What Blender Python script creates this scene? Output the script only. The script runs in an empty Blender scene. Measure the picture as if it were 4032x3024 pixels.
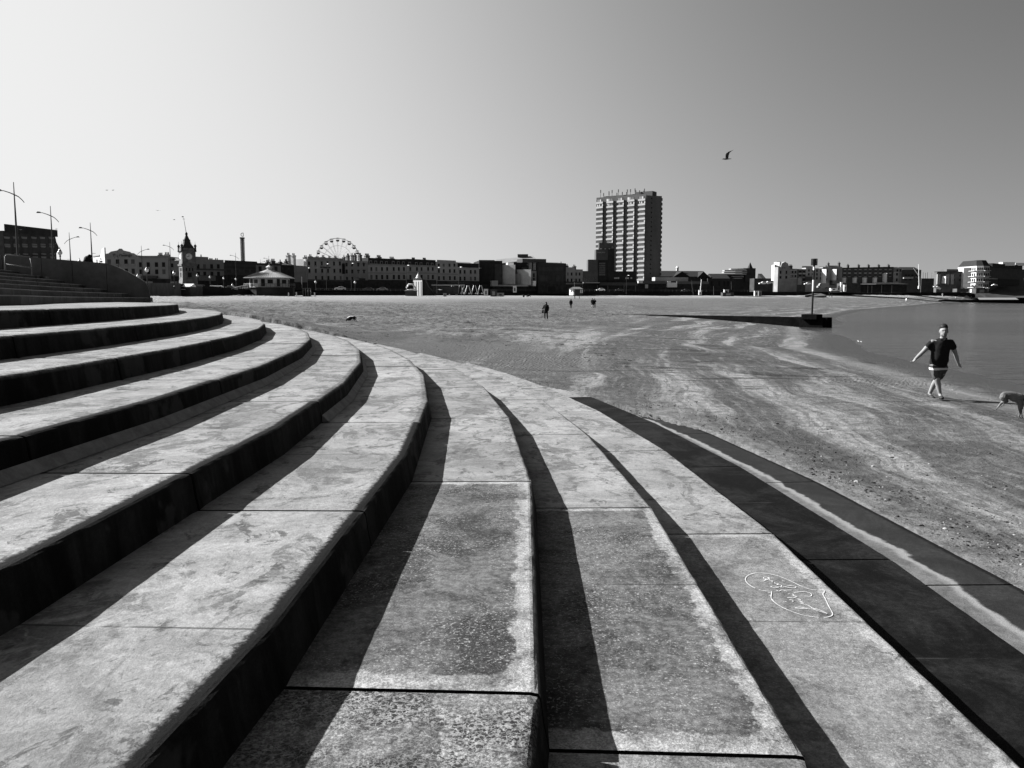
SKY_DUST = 1.0; SKY_A = 1.2; SKY_B = 1.0; SKY_LIFT = .13; SKY_G = .55; SKY_MUL = 9.9; SKY_TOP = .9; EXPO = 1.6
import bpy, bmesh, math, random
import numpy as np
from mathutils import Vector, Matrix, noise
R = math.radians
rng = random.Random(7)
C = bpy.context.scene.collection
scene = bpy.context.scene

# ------------------------------------------------------------------ camera
F = 3256.0; YH = 1178.5; CAMZ = 1.5
PITCH = math.atan((1512 - YH) / F)
cam_d = bpy.data.cameras.new('camera'); cam = bpy.data.objects.new('camera', cam_d); C.objects.link(cam)
cam.location = (0, 0, CAMZ); cam.rotation_euler = (R(90) - PITCH, 0, 0)
cam_d.sensor_width = 36; cam_d.lens = 36 * F / 4032
cam_d.clip_start = .05; cam_d.clip_end = 20000
scene.camera = cam

def ray(px, py):
    x = (px - 2016) / F; y = (py - 1512) / F
    fw = math.cos(PITCH) - y * math.sin(PITCH); dn = math.sin(PITCH) + y * math.cos(PITCH)
    return Vector((x / fw, 1, -dn / fw))
def at(px, py, d):                 # point seen at a photo pixel, d metres ahead
    v = ray(px, py) * d
    return Vector((v.x, v.y, v.z + CAMZ))
def m_per_px(d): return d / F

# ------------------------------------------------------------------ light
SUN_AZ = 70.5; SUN_EL = 34.2       # degrees left of straight ahead, above the horizon
sd = bpy.data.lights.new('sun', 'SUN'); sun = bpy.data.objects.new('sun', sd); C.objects.link(sun)
sd.energy = 5.0; sd.angle = R(.53); sd.color = (1, 1, 1)
sv = Vector((-math.sin(R(SUN_AZ)) * math.cos(R(SUN_EL)), math.cos(R(SUN_AZ)) * math.cos(R(SUN_EL)), math.sin(R(SUN_EL))))
sun.rotation_euler = sv.to_track_quat('Z', 'Y').to_euler()
sun.location = (-40, 20, 60)
w = bpy.data.worlds.new('World'); scene.world = w; w.use_nodes = True
nt = w.node_tree; nt.nodes.clear()
sky = nt.nodes.new('ShaderNodeTexSky'); sky.sky_type = 'NISHITA'; sky.sun_disc = False
sky.sun_elevation = R(SUN_EL); sky.sun_rotation = R(-SUN_AZ)
sky.air_density = 1.0; sky.dust_density = SKY_DUST; sky.ozone_density = 3.0; sky.altitude = 0
# black-and-white film with a red filter on a hazy day: sky brightest towards the sun, soft shoulder
L = nt.links.new
def wm(op, a, b=None):
    n = nt.nodes.new('ShaderNodeMath'); n.operation = op
    for i, x in enumerate((a, b)):
        if x is None: continue
        if isinstance(x, (int, float)): n.inputs[i].default_value = x
        else: L(x, n.inputs[i])
    return n.outputs[0]
tc = nt.nodes.new('ShaderNodeTexCoord'); sx = nt.nodes.new('ShaderNodeSeparateXYZ'); L(tc.outputs['Generated'], sx.inputs[0])
cx = nt.nodes.new('ShaderNodeCombineXYZ'); L(sx.outputs[0], cx.inputs[0]); L(sx.outputs[1], cx.inputs[1]); L(wm('ADD', wm('MULTIPLY', sx.outputs[2], .8), SKY_LIFT), cx.inputs[2])
nm = nt.nodes.new('ShaderNodeVectorMath'); nm.operation = 'NORMALIZE'; L(cx.outputs[0], nm.inputs[0]); L(nm.outputs[0], sky.inputs[0])
sep = nt.nodes.new('ShaderNodeSeparateColor'); L(sky.outputs[0], sep.inputs[0])
film = wm('MULTIPLY', wm('POWER', wm('MULTIPLY', sep.outputs[0], .1), SKY_A), wm('POWER', wm('MULTIPLY', sep.outputs[2], .1), SKY_B))
dt = nt.nodes.new('ShaderNodeVectorMath'); dt.operation = 'DOT_PRODUCT'; L(tc.outputs['Generated'], dt.inputs[0]); dt.inputs[1].default_value = sv
film = wm('MULTIPLY', film, wm('POWER', wm('SUBTRACT', 1 + SKY_G ** 2, wm('MULTIPLY', dt.outputs['Value'], 2 * SKY_G)), -1.5))   # forward scattering haze
film = wm('MULTIPLY', film, SKY_MUL)
film = wm('DIVIDE', film, wm('POWER', wm('ADD', 1, wm('POWER', wm('MULTIPLY', film, 1 / SKY_TOP), 1.5)), 1 / 1.5))
bg = nt.nodes.new('ShaderNodeBackground'); bg.inputs['Strength'].default_value = .1
L(wm('MULTIPLY', film, 10 / 2 ** EXPO), bg.inputs[0])
out = nt.nodes.new('ShaderNodeOutputWorld'); L(bg.outputs[0], out.inputs[0])
scene.view_settings.view_transform = 'Standard'; scene.view_settings.look = 'None'
scene.view_settings.exposure = EXPO; scene.view_settings.gamma = 1
# ------------------------------------------------------------------ materials
def nodes(name):
    m = bpy.data.materials.new(name); m.use_nodes = True; t = m.node_tree
    return m, t, t.nodes['Principled BSDF']
def nd(t, typ, **kw):
    n = t.nodes.new(typ)
    for k, v in kw.items():
        if k in n.inputs.keys() if hasattr(n.inputs, 'keys') else False: n.inputs[k].default_value = v
        else: setattr(n, k, v)
    return n
def math_(t, op, a, b=None, c=None, clamp=False):
    n = t.nodes.new('ShaderNodeMath'); n.operation = op; n.use_clamp = clamp
    for i, x in enumerate((a, b, c)):
        if x is None: continue
        if isinstance(x, (int, float)): n.inputs[i].default_value = x
        else: t.links.new(x, n.inputs[i])
    return n.outputs[0]
def ramp(t, x, a, b, lo=0., hi=1.):        # smooth step from a to b
    n = t.nodes.new('ShaderNodeMapRange'); n.interpolation_type = 'SMOOTHSTEP'
    n.inputs[1].default_value = a; n.inputs[2].default_value = b; n.inputs[3].default_value = lo; n.inputs[4].default_value = hi
    t.links.new(x, n.inputs[0]); return n.outputs[0]
def mixv(t, f, a, b):
    n = t.nodes.new('ShaderNodeMix'); n.data_type = 'FLOAT'
    for i, x in zip((0, 2, 3), (f, a, b)):
        if isinstance(x, (int, float)): n.inputs[i].default_value = x
        else: t.links.new(x, n.inputs[i])
    return n.outputs[0]
def noise_(t, vec, scale, detail=4, rough=.55, dist=0, stretch=None):
    if stretch:
        mp = t.nodes.new('ShaderNodeMapping'); mp.inputs['Scale'].default_value = stretch
        t.links.new(vec, mp.inputs[0]); vec = mp.outputs[0]
    n = t.nodes.new('ShaderNodeTexNoise'); n.inputs['Scale'].default_value = scale; n.inputs['Detail'].default_value = detail
    n.inputs['Roughness'].default_value = rough; n.inputs['Distortion'].default_value = dist
    t.links.new(vec, n.inputs['Vector']); return n.outputs[0]
def attr(t, name):
    n = t.nodes.new('ShaderNodeAttribute'); n.attribute_name = name; return n.outputs['Fac']
def objco(t): return t.nodes.new('ShaderNodeTexCoord').outputs['Object']
def pos(t): return t.nodes.new('ShaderNodeNewGeometry').outputs['Position']
def grey(t, v, bsdf):
    n = t.nodes.new('ShaderNodeCombineColor')
    for i in range(3): t.links.new(v, n.inputs[i])
    t.links.new(n.outputs[0], bsdf.inputs['Base Color'])
def bump(t, h, bsdf, dist, strength=1.0):
    n = t.nodes.new('ShaderNodeBump'); n.inputs['Strength'].default_value = strength; n.inputs['Distance'].default_value = dist
    t.links.new(h, n.inputs['Height']); t.links.new(n.outputs[0], bsdf.inputs['Normal'])
_m = {}
TS = bpy.data.scenes.new('workshop')      # a bench scene for applying modifiers, removed at the end
def baked(o):
    TS.view_layers[0].update(); return bpy.data.meshes.new_from_object(o.evaluated_get(TS.view_layers[0].depsgraph))
def mat(name, v, rough=.8, var=.25, scale=1.5, bmp=0., bscale=None, stretch=None, spec=.12, metal=0.):
    if name in _m: return _m[name]
    m, t, b = nodes(name)
    p = objco(t)
    n = noise_(t, p, scale, 5, .6, .2, stretch); n2 = noise_(t, p, scale * 9, 3, .6)
    x = math_(t, 'ADD', math_(t, 'MULTIPLY', n, .75), math_(t, 'MULTIPLY', n2, .25))
    f = ramp(t, x, .3, .7, v * (1 - var), v * (1 + var))
    grey(t, f, b)
    b.inputs['Roughness'].default_value = rough; b.inputs['Specular IOR Level'].default_value = spec; b.inputs['Metallic'].default_value = metal
    if bmp: bump(t, noise_(t, p, bscale or scale * 6, 5, .6), b, bmp)
    _m[name] = m; return m

# ------------------------------------------------------------------ mesh builder
class MB:
    def __init__(s): s.v = []; s.f = []
    def add(s, vs, fs):
        o = len(s.v); s.v += [tuple(v) for v in vs]; s.f += [tuple(i + o for i in f) for f in fs]; return s
    def box(s, c, d, rz=0., M=None):        # centre, full sizes
        x, y, z = d[0] / 2, d[1] / 2, d[2] / 2
        vs = [Vector((a * x, b * y, e * z)) for e in (-1, 1) for b in (-1, 1) for a in (-1, 1)]
        m = Matrix.Translation(c) @ Matrix.Rotation(rz, 4, 'Z')
        if M is not None: m = M @ m
        return s.add([m @ v for v in vs], [(0, 2, 3, 1), (4, 5, 7, 6), (0, 1, 5, 4), (2, 6, 7, 3), (0, 4, 6, 2), (1, 3, 7, 5)])
    def bb(s, a, b): return s.box([(a[i] + b[i]) / 2 for i in range(3)], [abs(b[i] - a[i]) for i in range(3)])
    def prism(s, poly, y0, y1):             # polygon in x,z (counter-clockwise seen from -y), extruded from y0 to y1
        n = len(poly)
        vs = [(x, y0, z) for x, z in poly] + [(x, y1, z) for x, z in poly]
        return s.add(vs, [tuple(range(n)), tuple(range(2 * n - 1, n - 1, -1))] + [(i, i + n, (i + 1) % n + n, (i + 1) % n) for i in range(n)])
    def extr(s, poly, z0, z1):              # polygon in x,y, extruded upward
        n = len(poly)
        vs = [(x, y, z0) for x, y in poly] + [(x, y, z1) for x, y in poly]
        return s.add(vs, [tuple(range(n - 1, -1, -1)), tuple(range(n, 2 * n))] + [(i, (i + 1) % n, (i + 1) % n + n, i + n) for i in range(n)])
    def tube(s, pts, rad, n=8):             # polyline tube, radius may be a list
        pts = [Vector(p) for p in pts]
        if not isinstance(rad, (list, tuple)): rad = [rad] * len(pts)
        vs = []; fs = []
        up = Vector((0, 0, 1))
        for i, p in enumerate(pts):
            d = (pts[min(i + 1, len(pts) - 1)] - pts[max(i - 1, 0)]).normalized()
            a = d.cross(up) if abs(d.dot(up)) < .95 else d.cross(Vector((1, 0, 0)))
            a.normalize(); b = d.cross(a)
            for k in range(n):
                q = 2 * math.pi * k / n; vs.append(p + (a * math.cos(q) + b * math.sin(q)) * rad[i])
        for i in range(len(pts) - 1):
            for k in range(n):
                fs.append((i * n + k, i * n + (k + 1) % n, (i + 1) * n + (k + 1) % n, (i + 1) * n + k))
        fs.append(tuple(range(n - 1, -1, -1))); fs.append(tuple(range((len(pts) - 1) * n, len(pts) * n)))
        return s.add(vs, fs)
    def lathe(s, prof, c=(0, 0, 0), n=16, rot=0.):      # profile of (r,z), closed top and bottom
        vs = []; fs = []
        for r_, z in prof:
            for k in range(n):
                q = 2 * math.pi * k / n + rot; vs.append((c[0] + r_ * math.cos(q), c[1] + r_ * math.sin(q), c[2] + z))
        for i in range(len(prof) - 1):
            for k in range(n): fs.append((i * n + k, i * n + (k + 1) % n, (i + 1) * n + (k + 1) % n, (i + 1) * n + k))
        fs.append(tuple(range(n - 1, -1, -1))); fs.append(tuple(range((len(prof) - 1) * n, len(prof) * n)))
        return s.add(vs, fs)
    def ball(s, c, r_, n=10, sq=(1, 1, 1)):
        prof = [(math.sin(math.pi * i / n) * r_ + 1e-4, -math.cos(math.pi * i / n) * r_) for i in range(n + 1)]
        k = len(s.v); s.lathe(prof, (0, 0, 0), max(8, n))
        for i in range(k, len(s.v)):
            v = s.v[i]; s.v[i] = (c[0] + v[0] * sq[0], c[1] + v[1] * sq[1], c[2] + v[2] * sq[2])
        return s
    def mesh(s, name, m, smooth=False):
        me = bpy.data.meshes.new(name); me.from_pydata(s.v, [], s.f); me.update()
        if m: me.materials.append(m)
        if smooth:
            for p in me.polygons: p.use_smooth = True
        return me
    def build(s, name, m, parent=None, smooth=False, bevel=0.):
        o = bpy.data.objects.new(name, s.mesh(name, m, smooth)); C.objects.link(o)
        if parent: o.parent = parent
        if bevel:
            b = o.modifiers.new('bevel', 'BEVEL'); b.width = bevel; b.segments = 2; b.limit_method = 'ANGLE'
        return o
def tag(o, label=None, cat=None, group=None, kind=None):
    if label: o['label'] = label
    if cat: o['category'] = cat
    if group: o['group'] = group
    if kind: o['kind'] = kind
    return o
def empty(name, loc, rz=0., label=None, cat=None, group=None):
    o = bpy.data.objects.new(name, None); C.objects.link(o); o.location = loc; o.rotation_euler = (0, 0, rz)
    o.empty_display_size = .3
    return tag(o, label, cat, group)
def copy_tree(o, parent=None):
    c = o.copy(); C.objects.link(c)
    if parent: c.parent = parent
    for ch in list(o.children): copy_tree(ch, c)
    return c
def obj(name, me, parent=None, loc=(0, 0, 0)):
    o = bpy.data.objects.new(name, me); C.objects.link(o); o.location = loc
    if parent: o.parent = parent
    return o
def text(name, body, size, m, parent, loc, rot=(math.pi / 2, 0, 0), depth=.02, sx=1., shear=0.):
    cu = bpy.data.curves.new('lettering', 'FONT'); cu.body = body; cu.size = size; cu.align_x = 'CENTER'; cu.align_y = 'CENTER'
    cu.extrude = depth; cu.shear = shear; cu.resolution_u = 2
    o = bpy.data.objects.new('lettering', cu); TS.collection.objects.link(o)
    me = baked(o)
    bpy.data.objects.remove(o); me.name = name; me.materials.clear(); me.materials.append(m)
    t = obj(name, me, parent, loc); t.rotation_euler = rot; t.scale = (sx, 1, 1)
    return t
# ------------------------------------------------------------------ the stepped sea defence
CX, CY = -54.8, 5.75; RISE = .228
RK = {-5: 48.72, -4: 49.86, -3: 50.88, -2: 51.90, -1: 52.90, 0: 53.95, 1: 54.98, 2: 55.99, 3: 57.02, 4: 58.03, 5: 59.10}
AN = [1.05 + 3.88 * n for n in range(-9, 13)]       # kinks of the polygonal treads, degrees
def tz(k): return -(k - 1) * RISE
def pol(r_, a): return (CX + r_ * math.cos(R(a)), CY + r_ * math.sin(R(a)))
def chord_pt(r_, a):                               # point of the polygon with corners at AN and corner radius r_
    i = max(0, min(len(AN) - 2, int((a - AN[0]) // 3.88)))
    a0, a1 = AN[i], AN[i + 1]
    p0, p1 = Vector(pol(r_, a0)), Vector(pol(r_, a1))
    return p0.lerp(p1, (a - a0) / (a1 - a0))

def concrete(name):
    m, t, b = nodes(name)
    p = pos(t)
    M = lambda *a: math_(t, 'MULTIPLY', *a)
    big = noise_(t, p, .7, 6, .6, .3); mid = noise_(t, p, 2.6, 8, .7, .7); fine = noise_(t, p, 22, 6, .72); grain = noise_(t, p, 95, 3, .7)
    edge = attr(t, 'edge'); dirt = attr(t, 'dirt'); wet = attr(t, 'wet'); sand = attr(t, 'sandy'); old = attr(t, 'coarse'); out_ = attr(t, 'outer'); tone = attr(t, 'tone')
    grit = M(ramp(t, fine, .36, .64, .78, 1.22), ramp(t, grain, .36, .64, .80, 1.2))
    grit = mixv(t, math_(t, 'ADD', dirt, old, clamp=True), mixv(t, .4, grit, 1.), M(grit, ramp(t, grain, .36, .64, .85, 1.15)))
    base = ramp(t, big, .34, .66, .142, .205)
    base = M(M(base, ramp(t, mid, .36, .64, .80, 1.16)), M(grit, tone))
    # blotchy stains with crisp, crumbling borders
    st = noise_(t, p, 1.5, 9, .68, 1.0, (1.6, .8, 1)); st2 = noise_(t, p, 11, 5, .7, .6)
    stm = M(ramp(t, st, .515, .57), ramp(t, st2, .36, .52))
    base = mixv(t, M(stm, .75), base, M(grit, .068))
    sl = M(ramp(t, noise_(t, p, 3.4, 8, .7, .8, (1.3, .9, 1)), .57, .62), ramp(t, st2, .40, .52))
    base = mixv(t, M(sl, .8), base, M(grit, .045))
    pale = ramp(t, noise_(t, p, 1.1, 8, .66, .8), .56, .62)
    base = mixv(t, M(pale, .5), base, M(grit, .215))
    # dark flecks gathered along the worn outer edge
    fl = M(ramp(t, noise_(t, p, 19, 6, .74, .8), .53, .58), ramp(t, math_(t, 'ADD', out_, M(mid, .6)), .60, .30))
    base = mixv(t, M(fl, .8), base, .035)
    # weathered middle of a slab, its rim left pale
    ew = math_(t, 'ADD', edge, M(math_(t, 'SUBTRACT', noise_(t, p, 4.5, 8, .72), .5), .26))
    inner = M(ramp(t, ew, .105, .125), dirt)
    patch = noise_(t, p, 1.9, 7, .66, .5)
    spk = M(ramp(t, noise_(t, p, 62, 4, .7, .5), .555, .60), ramp(t, patch, .40, .58, .30, 1))
    mott = ramp(t, noise_(t, p, 1.6, 10, .74, .5), .38, .62, .028, .092)
    mott = M(mott, ramp(t, fine, .36, .64, .62, 1.35))
    mott = mixv(t, M(ramp(t, noise_(t, p, .9, 8, .7, .9), .56, .60), .55), mott, M(grit, .105))
    mott = mixv(t, M(spk, .85), mott, M(grit, .2))
    base = mixv(t, M(ramp(t, edge, .0, .13, 1, .4), M(dirt, ramp(t, mid, .40, .56))), base, M(grit, .225))
    base = mixv(t, inner, base, mott)
    # coarse pitted slab: dark pits in a pale web
    vo = t.nodes.new('ShaderNodeTexVoronoi'); vo.feature = 'DISTANCE_TO_EDGE'; vo.inputs['Scale'].default_value = 40
    wn = t.nodes.new('ShaderNodeVectorMath'); wn.operation = 'MULTIPLY_ADD'; wn.inputs[1].default_value = (.035,) * 3
    nz_ = t.nodes.new('ShaderNodeTexNoise'); nz_.inputs['Scale'].default_value = 22; t.links.new(p, nz_.inputs['Vector']); t.links.new(nz_.outputs['Color'], wn.inputs[0]); t.links.new(p, wn.inputs[2]); t.links.new(wn.outputs[0], vo.inputs['Vector'])
    pit = M(ramp(t, noise_(t, p, 50, 4, .62, .6), .44, .53), ramp(t, vo.outputs['Distance'], .0, .07))
    pit = M(pit, ramp(t, noise_(t, p, 1.7, 6, .66, .4), .36, .58, .35, 1))
    base = mixv(t, M(pit, old), base, M(grit, .018))
    # algae and damp on the lowest treads, wind-blown sand on the last
    alg = ramp(t, noise_(t, p, 1.1, 10, .74, .8), .40, .66, .0008, .0105)
    alg = M(alg, ramp(t, fine, .36, .64, .6, 1.4))
    alg = mixv(t, M(ramp(t, noise_(t, p, 26, 5, .72), .66, .70), .4), alg, .05)
    lowd = M(sand, .011)
    base = mixv(t, M(wet, ramp(t, math_(t, 'ADD', mid, wet), .75, 1.1)), base, math_(t, 'ADD', alg, lowd))
    sb = math_(t, 'ADD', out_, M(math_(t, 'SUBTRACT', noise_(t, p, .55, 9, .66), .5), .6))
    dunes = M(ramp(t, noise_(t, p, 3.0, 8, .7, .5), .36, .64, .062, .10), grit)
    rim = M(ramp(t, sb, .5, .54), ramp(t, sb, .64, .56))
    dunes = mixv(t, M(rim, .9), dunes, .17)
    base = mixv(t, M(ramp(t, sb, .49, .535), sand), base, dunes)
    cut = ramp(t, attr(t, 'midcut'), .012, .004)
    base = mixv(t, M(M(cut, .7), ramp(t, noise_(t, p, 3, 4, .6), .42, .5)), base, .02)
    # growth over the nosings; rain streaks on risers, whose shade is painted near black
    nb = math_(t, 'ADD', out_, M(math_(t, 'SUBTRACT', noise_(t, p, 26, 6, .8), .5), .16))
    base = mixv(t, M(attr(t, 'nose'), ramp(t, nb, .10, .04)), base, .0025)
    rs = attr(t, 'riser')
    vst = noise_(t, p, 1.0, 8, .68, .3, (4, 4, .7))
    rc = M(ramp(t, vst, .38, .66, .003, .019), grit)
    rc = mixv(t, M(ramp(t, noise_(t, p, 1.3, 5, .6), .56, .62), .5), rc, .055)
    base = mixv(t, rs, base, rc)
    grey(t, base, b)
    b.inputs['Roughness'].default_value = .95; b.inputs['Specular IOR Level'].default_value = .08
    bump(t, math_(t, 'ADD', M(fine, .65), M(grain, .35)), b, .009)
    return m
M_STEP = concrete('cast_concrete'); M_JOINT = mat('joint_shadow', .006, .95, .3, 8)  # shade inside the open joints, painted dark on the slab ends

def step_slabs(k, a_from, a_to, joints, z, r_out, r_in, near):
    """one tread: closed cast slabs with a rounded nosing, open joints between them"""
    vs = []; fs = []; ends = []; A = {n: [] for n in ('edge', 'outer', 'dirt', 'wet', 'sandy', 'coarse', 'riser', 'tone', 'nose', 'midcut')}
    br = .04
    gap = .014 / r_out * 57.3
    for j in range(len(joints) - 1):
        ja, jb = joints[j] + gap, joints[j + 1] - gap
        if jb < a_from or ja > a_to: continue
        near_p = abs((ja + jb) / 2 - 2) < 9
        ns = 40 if near_p else 8
        angs = sorted(set([ja + (jb - ja) * i / ns for i in range(ns + 1)] + [a for a in AN if ja < a < jb]))
        tone = 1 + rng.uniform(-.07, .07)
        midang = (ja + jb) / 2
        d_, w_, s_, c_ = 0, 0, 0, 0
        if k in (1, 2): d_ = 1. if -3.5 < midang < 1.2 else 0.
        if k == 1 and midang < -3: c_ = 1
        if k == 2 and midang < -3: c_ = .55
        if k == 3: d_ = .5 if -7 < midang < 1.2 else .12; c_ = .35 if midang < -3 else 0
        if k == 4: w_ = 1. if midang < 13 else .3
        if k == 5: w_ = 1.; s_ = 1.
        rows = []
        for a in angs:
            L = (a - ja) / (jb - ja); dl = min(a - ja, jb - a) * r_out / 57.3
            cr = min(1., dl / .03) if near_p else 1
            row = []
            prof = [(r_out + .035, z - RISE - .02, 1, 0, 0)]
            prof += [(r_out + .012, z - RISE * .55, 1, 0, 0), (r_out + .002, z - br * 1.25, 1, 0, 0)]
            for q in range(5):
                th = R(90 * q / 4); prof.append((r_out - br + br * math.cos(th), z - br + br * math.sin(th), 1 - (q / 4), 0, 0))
            wdt = r_out - r_in
            for v_ in (.1, .18, .3, .5, .7, .85, .93, 1.0): prof.append((r_out - v_ * wdt, z, 0, 0, v_ * wdt))
            prof += [(r_in - .25, z, 0, 0, wdt), (r_in - .25, z - RISE - .02, 0, 0, wdt)]
            for pi_, (pr, pz, ri, _, od) in enumerate(prof):
                x, y = chord_pt(pr, a)
                if 0 < pi_ < 9 and near_p:
                    nz = noise.noise(Vector((x * 3, y * 3, z * 3 + k))) * .0022 + noise.noise(Vector((x * 23, y * 23, k))) * .0035
                    nx = (x - CX) / pr; ny = (y - CY) / pr
                    x += nx * nz; y += ny * nz; pz += nz * (.6 if pi_ > 3 else 0)
                pz2 = pz - (1 - cr) * .006 if pi_ >= 6 and pi_ < len(prof) - 2 else pz
                row.append(len(vs)); vs.append((x, y, pz2))
                A['edge'].append(min(dl, od, max(0., wdt - od + .15)) if ri == 0 else 0.); A['outer'].append(od); A['dirt'].append(d_)
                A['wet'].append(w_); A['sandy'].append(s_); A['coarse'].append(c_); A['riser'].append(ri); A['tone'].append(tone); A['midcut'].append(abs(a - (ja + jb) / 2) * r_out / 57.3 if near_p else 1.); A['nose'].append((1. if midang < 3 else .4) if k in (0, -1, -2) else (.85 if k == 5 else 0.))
            rows.append(row)
        n = len(rows[0])
        for i in range(len(rows) - 1):
            for q in range(n):
                fs.append((rows[i][q], rows[i][(q + 1) % n], rows[i + 1][(q + 1) % n], rows[i + 1][q])[::-1])
        ends += [len(fs), len(fs) + 1]; fs.append(tuple(rows[0])[::1]); fs.append(tuple(rows[-1])[::-1])
    me = bpy.data.meshes.new('step'); me.from_pydata(vs, [], fs); me.update(); me.materials.append(M_STEP); me.materials.append(M_JOINT)
    for i in ends: me.polygons[i].material_index = 1
    for nme, vals in A.items():
        at_ = me.attributes.new(nme, 'FLOAT', 'POINT'); at_.data.foreach_set('value', vals)
    bm = bmesh.new(); bm.from_mesh(me); bmesh.ops.recalc_face_normals(bm, faces=bm.faces); bm.to_mesh(me); bm.free()
    return me
steps = empty('sea_steps', (0, 0, 0), 0, 'wide curved concrete sea steps sweeping round from the foreground to the left', 'steps')
for k in range(-5, 6):
    off = 0 if k >= 1 else 1.94
    joints = [a + off for a in AN]
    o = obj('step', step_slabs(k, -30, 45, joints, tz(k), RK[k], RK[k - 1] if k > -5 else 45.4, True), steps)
    if k == 4: o['label'] = 'dark algae-covered step'
    if k == 5: o['label'] = 'lowest step half buried in blown sand'
# mortar fillet at the foot of two risers
mf = mat('mortar', .16, .9, .3, 6, .01)
for k in (-2, -1):
    q = MB()
    angs = [AN[0] + .97 * i for i in range(int((42 - AN[0]) / .97))]
    for i in range(len(angs) - 1):
        a0, a1 = angs[i], angs[i + 1]
        if a0 < 2.5 and k == -1: continue
        if k == -2 and a0 < -7: continue
        r0 = RK[k] + .03; zt = tz(k + 1)
        P = [chord_pt(r0, a0), chord_pt(r0 + .07, a0), chord_pt(r0, a1), chord_pt(r0 + .07, a1)]
        q.add([(*P[0], zt + .075), (*P[1], zt + .004), (*P[2], zt + .075), (*P[3], zt + .004), (*P[0], zt + .001), (*P[2], zt + .001)],
              [(0, 1, 3, 2), (0, 4, 1), (2, 3, 5)])
    q.build('mortar_fillet', mf, steps)

# upper flight, bounded by the ramp wall
UP = [pol(45.7, a) for a in (-30, -20, -12, -6, 0, 6, 11)] + [(-10.75, 18.2), (-13.2, 23.5), (-15.6, 29.5), (-17.6, 36), (-20.0, 46.0), (-20.4, 47.2)]
def offs(poly, d):
    o = []
    for i, p in enumerate(poly):
        a = Vector(poly[max(0, i - 1)]); b_ = Vector(poly[min(len(poly) - 1, i + 1)]); t_ = (b_ - a).normalized()
        o.append((p[0] - t_.y * d, p[1] + t_.x * d))
    return o
upper = empty('upper_steps', (-20, 20, 0), 0, 'higher flight of concrete steps climbing to the left below the ramp wall', 'steps')
ZL = tz(-5)
m_up = mat('weathered_concrete', .17, .9, .3, .8, .004, 30); m_upr = mat('riser_shade_concrete', .06, .9, .45, .6, .004, 30, (1, 1, .25))  # risers get a darker concrete, their shade put into the colour
for j in range(9):
    a = offs(UP, j * 1.03 + (.03 if j else 0)); b_ = offs(UP, (j + 1) * 1.03 + .4)
    z = ZL + (j + 1) * RISE
    q = MB(); qr = MB(); n = len(a)
    # densify
    for i in range(n - 1):
        p0, p1, q0, q1 = Vector(a[i]), Vector(a[i + 1]), Vector(b_[i]), Vector(b_[i + 1])
        nn = max(1, round((p1 - p0).length / 1.6))
        for s_ in range(nn):
            g0 = s_ / nn + (.004 if s_ else 0); g1 = (s_ + 1) / nn - .002
            A0, A1, B0, B1 = p0.lerp(p1, g0), p0.lerp(p1, g1), q0.lerp(q1, g0), q0.lerp(q1, g1)
            nrm = Vector(((A1 - A0).y, -(A1 - A0).x)).normalized() * .03
            q.add([(*A0, z - .03), (*A1, z - .03), (*(A1 - nrm), z), (*(A0 - nrm), z), (*B0, z), (*B1, z)], [(0, 1, 2, 3), (3, 2, 5, 4)])
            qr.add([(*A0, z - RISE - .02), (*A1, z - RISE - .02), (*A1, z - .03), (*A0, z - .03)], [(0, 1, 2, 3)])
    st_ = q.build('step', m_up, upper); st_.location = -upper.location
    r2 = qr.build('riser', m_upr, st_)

# ramp wall, perpendicular to the upper flight
W0 = Vector((-20.0, 46.0)); WD = Vector((-.95, -.312)).normalized(); WN = Vector((-WD.y, WD.x))  # towards camera side
ramp_wall = empty('ramp_wall', (W0.x, W0.y, 0), math.atan2(WD.y, WD.x), 'tall smooth concrete wall with a curved sloping end beside the upper steps', 'wall')
def wall_top(s_):
    z2 = 3.44
    if s_ >= 2.13: return z2 + (s_ - 2.13) * .075
    u = s_ / 2.13
    return 2.3 + (z2 - 2.3) * (1 - (1 - u) ** 1.35) if s_ > .25 else 1.75 + (wall_top(.2501) - 1.75) * math.sqrt(max(0, s_ / .25))
m_wall = mat('wall_concrete', .09, .9, .35, .35, .004, 20, (1, 1, 1))
cuts = [0, 2.1, 3.75, 5.2, 7.0, 9.0, 11, 13, 15, 17]
for i in range(len(cuts) - 1):
    s0, s1 = cuts[i] + (.012 if i else 0), cuts[i + 1] - .012
    ss = [s0 + (s1 - s0) * u / 12 for u in range(13)] if i == 0 else [s0, s1]
    if i == 0: ss = [0, .03, .08, .15, .25] + [.25 + (s1 - .25) * u / 10 for u in range(1, 11)]
    poly = [(s0, .6), (s1, .6)] + [(s_, wall_top(s_)) for s_ in reversed(ss)]
    p_ = MB().prism([(x, z) for x, z in poly], -.0, .35).build('wall_panel', m_wall, ramp_wall)
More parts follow.
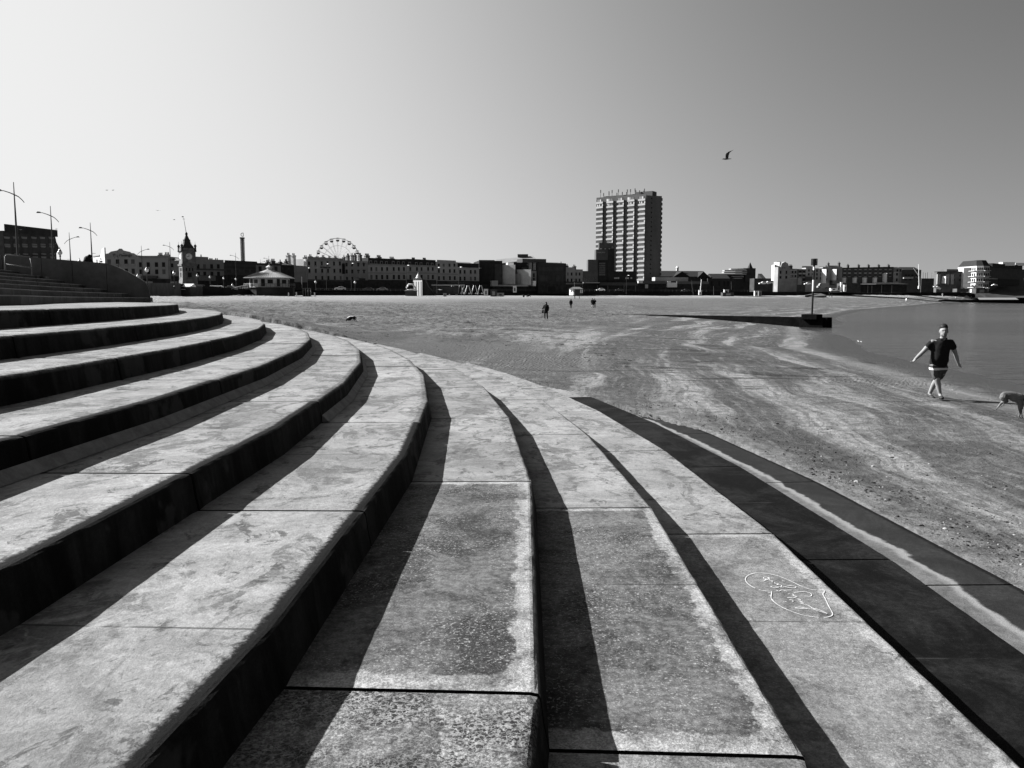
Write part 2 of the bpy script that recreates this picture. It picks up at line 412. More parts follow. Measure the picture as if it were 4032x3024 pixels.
# steel handrail in front of the wall
hr = empty('handrail', (0, 0, 0), 0, 'bent steel handrail standing on the upper steps in front of the ramp wall', 'handrail')
m_steel = mat('galvanised_steel', .09, .5, .1, 4, spec=.4)
pA, pB = at(20, 1003, 42.2), at(118, 1012, 42.8); lo0, lo1 = at(20, 1040, 42.2), at(128, 1055, 42.8); ft = at(20, 1080, 42.2)
MB().tube([ft, lo0, at(19, 1012, 42.2), at(22, 1005, 42.2), at(30, 1003.5, 42.25), pB], .03).build('top_rail', m_steel, hr, True)
MB().tube([lo0, lo1], .025).build('lower_rail', m_steel, hr, True)
MB().tube([pB, at(126, 1050, 42.8), at(126, 1100, 42.8)], .025).build('end_post', m_steel, hr, True)
for i, (px, py) in enumerate(((147, 1090), (187, 1092))):
    p_ = at(px, py + 18, 43.4)
    o = MB().bb((-.08, -.08, -.1), (.08, .08, .27)).build('concrete_block', mat('pale_block', .12, .9), bevel=.01); o.location = p_
    tag(o, ['small pale concrete block on the upper steps, nearer the handrail', 'small pale concrete block on the upper steps, farther from the handrail'][i], 'block', 'blocks on the upper steps')
# ------------------------------------------------------------------ beach, sea, town ground
SEA = -1.1
SHORE = np.array([(-60, -400), (5, -70), (12, -12), (14.7, 15), (15.6, 24.8), (17.6, 41), (21.5, 52), (30, 78), (46, 118), (82, 194), (265, 513), (480, 800), (900, 1200), (2500, 2600)], float)
WPX = [(480, 120, 1168.), (700, 165, 1166), (1000, 210, 1163), (1250, 265, 1163), (1560, 335, 1163), (1900, 385, 1163), (2300, 430, 1163), (2600, 450, 1163.5), (3000, 500, 1163.5), (3400, 560, 1160), (3800, 640, 1163), (4300, 720, 1172), (6000, 900, 1174)]
WALL = np.array([((px - 2016) / F * d, d) for px, d, _ in WPX]); WALLZ = np.array([CAMZ + (YH - py) / F * d for px, d, py in WPX])
WALL = np.vstack([[(-90, -200), (-75, 60)], WALL]); WALLZ = np.concatenate([[1.8, 1.8], WALLZ])
def pl_dist(P, L):
    best = np.full(len(P), 1e9); par = np.zeros(len(P)); side = np.zeros(len(P))
    for i in range(len(L) - 1):
        a, b = L[i], L[i + 1]; d = b - a; t = np.clip(((P - a) @ d) / (d @ d), 0, 1)
        q = a + t[:, None] * d; ds = np.hypot(*(P - q).T)
        k = ds < best; best[k] = ds[k]; par[k] = i + t[k]; side[k] = (d[0] * (P[:, 1] - a[1]) - d[1] * (P[:, 0] - a[0]))[k]
    return best, par, side
def beach0(P):
    ds, _, sd_ = pl_dist(P, SHORE); s = np.where(sd_ > 0, ds, -ds)       # positive = inland
    dw, pw_, _ = pl_dist(P, WALL); zw = np.interp(pw_, np.arange(len(WALLZ)), WALLZ)
    t = np.clip(s, 0, None) / (np.clip(s, 0, None) + dw + 1e-6)
    z = SEA + (zw - SEA) * np.power(t, .8)
    z = np.where(s < 0, SEA + s * .035, z)
    return z, s, t
CTRL = [(-6.05, 24.3, .6), (-5.4, 27, .25), (-4.5, 28.5, 0.), (-3.5, 27.3, -.14), (-2, 26.8, -.38), (-1.15, 25.9, -.5), (0, 23.5, -.6), (.9, 20, -.62), (1.7, 19.2, -.72), (3.0, 15.5, -.86), (3.85, 12.9, -.93),
        (-7.2, 25.8, .75), (-8.3, 26.5, .98), (-12, 33, 1.08), (-19, 45, 1.25), (-25, 60, 1.25), (4.3, 9, -.97), (4.5, 5, -.98), (4.4, 0, -1.0), (4, -6, -1.0), (10.45, 20.15, -.95), (-8.6, 46, .22), (3.2, 78, -.45), (10.5, 150, -.22), (8, 12, -.98), (10, 6, -1.0), (8, 28, -.78), (0, 50, -.2), (-22, 90, 1.2), (-35, 120, 1.65), (5.2, 20, -.88), (13, 91, -.17), (12, 100, -.12), (19.1, 85.4, -.47), (22.4, 81.5, -.72), (27, 77.3, -1.12), (16, 80, -.5), (22, 88, -.45)]
CP = np.array([(a, b) for a, b, c in CTRL]); CZ = np.array([c for a, b, c in CTRL]) - beach0(CP)[0]
def kern(A, B):
    d = np.hypot(A[:, None, 0] - B[None, :, 0], A[:, None, 1] - B[None, :, 1])
    sc = np.maximum(4.0, .16 * B[None, :, 1])
    return np.exp(-(d / sc) ** 2)
CW = np.linalg.solve(kern(CP, CP) + np.eye(len(CP)) * .05, CZ)
def beach(P):
    z, s, t = beach0(P)
    z = z + kern(P, CP) @ CW
    rr = np.hypot(P[:, 0] - CX, P[:, 1] - CY); an = np.degrees(np.arctan2(P[:, 1] - CY, P[:, 0] - CX))
    # stay under the treads that the photo shows bare
    kk = np.floor((rr - 53.95) / 1.025) + 1
    trz = -(np.clip(kk, -5, 5) - 1) * RISE
    lim = np.where(rr < RK[5], trz - .05 - RISE, 99)
    safe = np.interp(an, [-90, 8, 12, 16, 20, 24, 28, 34, 60], [59.3, 59.3, 58.3, 57.3, 56.6, 54.5, 52.6, 50.4, 49.5])
    z = np.where((rr < safe) & (P[:, 0] > -56), np.minimum(z, lim), z)
    z = np.where((rr < 47) & (P[:, 1] < 46), np.minimum(z, .9), z)
    return z, s, t
def beach_z(x, y): return float(beach(np.array([(x, y)], float))[0][0])
def hit(px, py, dmax=760):         # where the ray through a photo pixel meets the beach
    v = ray(px, py); ds = np.geomspace(3, dmax, 900); P = np.stack([v.x * ds, ds], 1)
    zz = np.maximum(beach(P)[0], SEA); rz_ = CAMZ + v.z * ds
    k = np.nonzero(rz_ <= zz)[0]
    i = k[0] if len(k) else len(ds) - 1
    d = ds[i]
    if i and len(k):
        a, b = rz_[i - 1] - zz[i - 1], rz_[i] - zz[i]; d = ds[i - 1] + (ds[i] - ds[i - 1]) * a / (a - b)
    return Vector((v.x * d, d, CAMZ + v.z * d))

def hits(pp):                      # the same for many pixels at once
    out_ = []
    ds = np.geomspace(5, 500, 260)
    for c0 in range(0, len(pp), 400):
        ch = pp[c0:c0 + 400]; vr = np.array([tuple(ray(a, b)) for a, b in ch])
        X = vr[:, :1] * ds; Y = np.broadcast_to(ds, X.shape); Zr = CAMZ + vr[:, 2:] * ds
        Pq = np.stack([X.ravel(), Y.ravel()], 1); zz_ = np.maximum(beach(Pq)[0], SEA).reshape(X.shape)
        bl = Zr <= zz_
        for i in range(len(ch)):
            k = np.argmax(bl[i])
            if not bl[i, k]: out_.append(None); continue
            d = ds[k]
            if k: a, b = Zr[i, k - 1] - zz_[i, k - 1], Zr[i, k] - zz_[i, k]; d = ds[k - 1] + (ds[k] - ds[k - 1]) * a / (a - b)
            out_.append(Vector((vr[i, 0] * d, d, CAMZ + vr[i, 2] * d)))
    return out_
angs = np.concatenate([np.arange(-180, -40, 6), np.arange(-40, 40, .22), np.arange(40, 180, 6)])
rads = np.concatenate([[.5, 1.5], np.geomspace(2.5, 60, 240), np.geomspace(60.5, 1200, 210)])
AA, RR = np.meshgrid(np.radians(angs), rads)
P = np.stack([np.sin(AA).ravel() * RR.ravel(), np.cos(AA).ravel() * RR.ravel()], 1)
bz, bs, bt = beach(P)
# small relief: trampled dry sand on the left, combed wet sand on the right
def vnoise(P, sc, seed): return np.array([noise.noise(Vector((x * sc, y * sc, seed))) for x, y in P])
vis = (np.abs(np.degrees(AA.ravel())) < 41)
rel = np.zeros(len(P)); nearm = vis & (RR.ravel() < 140) & (RR.ravel() > 8)
tr_amt = np.clip((bs - 14) / 10, 0, 1) * np.clip((P[:, 1] - 34) / 14, 0, 1)
rel[nearm] = vnoise(P[nearm], 1.1, 3.) * .13 * (0.10 + tr_amt[nearm]) + vnoise(P[nearm], 3.1, 5.) * .09 * (.06 + tr_amt[nearm])
bz = bz + rel
na, nr = len(angs), len(rads)
idx = np.arange(na * nr).reshape(nr, na)
nxt = np.roll(idx, -1, axis=1)
quads = np.stack([idx[:-1].ravel(), nxt[:-1].ravel(), nxt[1:].ravel(), idx[1:].ravel()], 1)[:, ::-1]
dw_, pw2, sdw = pl_dist(P, WALL)
beyond = sdw > 0
behind = beyond & (dw_ > 3)
bz = np.where(beyond, np.minimum(bz, np.interp(pw2, np.arange(len(WALLZ)), WALLZ) - .3), bz)
keep = ~(behind[quads].all(1))
me = bpy.data.meshes.new('beach_sand')
me.from_pydata(np.column_stack([P, bz]).tolist(), [], quads[keep].tolist()); me.update()
for p_ in me.polygons: p_.use_smooth = True
for nme, val in (('shore', bs), ('dry', bt), ('tramp', tr_amt)):
    a_ = me.attributes.new(nme, 'FLOAT', 'POINT'); a_.data.foreach_set('value', val.astype(np.float32))
def sand_material():
    m, t, b = nodes('beach_sand')
    M = lambda *a: math_(t, 'MULTIPLY', *a)
    p = pos(t); s = attr(t, 'shore'); dry = attr(t, 'dry'); tr = attr(t, 'tramp')
    xyz = t.nodes.new('ShaderNodeSeparateXYZ'); t.links.new(p, xyz.inputs[0])
    cb = t.nodes.new('ShaderNodeCombineXYZ')
    warp = M(math_(t, 'SUBTRACT', noise_(t, p, .12, 4, .55), .5), 2.6)
    t.links.new(math_(t, 'ADD', s, warp), cb.inputs[0]); t.links.new(M(xyz.outputs[1], .06), cb.inputs[1])
    band = noise_(t, cb.outputs[0], .62, 5, .6); band2 = noise_(t, cb.outputs[0], 2.4, 6, .65)
    blot = noise_(t, p, .2, 7, .64, .6); fine = noise_(t, p, 3.4, 8, .72, .5); grain = noise_(t, p, 38, 4, .72)
    gr_ = M(ramp(t, fine, .36, .64, .68, 1.28), ramp(t, grain, .36, .64, .82, 1.2))
    c = ramp(t, blot, .36, .64, .050, .076)
    c = mixv(t, M(ramp(t, band, .50, .60), ramp(t, band2, .36, .56, .35, 1)), c, .185)
    c = mixv(t, ramp(t, band, .44, .36), c, .050)
    b3 = noise_(t, cb.outputs[0], 5.5, 6, .66); c = mixv(t, M(ramp(t, b3, .54, .60), .5), c, .135); c = mixv(t, M(ramp(t, b3, .44, .39), .5), c, .045)
    cd = ramp(t, blot, .34, .66, .075, .135)
    c = mixv(t, M(tr, .85), c, cd)
    c = mixv(t, ramp(t, dry, .50, .82), c, .215)
    c = M(c, gr_)
    # trampled sand with painted-in sun and shade, damp patches and lines of drying weed
    hol = M(ramp(t, noise_(t, p, 2.0, 7, .74, .6, (1.1, .42, 1)), .52, .57), tr)
    c = mixv(t, M(M(hol, .8), ramp(t, dry, .7, .5)), c, .03)
    lit = M(ramp(t, noise_(t, p, 2.3, 7, .74, .4, (1.1, .45, 1)), .54, .59), tr)
    c = mixv(t, M(lit, .55), c, .17)
    stv = noise_(t, p, .9, 8, .72, .6, (.28, .9, 1))
    weed = M(ramp(t, stv, .55, .585), ramp(t, noise_(t, p, 3.4, 6, .74, .3), .42, .49))
    weed = M(weed, math_(t, 'MAXIMUM', M(tr, .9), ramp(t, xyz.outputs[1], 15, 26, .25, .9)))
    c = mixv(t, M(weed, ramp(t, dry, .6, .3)), c, .014)
    def spot(px, py, rx, ry):
        h0 = hit(px, py); v = t.nodes.new('ShaderNodeMapping'); v.inputs['Location'].default_value = (-h0.x / rx, -h0.y / ry, 0); v.inputs['Scale'].default_value = (1 / rx, 1 / ry, 0)
        t.links.new(p, v.inputs[0]); l_ = t.nodes.new('ShaderNodeVectorMath'); l_.operation = 'LENGTH'; t.links.new(v.outputs[0], l_.inputs[0])
        return ramp(t, math_(t, 'ADD', l_.outputs['Value'], M(math_(t, 'SUBTRACT', noise_(t, p, .5, 5, .6), .5), 1.1)), 1.1, .6)
    damp = spot(1680, 1340, 5.5, 8); ripz = spot(1930, 1392, 4.2, 6)
    c = mixv(t, M(damp, .8), c, M(gr_, .05)); c = mixv(t, M(ripz, .6), c, .09)
    pud = ramp(t, noise_(t, p, .085, 5, .55, .5), .56, .62)
    c = mixv(t, M(pud, M(ramp(t, dry, .45, .2), .6)), c, .05)
    c = mixv(t, ramp(t, s, 3.2, 1.4), c, .042)
    c = mixv(t, M(ramp(t, s, 2.6, 3.3), M(ramp(t, s, 4.4, 3.5), .5)), c, .15)
    dc = t.nodes.new('ShaderNodeVectorMath'); dc.operation = 'DISTANCE'; dc.inputs[1].default_value = (CX, CY, -.95); t.links.new(p, dc.inputs[0])
    drift = math_(t, 'ADD', math_(t, 'SUBTRACT', dc.outputs['Value'], 59.1), M(math_(t, 'SUBTRACT', noise_(t, p, 1.1, 7, .68), .5), 1.6))
    c = mixv(t, M(M(ramp(t, drift, .75, .25), ramp(t, xyz.outputs[1], 22, 14)), .85), c, M(gr_, .118))
    grey(t, c, b)
    t.links.new(ramp(t, s, 0., 5., .5, .95), b.inputs['Roughness']); b.inputs['Specular IOR Level'].default_value = .12
    # relief: ripples in places, footprints everywhere
    wv = t.nodes.new('ShaderNodeTexWave'); wv.wave_type = 'BANDS'; wv.inputs['Scale'].default_value = 2.6; wv.inputs['Distortion'].default_value = 6.; wv.inputs['Detail'].default_value = 3; wv.inputs['Detail Scale'].default_value = .8
    rot = t.nodes.new('ShaderNodeMapping'); rot.inputs['Rotation'].default_value = (0, 0, .5); t.links.new(p, rot.inputs[0]); t.links.new(rot.outputs[0], wv.inputs[0])
    rip = M(wv.outputs['Fac'], ramp(t, noise_(t, p, .13, 4, .55), .56, .66))
    h = math_(t, 'ADD', M(math_(t, 'ADD', rip, M(M(wv.outputs['Fac'], ripz), 4.)), .12), M(fine, math_(t, 'ADD', M(tr, 2.2), .8)))
    h = math_(t, 'ADD', h, M(noise_(t, p, 12, 5, .7), .42))
    bump(t, h, b, .11)
    return m
me.materials.append(sand_material())
o = obj('beach', me); tag(o, kind='structure')

def sea_material():
    m, t, b = nodes('sea_water')
    p = pos(t)
    grey(t, ramp(t, noise_(t, p, .02, 3, .5), .3, .7, .018, .034), b)
    b.inputs['Roughness'].default_value = .22; b.inputs['IOR'].default_value = 1.33
    h = math_(t, 'ADD', noise_(t, p, .55, 4, .55, .6, (.6, 1.3, 1)), math_(t, 'MULTIPLY', noise_(t, p, 2.6, 3, .5, .3, (.7, 1.2, 1)), .3))
    bump(t, h, b, .28)
    return m
ang2 = np.concatenate([np.arange(-180, 0, 10), np.arange(0, 50, 1), np.arange(50, 180, 10)]); rad2 = np.concatenate([[3], np.geomspace(8, 9000, 60)])
A2, R2 = np.meshgrid(np.radians(ang2), rad2); n2 = len(ang2)
V2 = np.column_stack([(np.sin(A2) * R2).ravel(), (np.cos(A2) * R2).ravel(), np.full(A2.size, SEA)])
id2 = np.arange(A2.size).reshape(A2.shape); nx2 = np.roll(id2, -1, 1)
q2 = np.stack([id2[:-1].ravel(), nx2[:-1].ravel(), nx2[1:].ravel(), id2[1:].ravel()], 1)[:, ::-1]
ms = bpy.data.meshes.new('sea'); ms.from_pydata(V2.tolist(), [], q2.tolist()); ms.update(); ms.materials.append(sea_material())
tag(obj('sea', ms), kind='structure')
# foam along the water's edge
fm = mat('sea_foam', .55, .7, .2, 3)
q = MB()
Sx = [Vector(a) for a in SHORE[3:11]]
for i in range(len(Sx) - 1):
    L = (Sx[i + 1] - Sx[i]); n = max(2, int(L.length / .7))
    for u in range(n):
        ym = Sx[i].lerp(Sx[i + 1], (u + .5) / n).y
        if not (37 < ym < 58 or 76 < ym < 110): continue
        if noise.noise(Vector((i * 3 + u * .17, 0, 2.))) < .30: continue
        c_ = Sx[i].lerp(Sx[i + 1], (u + .5) / n); c_.x += .35 + .5 * noise.noise(Vector((u * .21, i, 7.)))
        d_ = L.normalized(); wd = .012 + .03 * rng.random(); ln = .35 + .35 * rng.random()
        nn = Vector((-d_.y, d_.x)); z = SEA + .006
        pts = [c_ + d_ * ln * math.cos(k * .785) + nn * wd * math.sin(k * .785) for k in range(8)]
        q.add([(*p_, z) for p_ in pts] + [(c_.x, c_.y, z + .02)], [(k, (k + 1) % 8, 8) for k in range(8)])
tag(q.build('sea_foam', fm), kind='stuff')

# town ground behind the sea wall, out to the horizon
G = []
for i in range(len(WALL)):
    G.append((WALL[i][0], WALL[i][1] + .2, WALLZ[i] + 1.6))
wtop = [z + 1.6 for z in WALLZ]
gm = mat('town_asphalt', .05, .9, .2, .2)
q = MB(); n = len(G)
vs = list(G)
for i, g in enumerate(G):
    d = Vector((g[0], g[1])); far = Vector((g[0] * 1.0 - (4000 if i < 3 else 0), g[1] + 6000 if i > 1 else g[1])) if i < 3 else d * (7000 / max(1, d.length))
    vs.append((far.x, far.y, g[2] + 10))
q.add(vs, [(i, i + 1, i + 1 + n, i + n) for i in range(n - 1)])
tag(q.build('town_ground', gm), kind='structure')
# ------------------------------------------------------------------ the town
def Zat(py, d, px=2016): return at(px, py, d).z
M_REN = mat('pale_render', .29, .9, .12, .25); M_REN2 = mat('grey_render', .215, .9, .14, .25); M_BRICK = mat('dark_brick', .07, .9, .3, .5, 0)
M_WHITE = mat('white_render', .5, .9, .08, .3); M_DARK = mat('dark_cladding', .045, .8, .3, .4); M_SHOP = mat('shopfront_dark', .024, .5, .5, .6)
M_SLATE = mat('slate_roof', .02, .7, .25, 1.); M_GLASS = mat('window_glass', .009, .5, .4, .8, spec=.15); M_STONE = mat('pale_stone', .28, .9, .15, 1.)
M_FASCIA = mat('grey_fascia', .07, .7, .3, .5); M_POT = mat('chimney_clay', .06, .9, .3, 1.); M_METAL = mat('dark_steel', .035, .5, .2, 2., spec=.4)
M_LROOF = mat('zinc_roof', .2, .6, .15, .3); M_SIGN = mat('sign_white', .75, .6, .04, 2.); M_MID = mat('mid_grey_paint', .2, .7, .15, .5)
M_LETTER = mat('sign_letters_pale', .5, .6, .05, 2.); M_LDARK = mat('sign_letters_dark', .012, .6, .1, 2.)
_wm = {}
def win_mesh(w_, h_, m, nm='window'):
    k = (round(w_, 2), round(h_, 2), m.name, nm)
    if k not in _wm: _wm[k] = MB().bb((-w_ / 2, -.05, -h_ / 2), (w_ / 2, .02, h_ / 2)).mesh(nm, m)
    return _wm[k]
class Bld:
    """a building whose front runs between two photo columns at given distances"""
    def __init__(s, name, label, cat, pl, pr, top, d, d2=None, depth=11, m=None, base=1152, group=None, front=True):
        d2 = d2 or d
        s.A = at(pl, 1178.5, d); s.Bp = at(pr, 1178.5, d2)
        v = Vector((s.Bp.x - s.A.x, s.Bp.y - s.A.y)); s.L = v.length; s.u = v / s.L
        s.z0 = Zat(base, d, pl); s.H = Zat(top, d, pl) - s.z0; s.depth = depth
        s.o = empty(name, (s.A.x, s.A.y, s.z0), math.atan2(s.u.y, s.u.x), label, cat, group); s.m = m
        if front: MB().bb((0, 0, -1), (s.L, depth, s.H)).build('wall', m, s.o)
    def loc(s, px, py, off=0.):       # photo pixel -> (along, up) on the front plane (moved off metres outward)
        r_ = ray(px, 1178.5); n = Vector((-s.u.y, s.u.x)); a = Vector((s.A.x, s.A.y)) - n * off
        t = (a.x * n.x + a.y * n.y) / (r_.x * n.x + r_.y * n.y)
        p = Vector((r_.x * t, r_.y * t)); z = at(px, py, t).z
        return (p - a).dot(s.u), z - s.z0
    def mpp(s, px): return (s.loc(px + 1, 1100)[0] - s.loc(px, 1100)[0])
    def wins(s, cols, rows, w_, h_, m=None, sill=None, lintel=None, nm='window'):
        mp = abs(s.mpp(cols[0])); mh = s.A.y / F
        for py in rows:
            for px in cols:
                u, z = s.loc(px, py); 
                z = Zat(py, s.A.y) - s.z0 if abs(s.u.y) < .02 else s.loc(px, py)[1]
                gm_ = m or rng.choices([M_GLASS, mat('window_glass_grey', .03, .5, .4, .8), mat('window_blind', .10, .8, .2, 1.)], [.68, .22, .10])[0]
                wo = obj(nm, win_mesh(w_ * mp, h_ * mh, gm_, nm), s.o, (u, 0, z))
                if sill:
                    k = ('sill', round(w_ * mp, 2)); 
                    if k not in _wm: _wm[k] = MB().bb((-w_ * mp * .62, -.18, -.18), (w_ * mp * .62, .0, .18)).mesh('sill', sill)
                    obj('sill', _wm[k], wo, (0, 0, -h_ * mh / 2 - .2))
                if lintel:
                    k = ('lintel', round(w_ * mp, 2))
                    if k not in _wm: _wm[k] = MB().prism([(-w_ * mp * .55, -.3), (w_ * mp * .55, -.3), (w_ * mp * .68, .3), (-w_ * mp * .68, .3)], -.12, 0).mesh('lintel', lintel)
                    obj('lintel', _wm[k], wo, (0, 0, h_ * mh / 2 + .3))
    def rect(s, nm, x0, y0, x1, y1, m, out_=.15, deep=0., bevel=0):
        a = s.loc(x0, y1, out_); b = s.loc(x1, y0, out_)
        return MB().bb((a[0], -out_, a[1]), (b[0], max(deep, .0), b[1])).build(nm, m, s.o)
    def roof(s, ridge, m=None, back=None, inset=0.):
        zr = Zat(ridge, s.A.y + 4) - s.z0; bk = back or s.depth / 2
        return MB().add([(0 + inset, -.25, s.H - .05), (s.L - inset, -.25, s.H - .05), (s.L - inset, bk, zr), (inset, bk, zr), (inset, s.depth, s.H - .05), (s.L - inset, s.depth, s.H - .05)],
                        [(0, 1, 2, 3), (3, 2, 5, 4), (0, 3, 4), (1, 5, 2), (0, 4, 5, 1)]).build('roof', m or M_SLATE, s.o)
    def chimney(s, px, wpx, top, bot, m=None, pots=3, y=3.):
        d = s.A.y + y; u, _ = s.loc(px, 1100); mp = d / F; w_ = wpx * mp
        zt = Zat(top, d) - s.z0; zb = Zat(bot, d) - s.z0 - 1.2
        q = MB().bb((u - w_ / 2, y - .6, zb), (u + w_ / 2, y + .6, zt)); q.bb((u - w_ / 2 - .14, y - .74, zt - .45), (u + w_ / 2 + .14, y + .74, zt - .15))
        c_ = q.build('chimney', m or M_BRICK, s.o)
        if pots:
            qp = MB()
            for i in range(pots): qp.lathe([(.22, 0), (.18, .7), (.24, .78)], (u - w_ / 2 + (i + .5) * w_ / pots, y, zt), 8)
            qp.build('chimney_pot', M_POT, c_)
    def cornice(s, py0, py1, m, out_=.3): return s.rect('cornice', s.px(0), py0, s.px(1), py1, m, out_)
    def px(s, f):
        p = Vector((s.A.x, s.A.y)).lerp(Vector((s.Bp.x, s.Bp.y)), f); return 2016 + F * p.x / p.y
    def shop(s, top=1108, m=None, fascia=None, out_=.6):
        x0, x1 = s.px(0), s.px(1)
        sh = s.rect('shopfront', x0, top, x1, 1156, m or M_SHOP, out_)
        if fascia: s.rect('fascia', x0 + .5, top, x1 - .5, top + fascia, M_FASCIA, out_ + .12)

# --- far left: pale house and brick hotel above the ramp wall
b = Bld('town_house', 'pale rendered house cut by the left edge beside the brick hotel', 'house', -45, 27, 925, 255, 260, 12, M_REN, base=1110)
b.wins([5, -22], [943, 980], 15, 24); b.cornice(921, 926, M_STONE, .3)
b.chimney(6, 12, 893, 925, M_BRICK, 1)
b = Bld('brick_hotel', 'dark brick hotel with pale window lintels above the ramp wall', 'hotel', 28, 232, 908, 250, 272, 14, M_BRICK, base=1110)
b.wins([41, 76, 109, 147, 180, 214], [950], 17, 20, mat('hotel_glass', .06, .3, .3), M_STONE, M_STONE)
b.wins([42, 77, 110, 148, 181, 215], [986], 17, 24, mat('hotel_glass', .06, .3, .3), M_STONE, M_STONE)
b.wins([42, 77, 110, 148, 181, 216], [1028], 17, 22, mat('hotel_glass', .06, .3, .3), None, M_STONE)
b.cornice(906, 911, M_DARK, .4)
for px, w_, t in ((75, 12, 908), (107, 17, 904), (177, 20, 911), (207, 22, 907)): b.chimney(px, w_, t, 920, M_BRICK, 2)
MB().prism([(0, 0), (1.6, 0), (1.5, 1.5), (.9, 2.6), (.35, 3.4), (.2, 4.4), (0, 4.6)], .05, 1.2).build('scrolled_gable', M_BRICK, b.o).location = (b.L, 0, b.H - 5.2)

# --- amusement arcade
b = Bld('amusement_arcade', 'rendered seafront arcade with a curved parapet and white lettered side wall', 'arcade', 421, 545, 1006, 285, 283, 14, M_REN, base=1125)
L_ = b.L
pts = [(0, 0), (L_, 0), (L_, .55), (L_ - 1.1, 1.2), (L_ - 2.0, 1.25), (L_ - 2.6, 1.7), (L_ * .58, 2.2), (L_ * .53, 2.75), (L_ * .47, 2.75), (L_ * .42, 2.2), (2.4, 1.8), (1.5, 1.2), (.6, 1.1), (0, .5)]
MB().prism(pts, -.1, .4).build('parapet', M_REN, b.o).location = (0, 0, b.H - .5)
b.wins([437, 470, 503, 530], [1030], 13, 17, None, M_STONE); b.wins([503, 530], [1068], 12, 20, None); b.wins([437, 470], [1068], 12, 20, None)
u, z = b.loc(490, 1005); text('lettering', 'The Flamingo', 1.35, M_LDARK, b.o, (u, -.13, z), depth=.03)
# the sunlit side wall faces left
A_ = at(376, 1178.5, 296); B_ = at(420.5, 1178.5, 285)
sw = Vector((B_.x - A_.x, B_.y - A_.y)); ang_ = math.atan2(sw.y, sw.x)
side = empty('side_wing', (A_.x, A_.y, b.z0), ang_)
side.parent = b.o; side.matrix_parent_inverse = Matrix.Identity(4)
bpy.context.view_layer.update(); side.matrix_parent_inverse = b.o.matrix_world.inverted(); bpy.context.view_layer.update()
Hs = Zat(1008, 290) - b.z0
MB().bb((0, 0, -1), (sw.length, 6, Hs)).build('side_wall', M_WHITE, side); MB().bb((0, -.2, Hs), (sw.length * .6, .3, Hs + .3)).build('coping', M_MID, side)
MB().prism([(sw.length * .58, Hs), (sw.length, Hs), (sw.length, Hs + 2.6), (sw.length * .8, Hs + 2.4), (sw.length * .72, Hs + .9)], 0, .4).build('gable', M_WHITE, side)
text('lettering', 'The', .95, M_LDARK, side, (sw.length * .66, -.03, Zat(1019, 288) - b.z0), depth=.02, shear=.25)
text('lettering', 'Flamingo', 1.1, M_LDARK, side, (sw.length * .66, -.03, Zat(1028.5, 288) - b.z0), depth=.02, shear=.25, sx=1.0)
MB().bb((sw.length * .27, -.05, Zat(1035, 288) - b.z0), (sw.length * .36, .02, Zat(1019, 288) - b.z0)).build('doorway', M_LDARK, side)

b = Bld('seafront_building', 'plain two storey rendered building between the arcade and the clock tower', 'building', 545, 668, 1009, 283, 283, 12, M_REN, base=1125)
b.wins([560, 590, 622, 650], [1042], 12, 18, None, M_STONE); b.wins([560, 590, 622, 650], [1070], 12, 18); b.cornice(1007, 1012, M_REN2, .3)
b.chimney(625, 16, 1004, 1014, M_BRICK, 3); b.chimney(651, 18, 1002, 1014, M_REN2, 3)
b.rect('awning', 560, 1085, 620, 1096, M_FASCIA, 1.2); b.shop(1098)
b = Bld('low_building', 'low rendered building with a hipped roof left of the clock tower', 'building', 669, 735, 1025, 283, 285, 11, M_REN2, base=1125)
b.roof(1017, M_LROOF, 4, 2.0); b.wins([683, 710], [1045, 1072], 10, 15); b.shop(1088)

# --- clock tower, turned so that one side takes the sun
d = 262.; pc = at(744, 1178.5, d)
ct = empty('clock_tower', (pc.x, pc.y, Zat(1125, d)), R(-12), 'ornate stone clock tower with corner turrets and a tall leaning flagpole', 'clock tower')
S = d / F
def zz(py): return Zat(py, d) - ct.location.z
MC = mat('clock_stone', .14, .9, .45, .9); MCD = mat('clock_roof', .04, .8, .3, 1.)
hw = 26 * S / 2 * .98 * 1.42
hw = 2.05
rot45 = R(-38)
def sq(q, h, z0, z1, h2=None):
    h2 = h if h2 is None else h2
    vs = [(h * a, h * b_, z0) for a, b_ in ((-1, -1), (1, -1), (1, 1), (-1, 1))] + [(h2 * a, h2 * b_, z1) for a, b_ in ((-1, -1), (1, -1), (1, 1), (-1, 1))]
    return q.add(vs, [(3, 2, 1, 0), (4, 5, 6, 7), (0, 1, 5, 4), (1, 2, 6, 5), (2, 3, 7, 6), (3, 0, 4, 7)])
ct.rotation_euler.z = R(35)
q = sq(MB(), hw * 1.16, 0, zz(1100), hw * 1.06); q2 = sq(MB(), hw * 1.04, zz(1100), zz(1047)); sq(q, hw * 1.06, -3, 0)
q.build('plinth', MC, ct); q2.build('shaft', MC, ct)
sq(sq(MB(), hw * 1.16, zz(1048), zz(1041), hw * 1.2), hw * 1.05, zz(1041), zz(1037)).build('string_course', MC, ct)
sq(MB(), hw, zz(1037), zz(993)).build('clock_stage', MC, ct)
sq(sq(MB(), hw * 1.05, zz(993), zz(990), hw * 1.18), hw * 1.0, zz(990), zz(978)).build('upper_cornice', MC, ct)
q = sq(MB(), hw * .88, zz(978), zz(962), hw * .52); sq(q, hw * .52, zz(962), zz(948), hw * .42); q.build('roof', MCD, ct)
q = sq(MB(), hw * .42, zz(948), zz(944), hw * .47); q2 = sq(MB(), hw * .36, zz(944), zz(934), hw * .22); sq(q2, hw * .22, zz(934), zz(926), hw * .12)
q.build('gallery', MCD, ct); q2.build('lantern', MCD, ct)
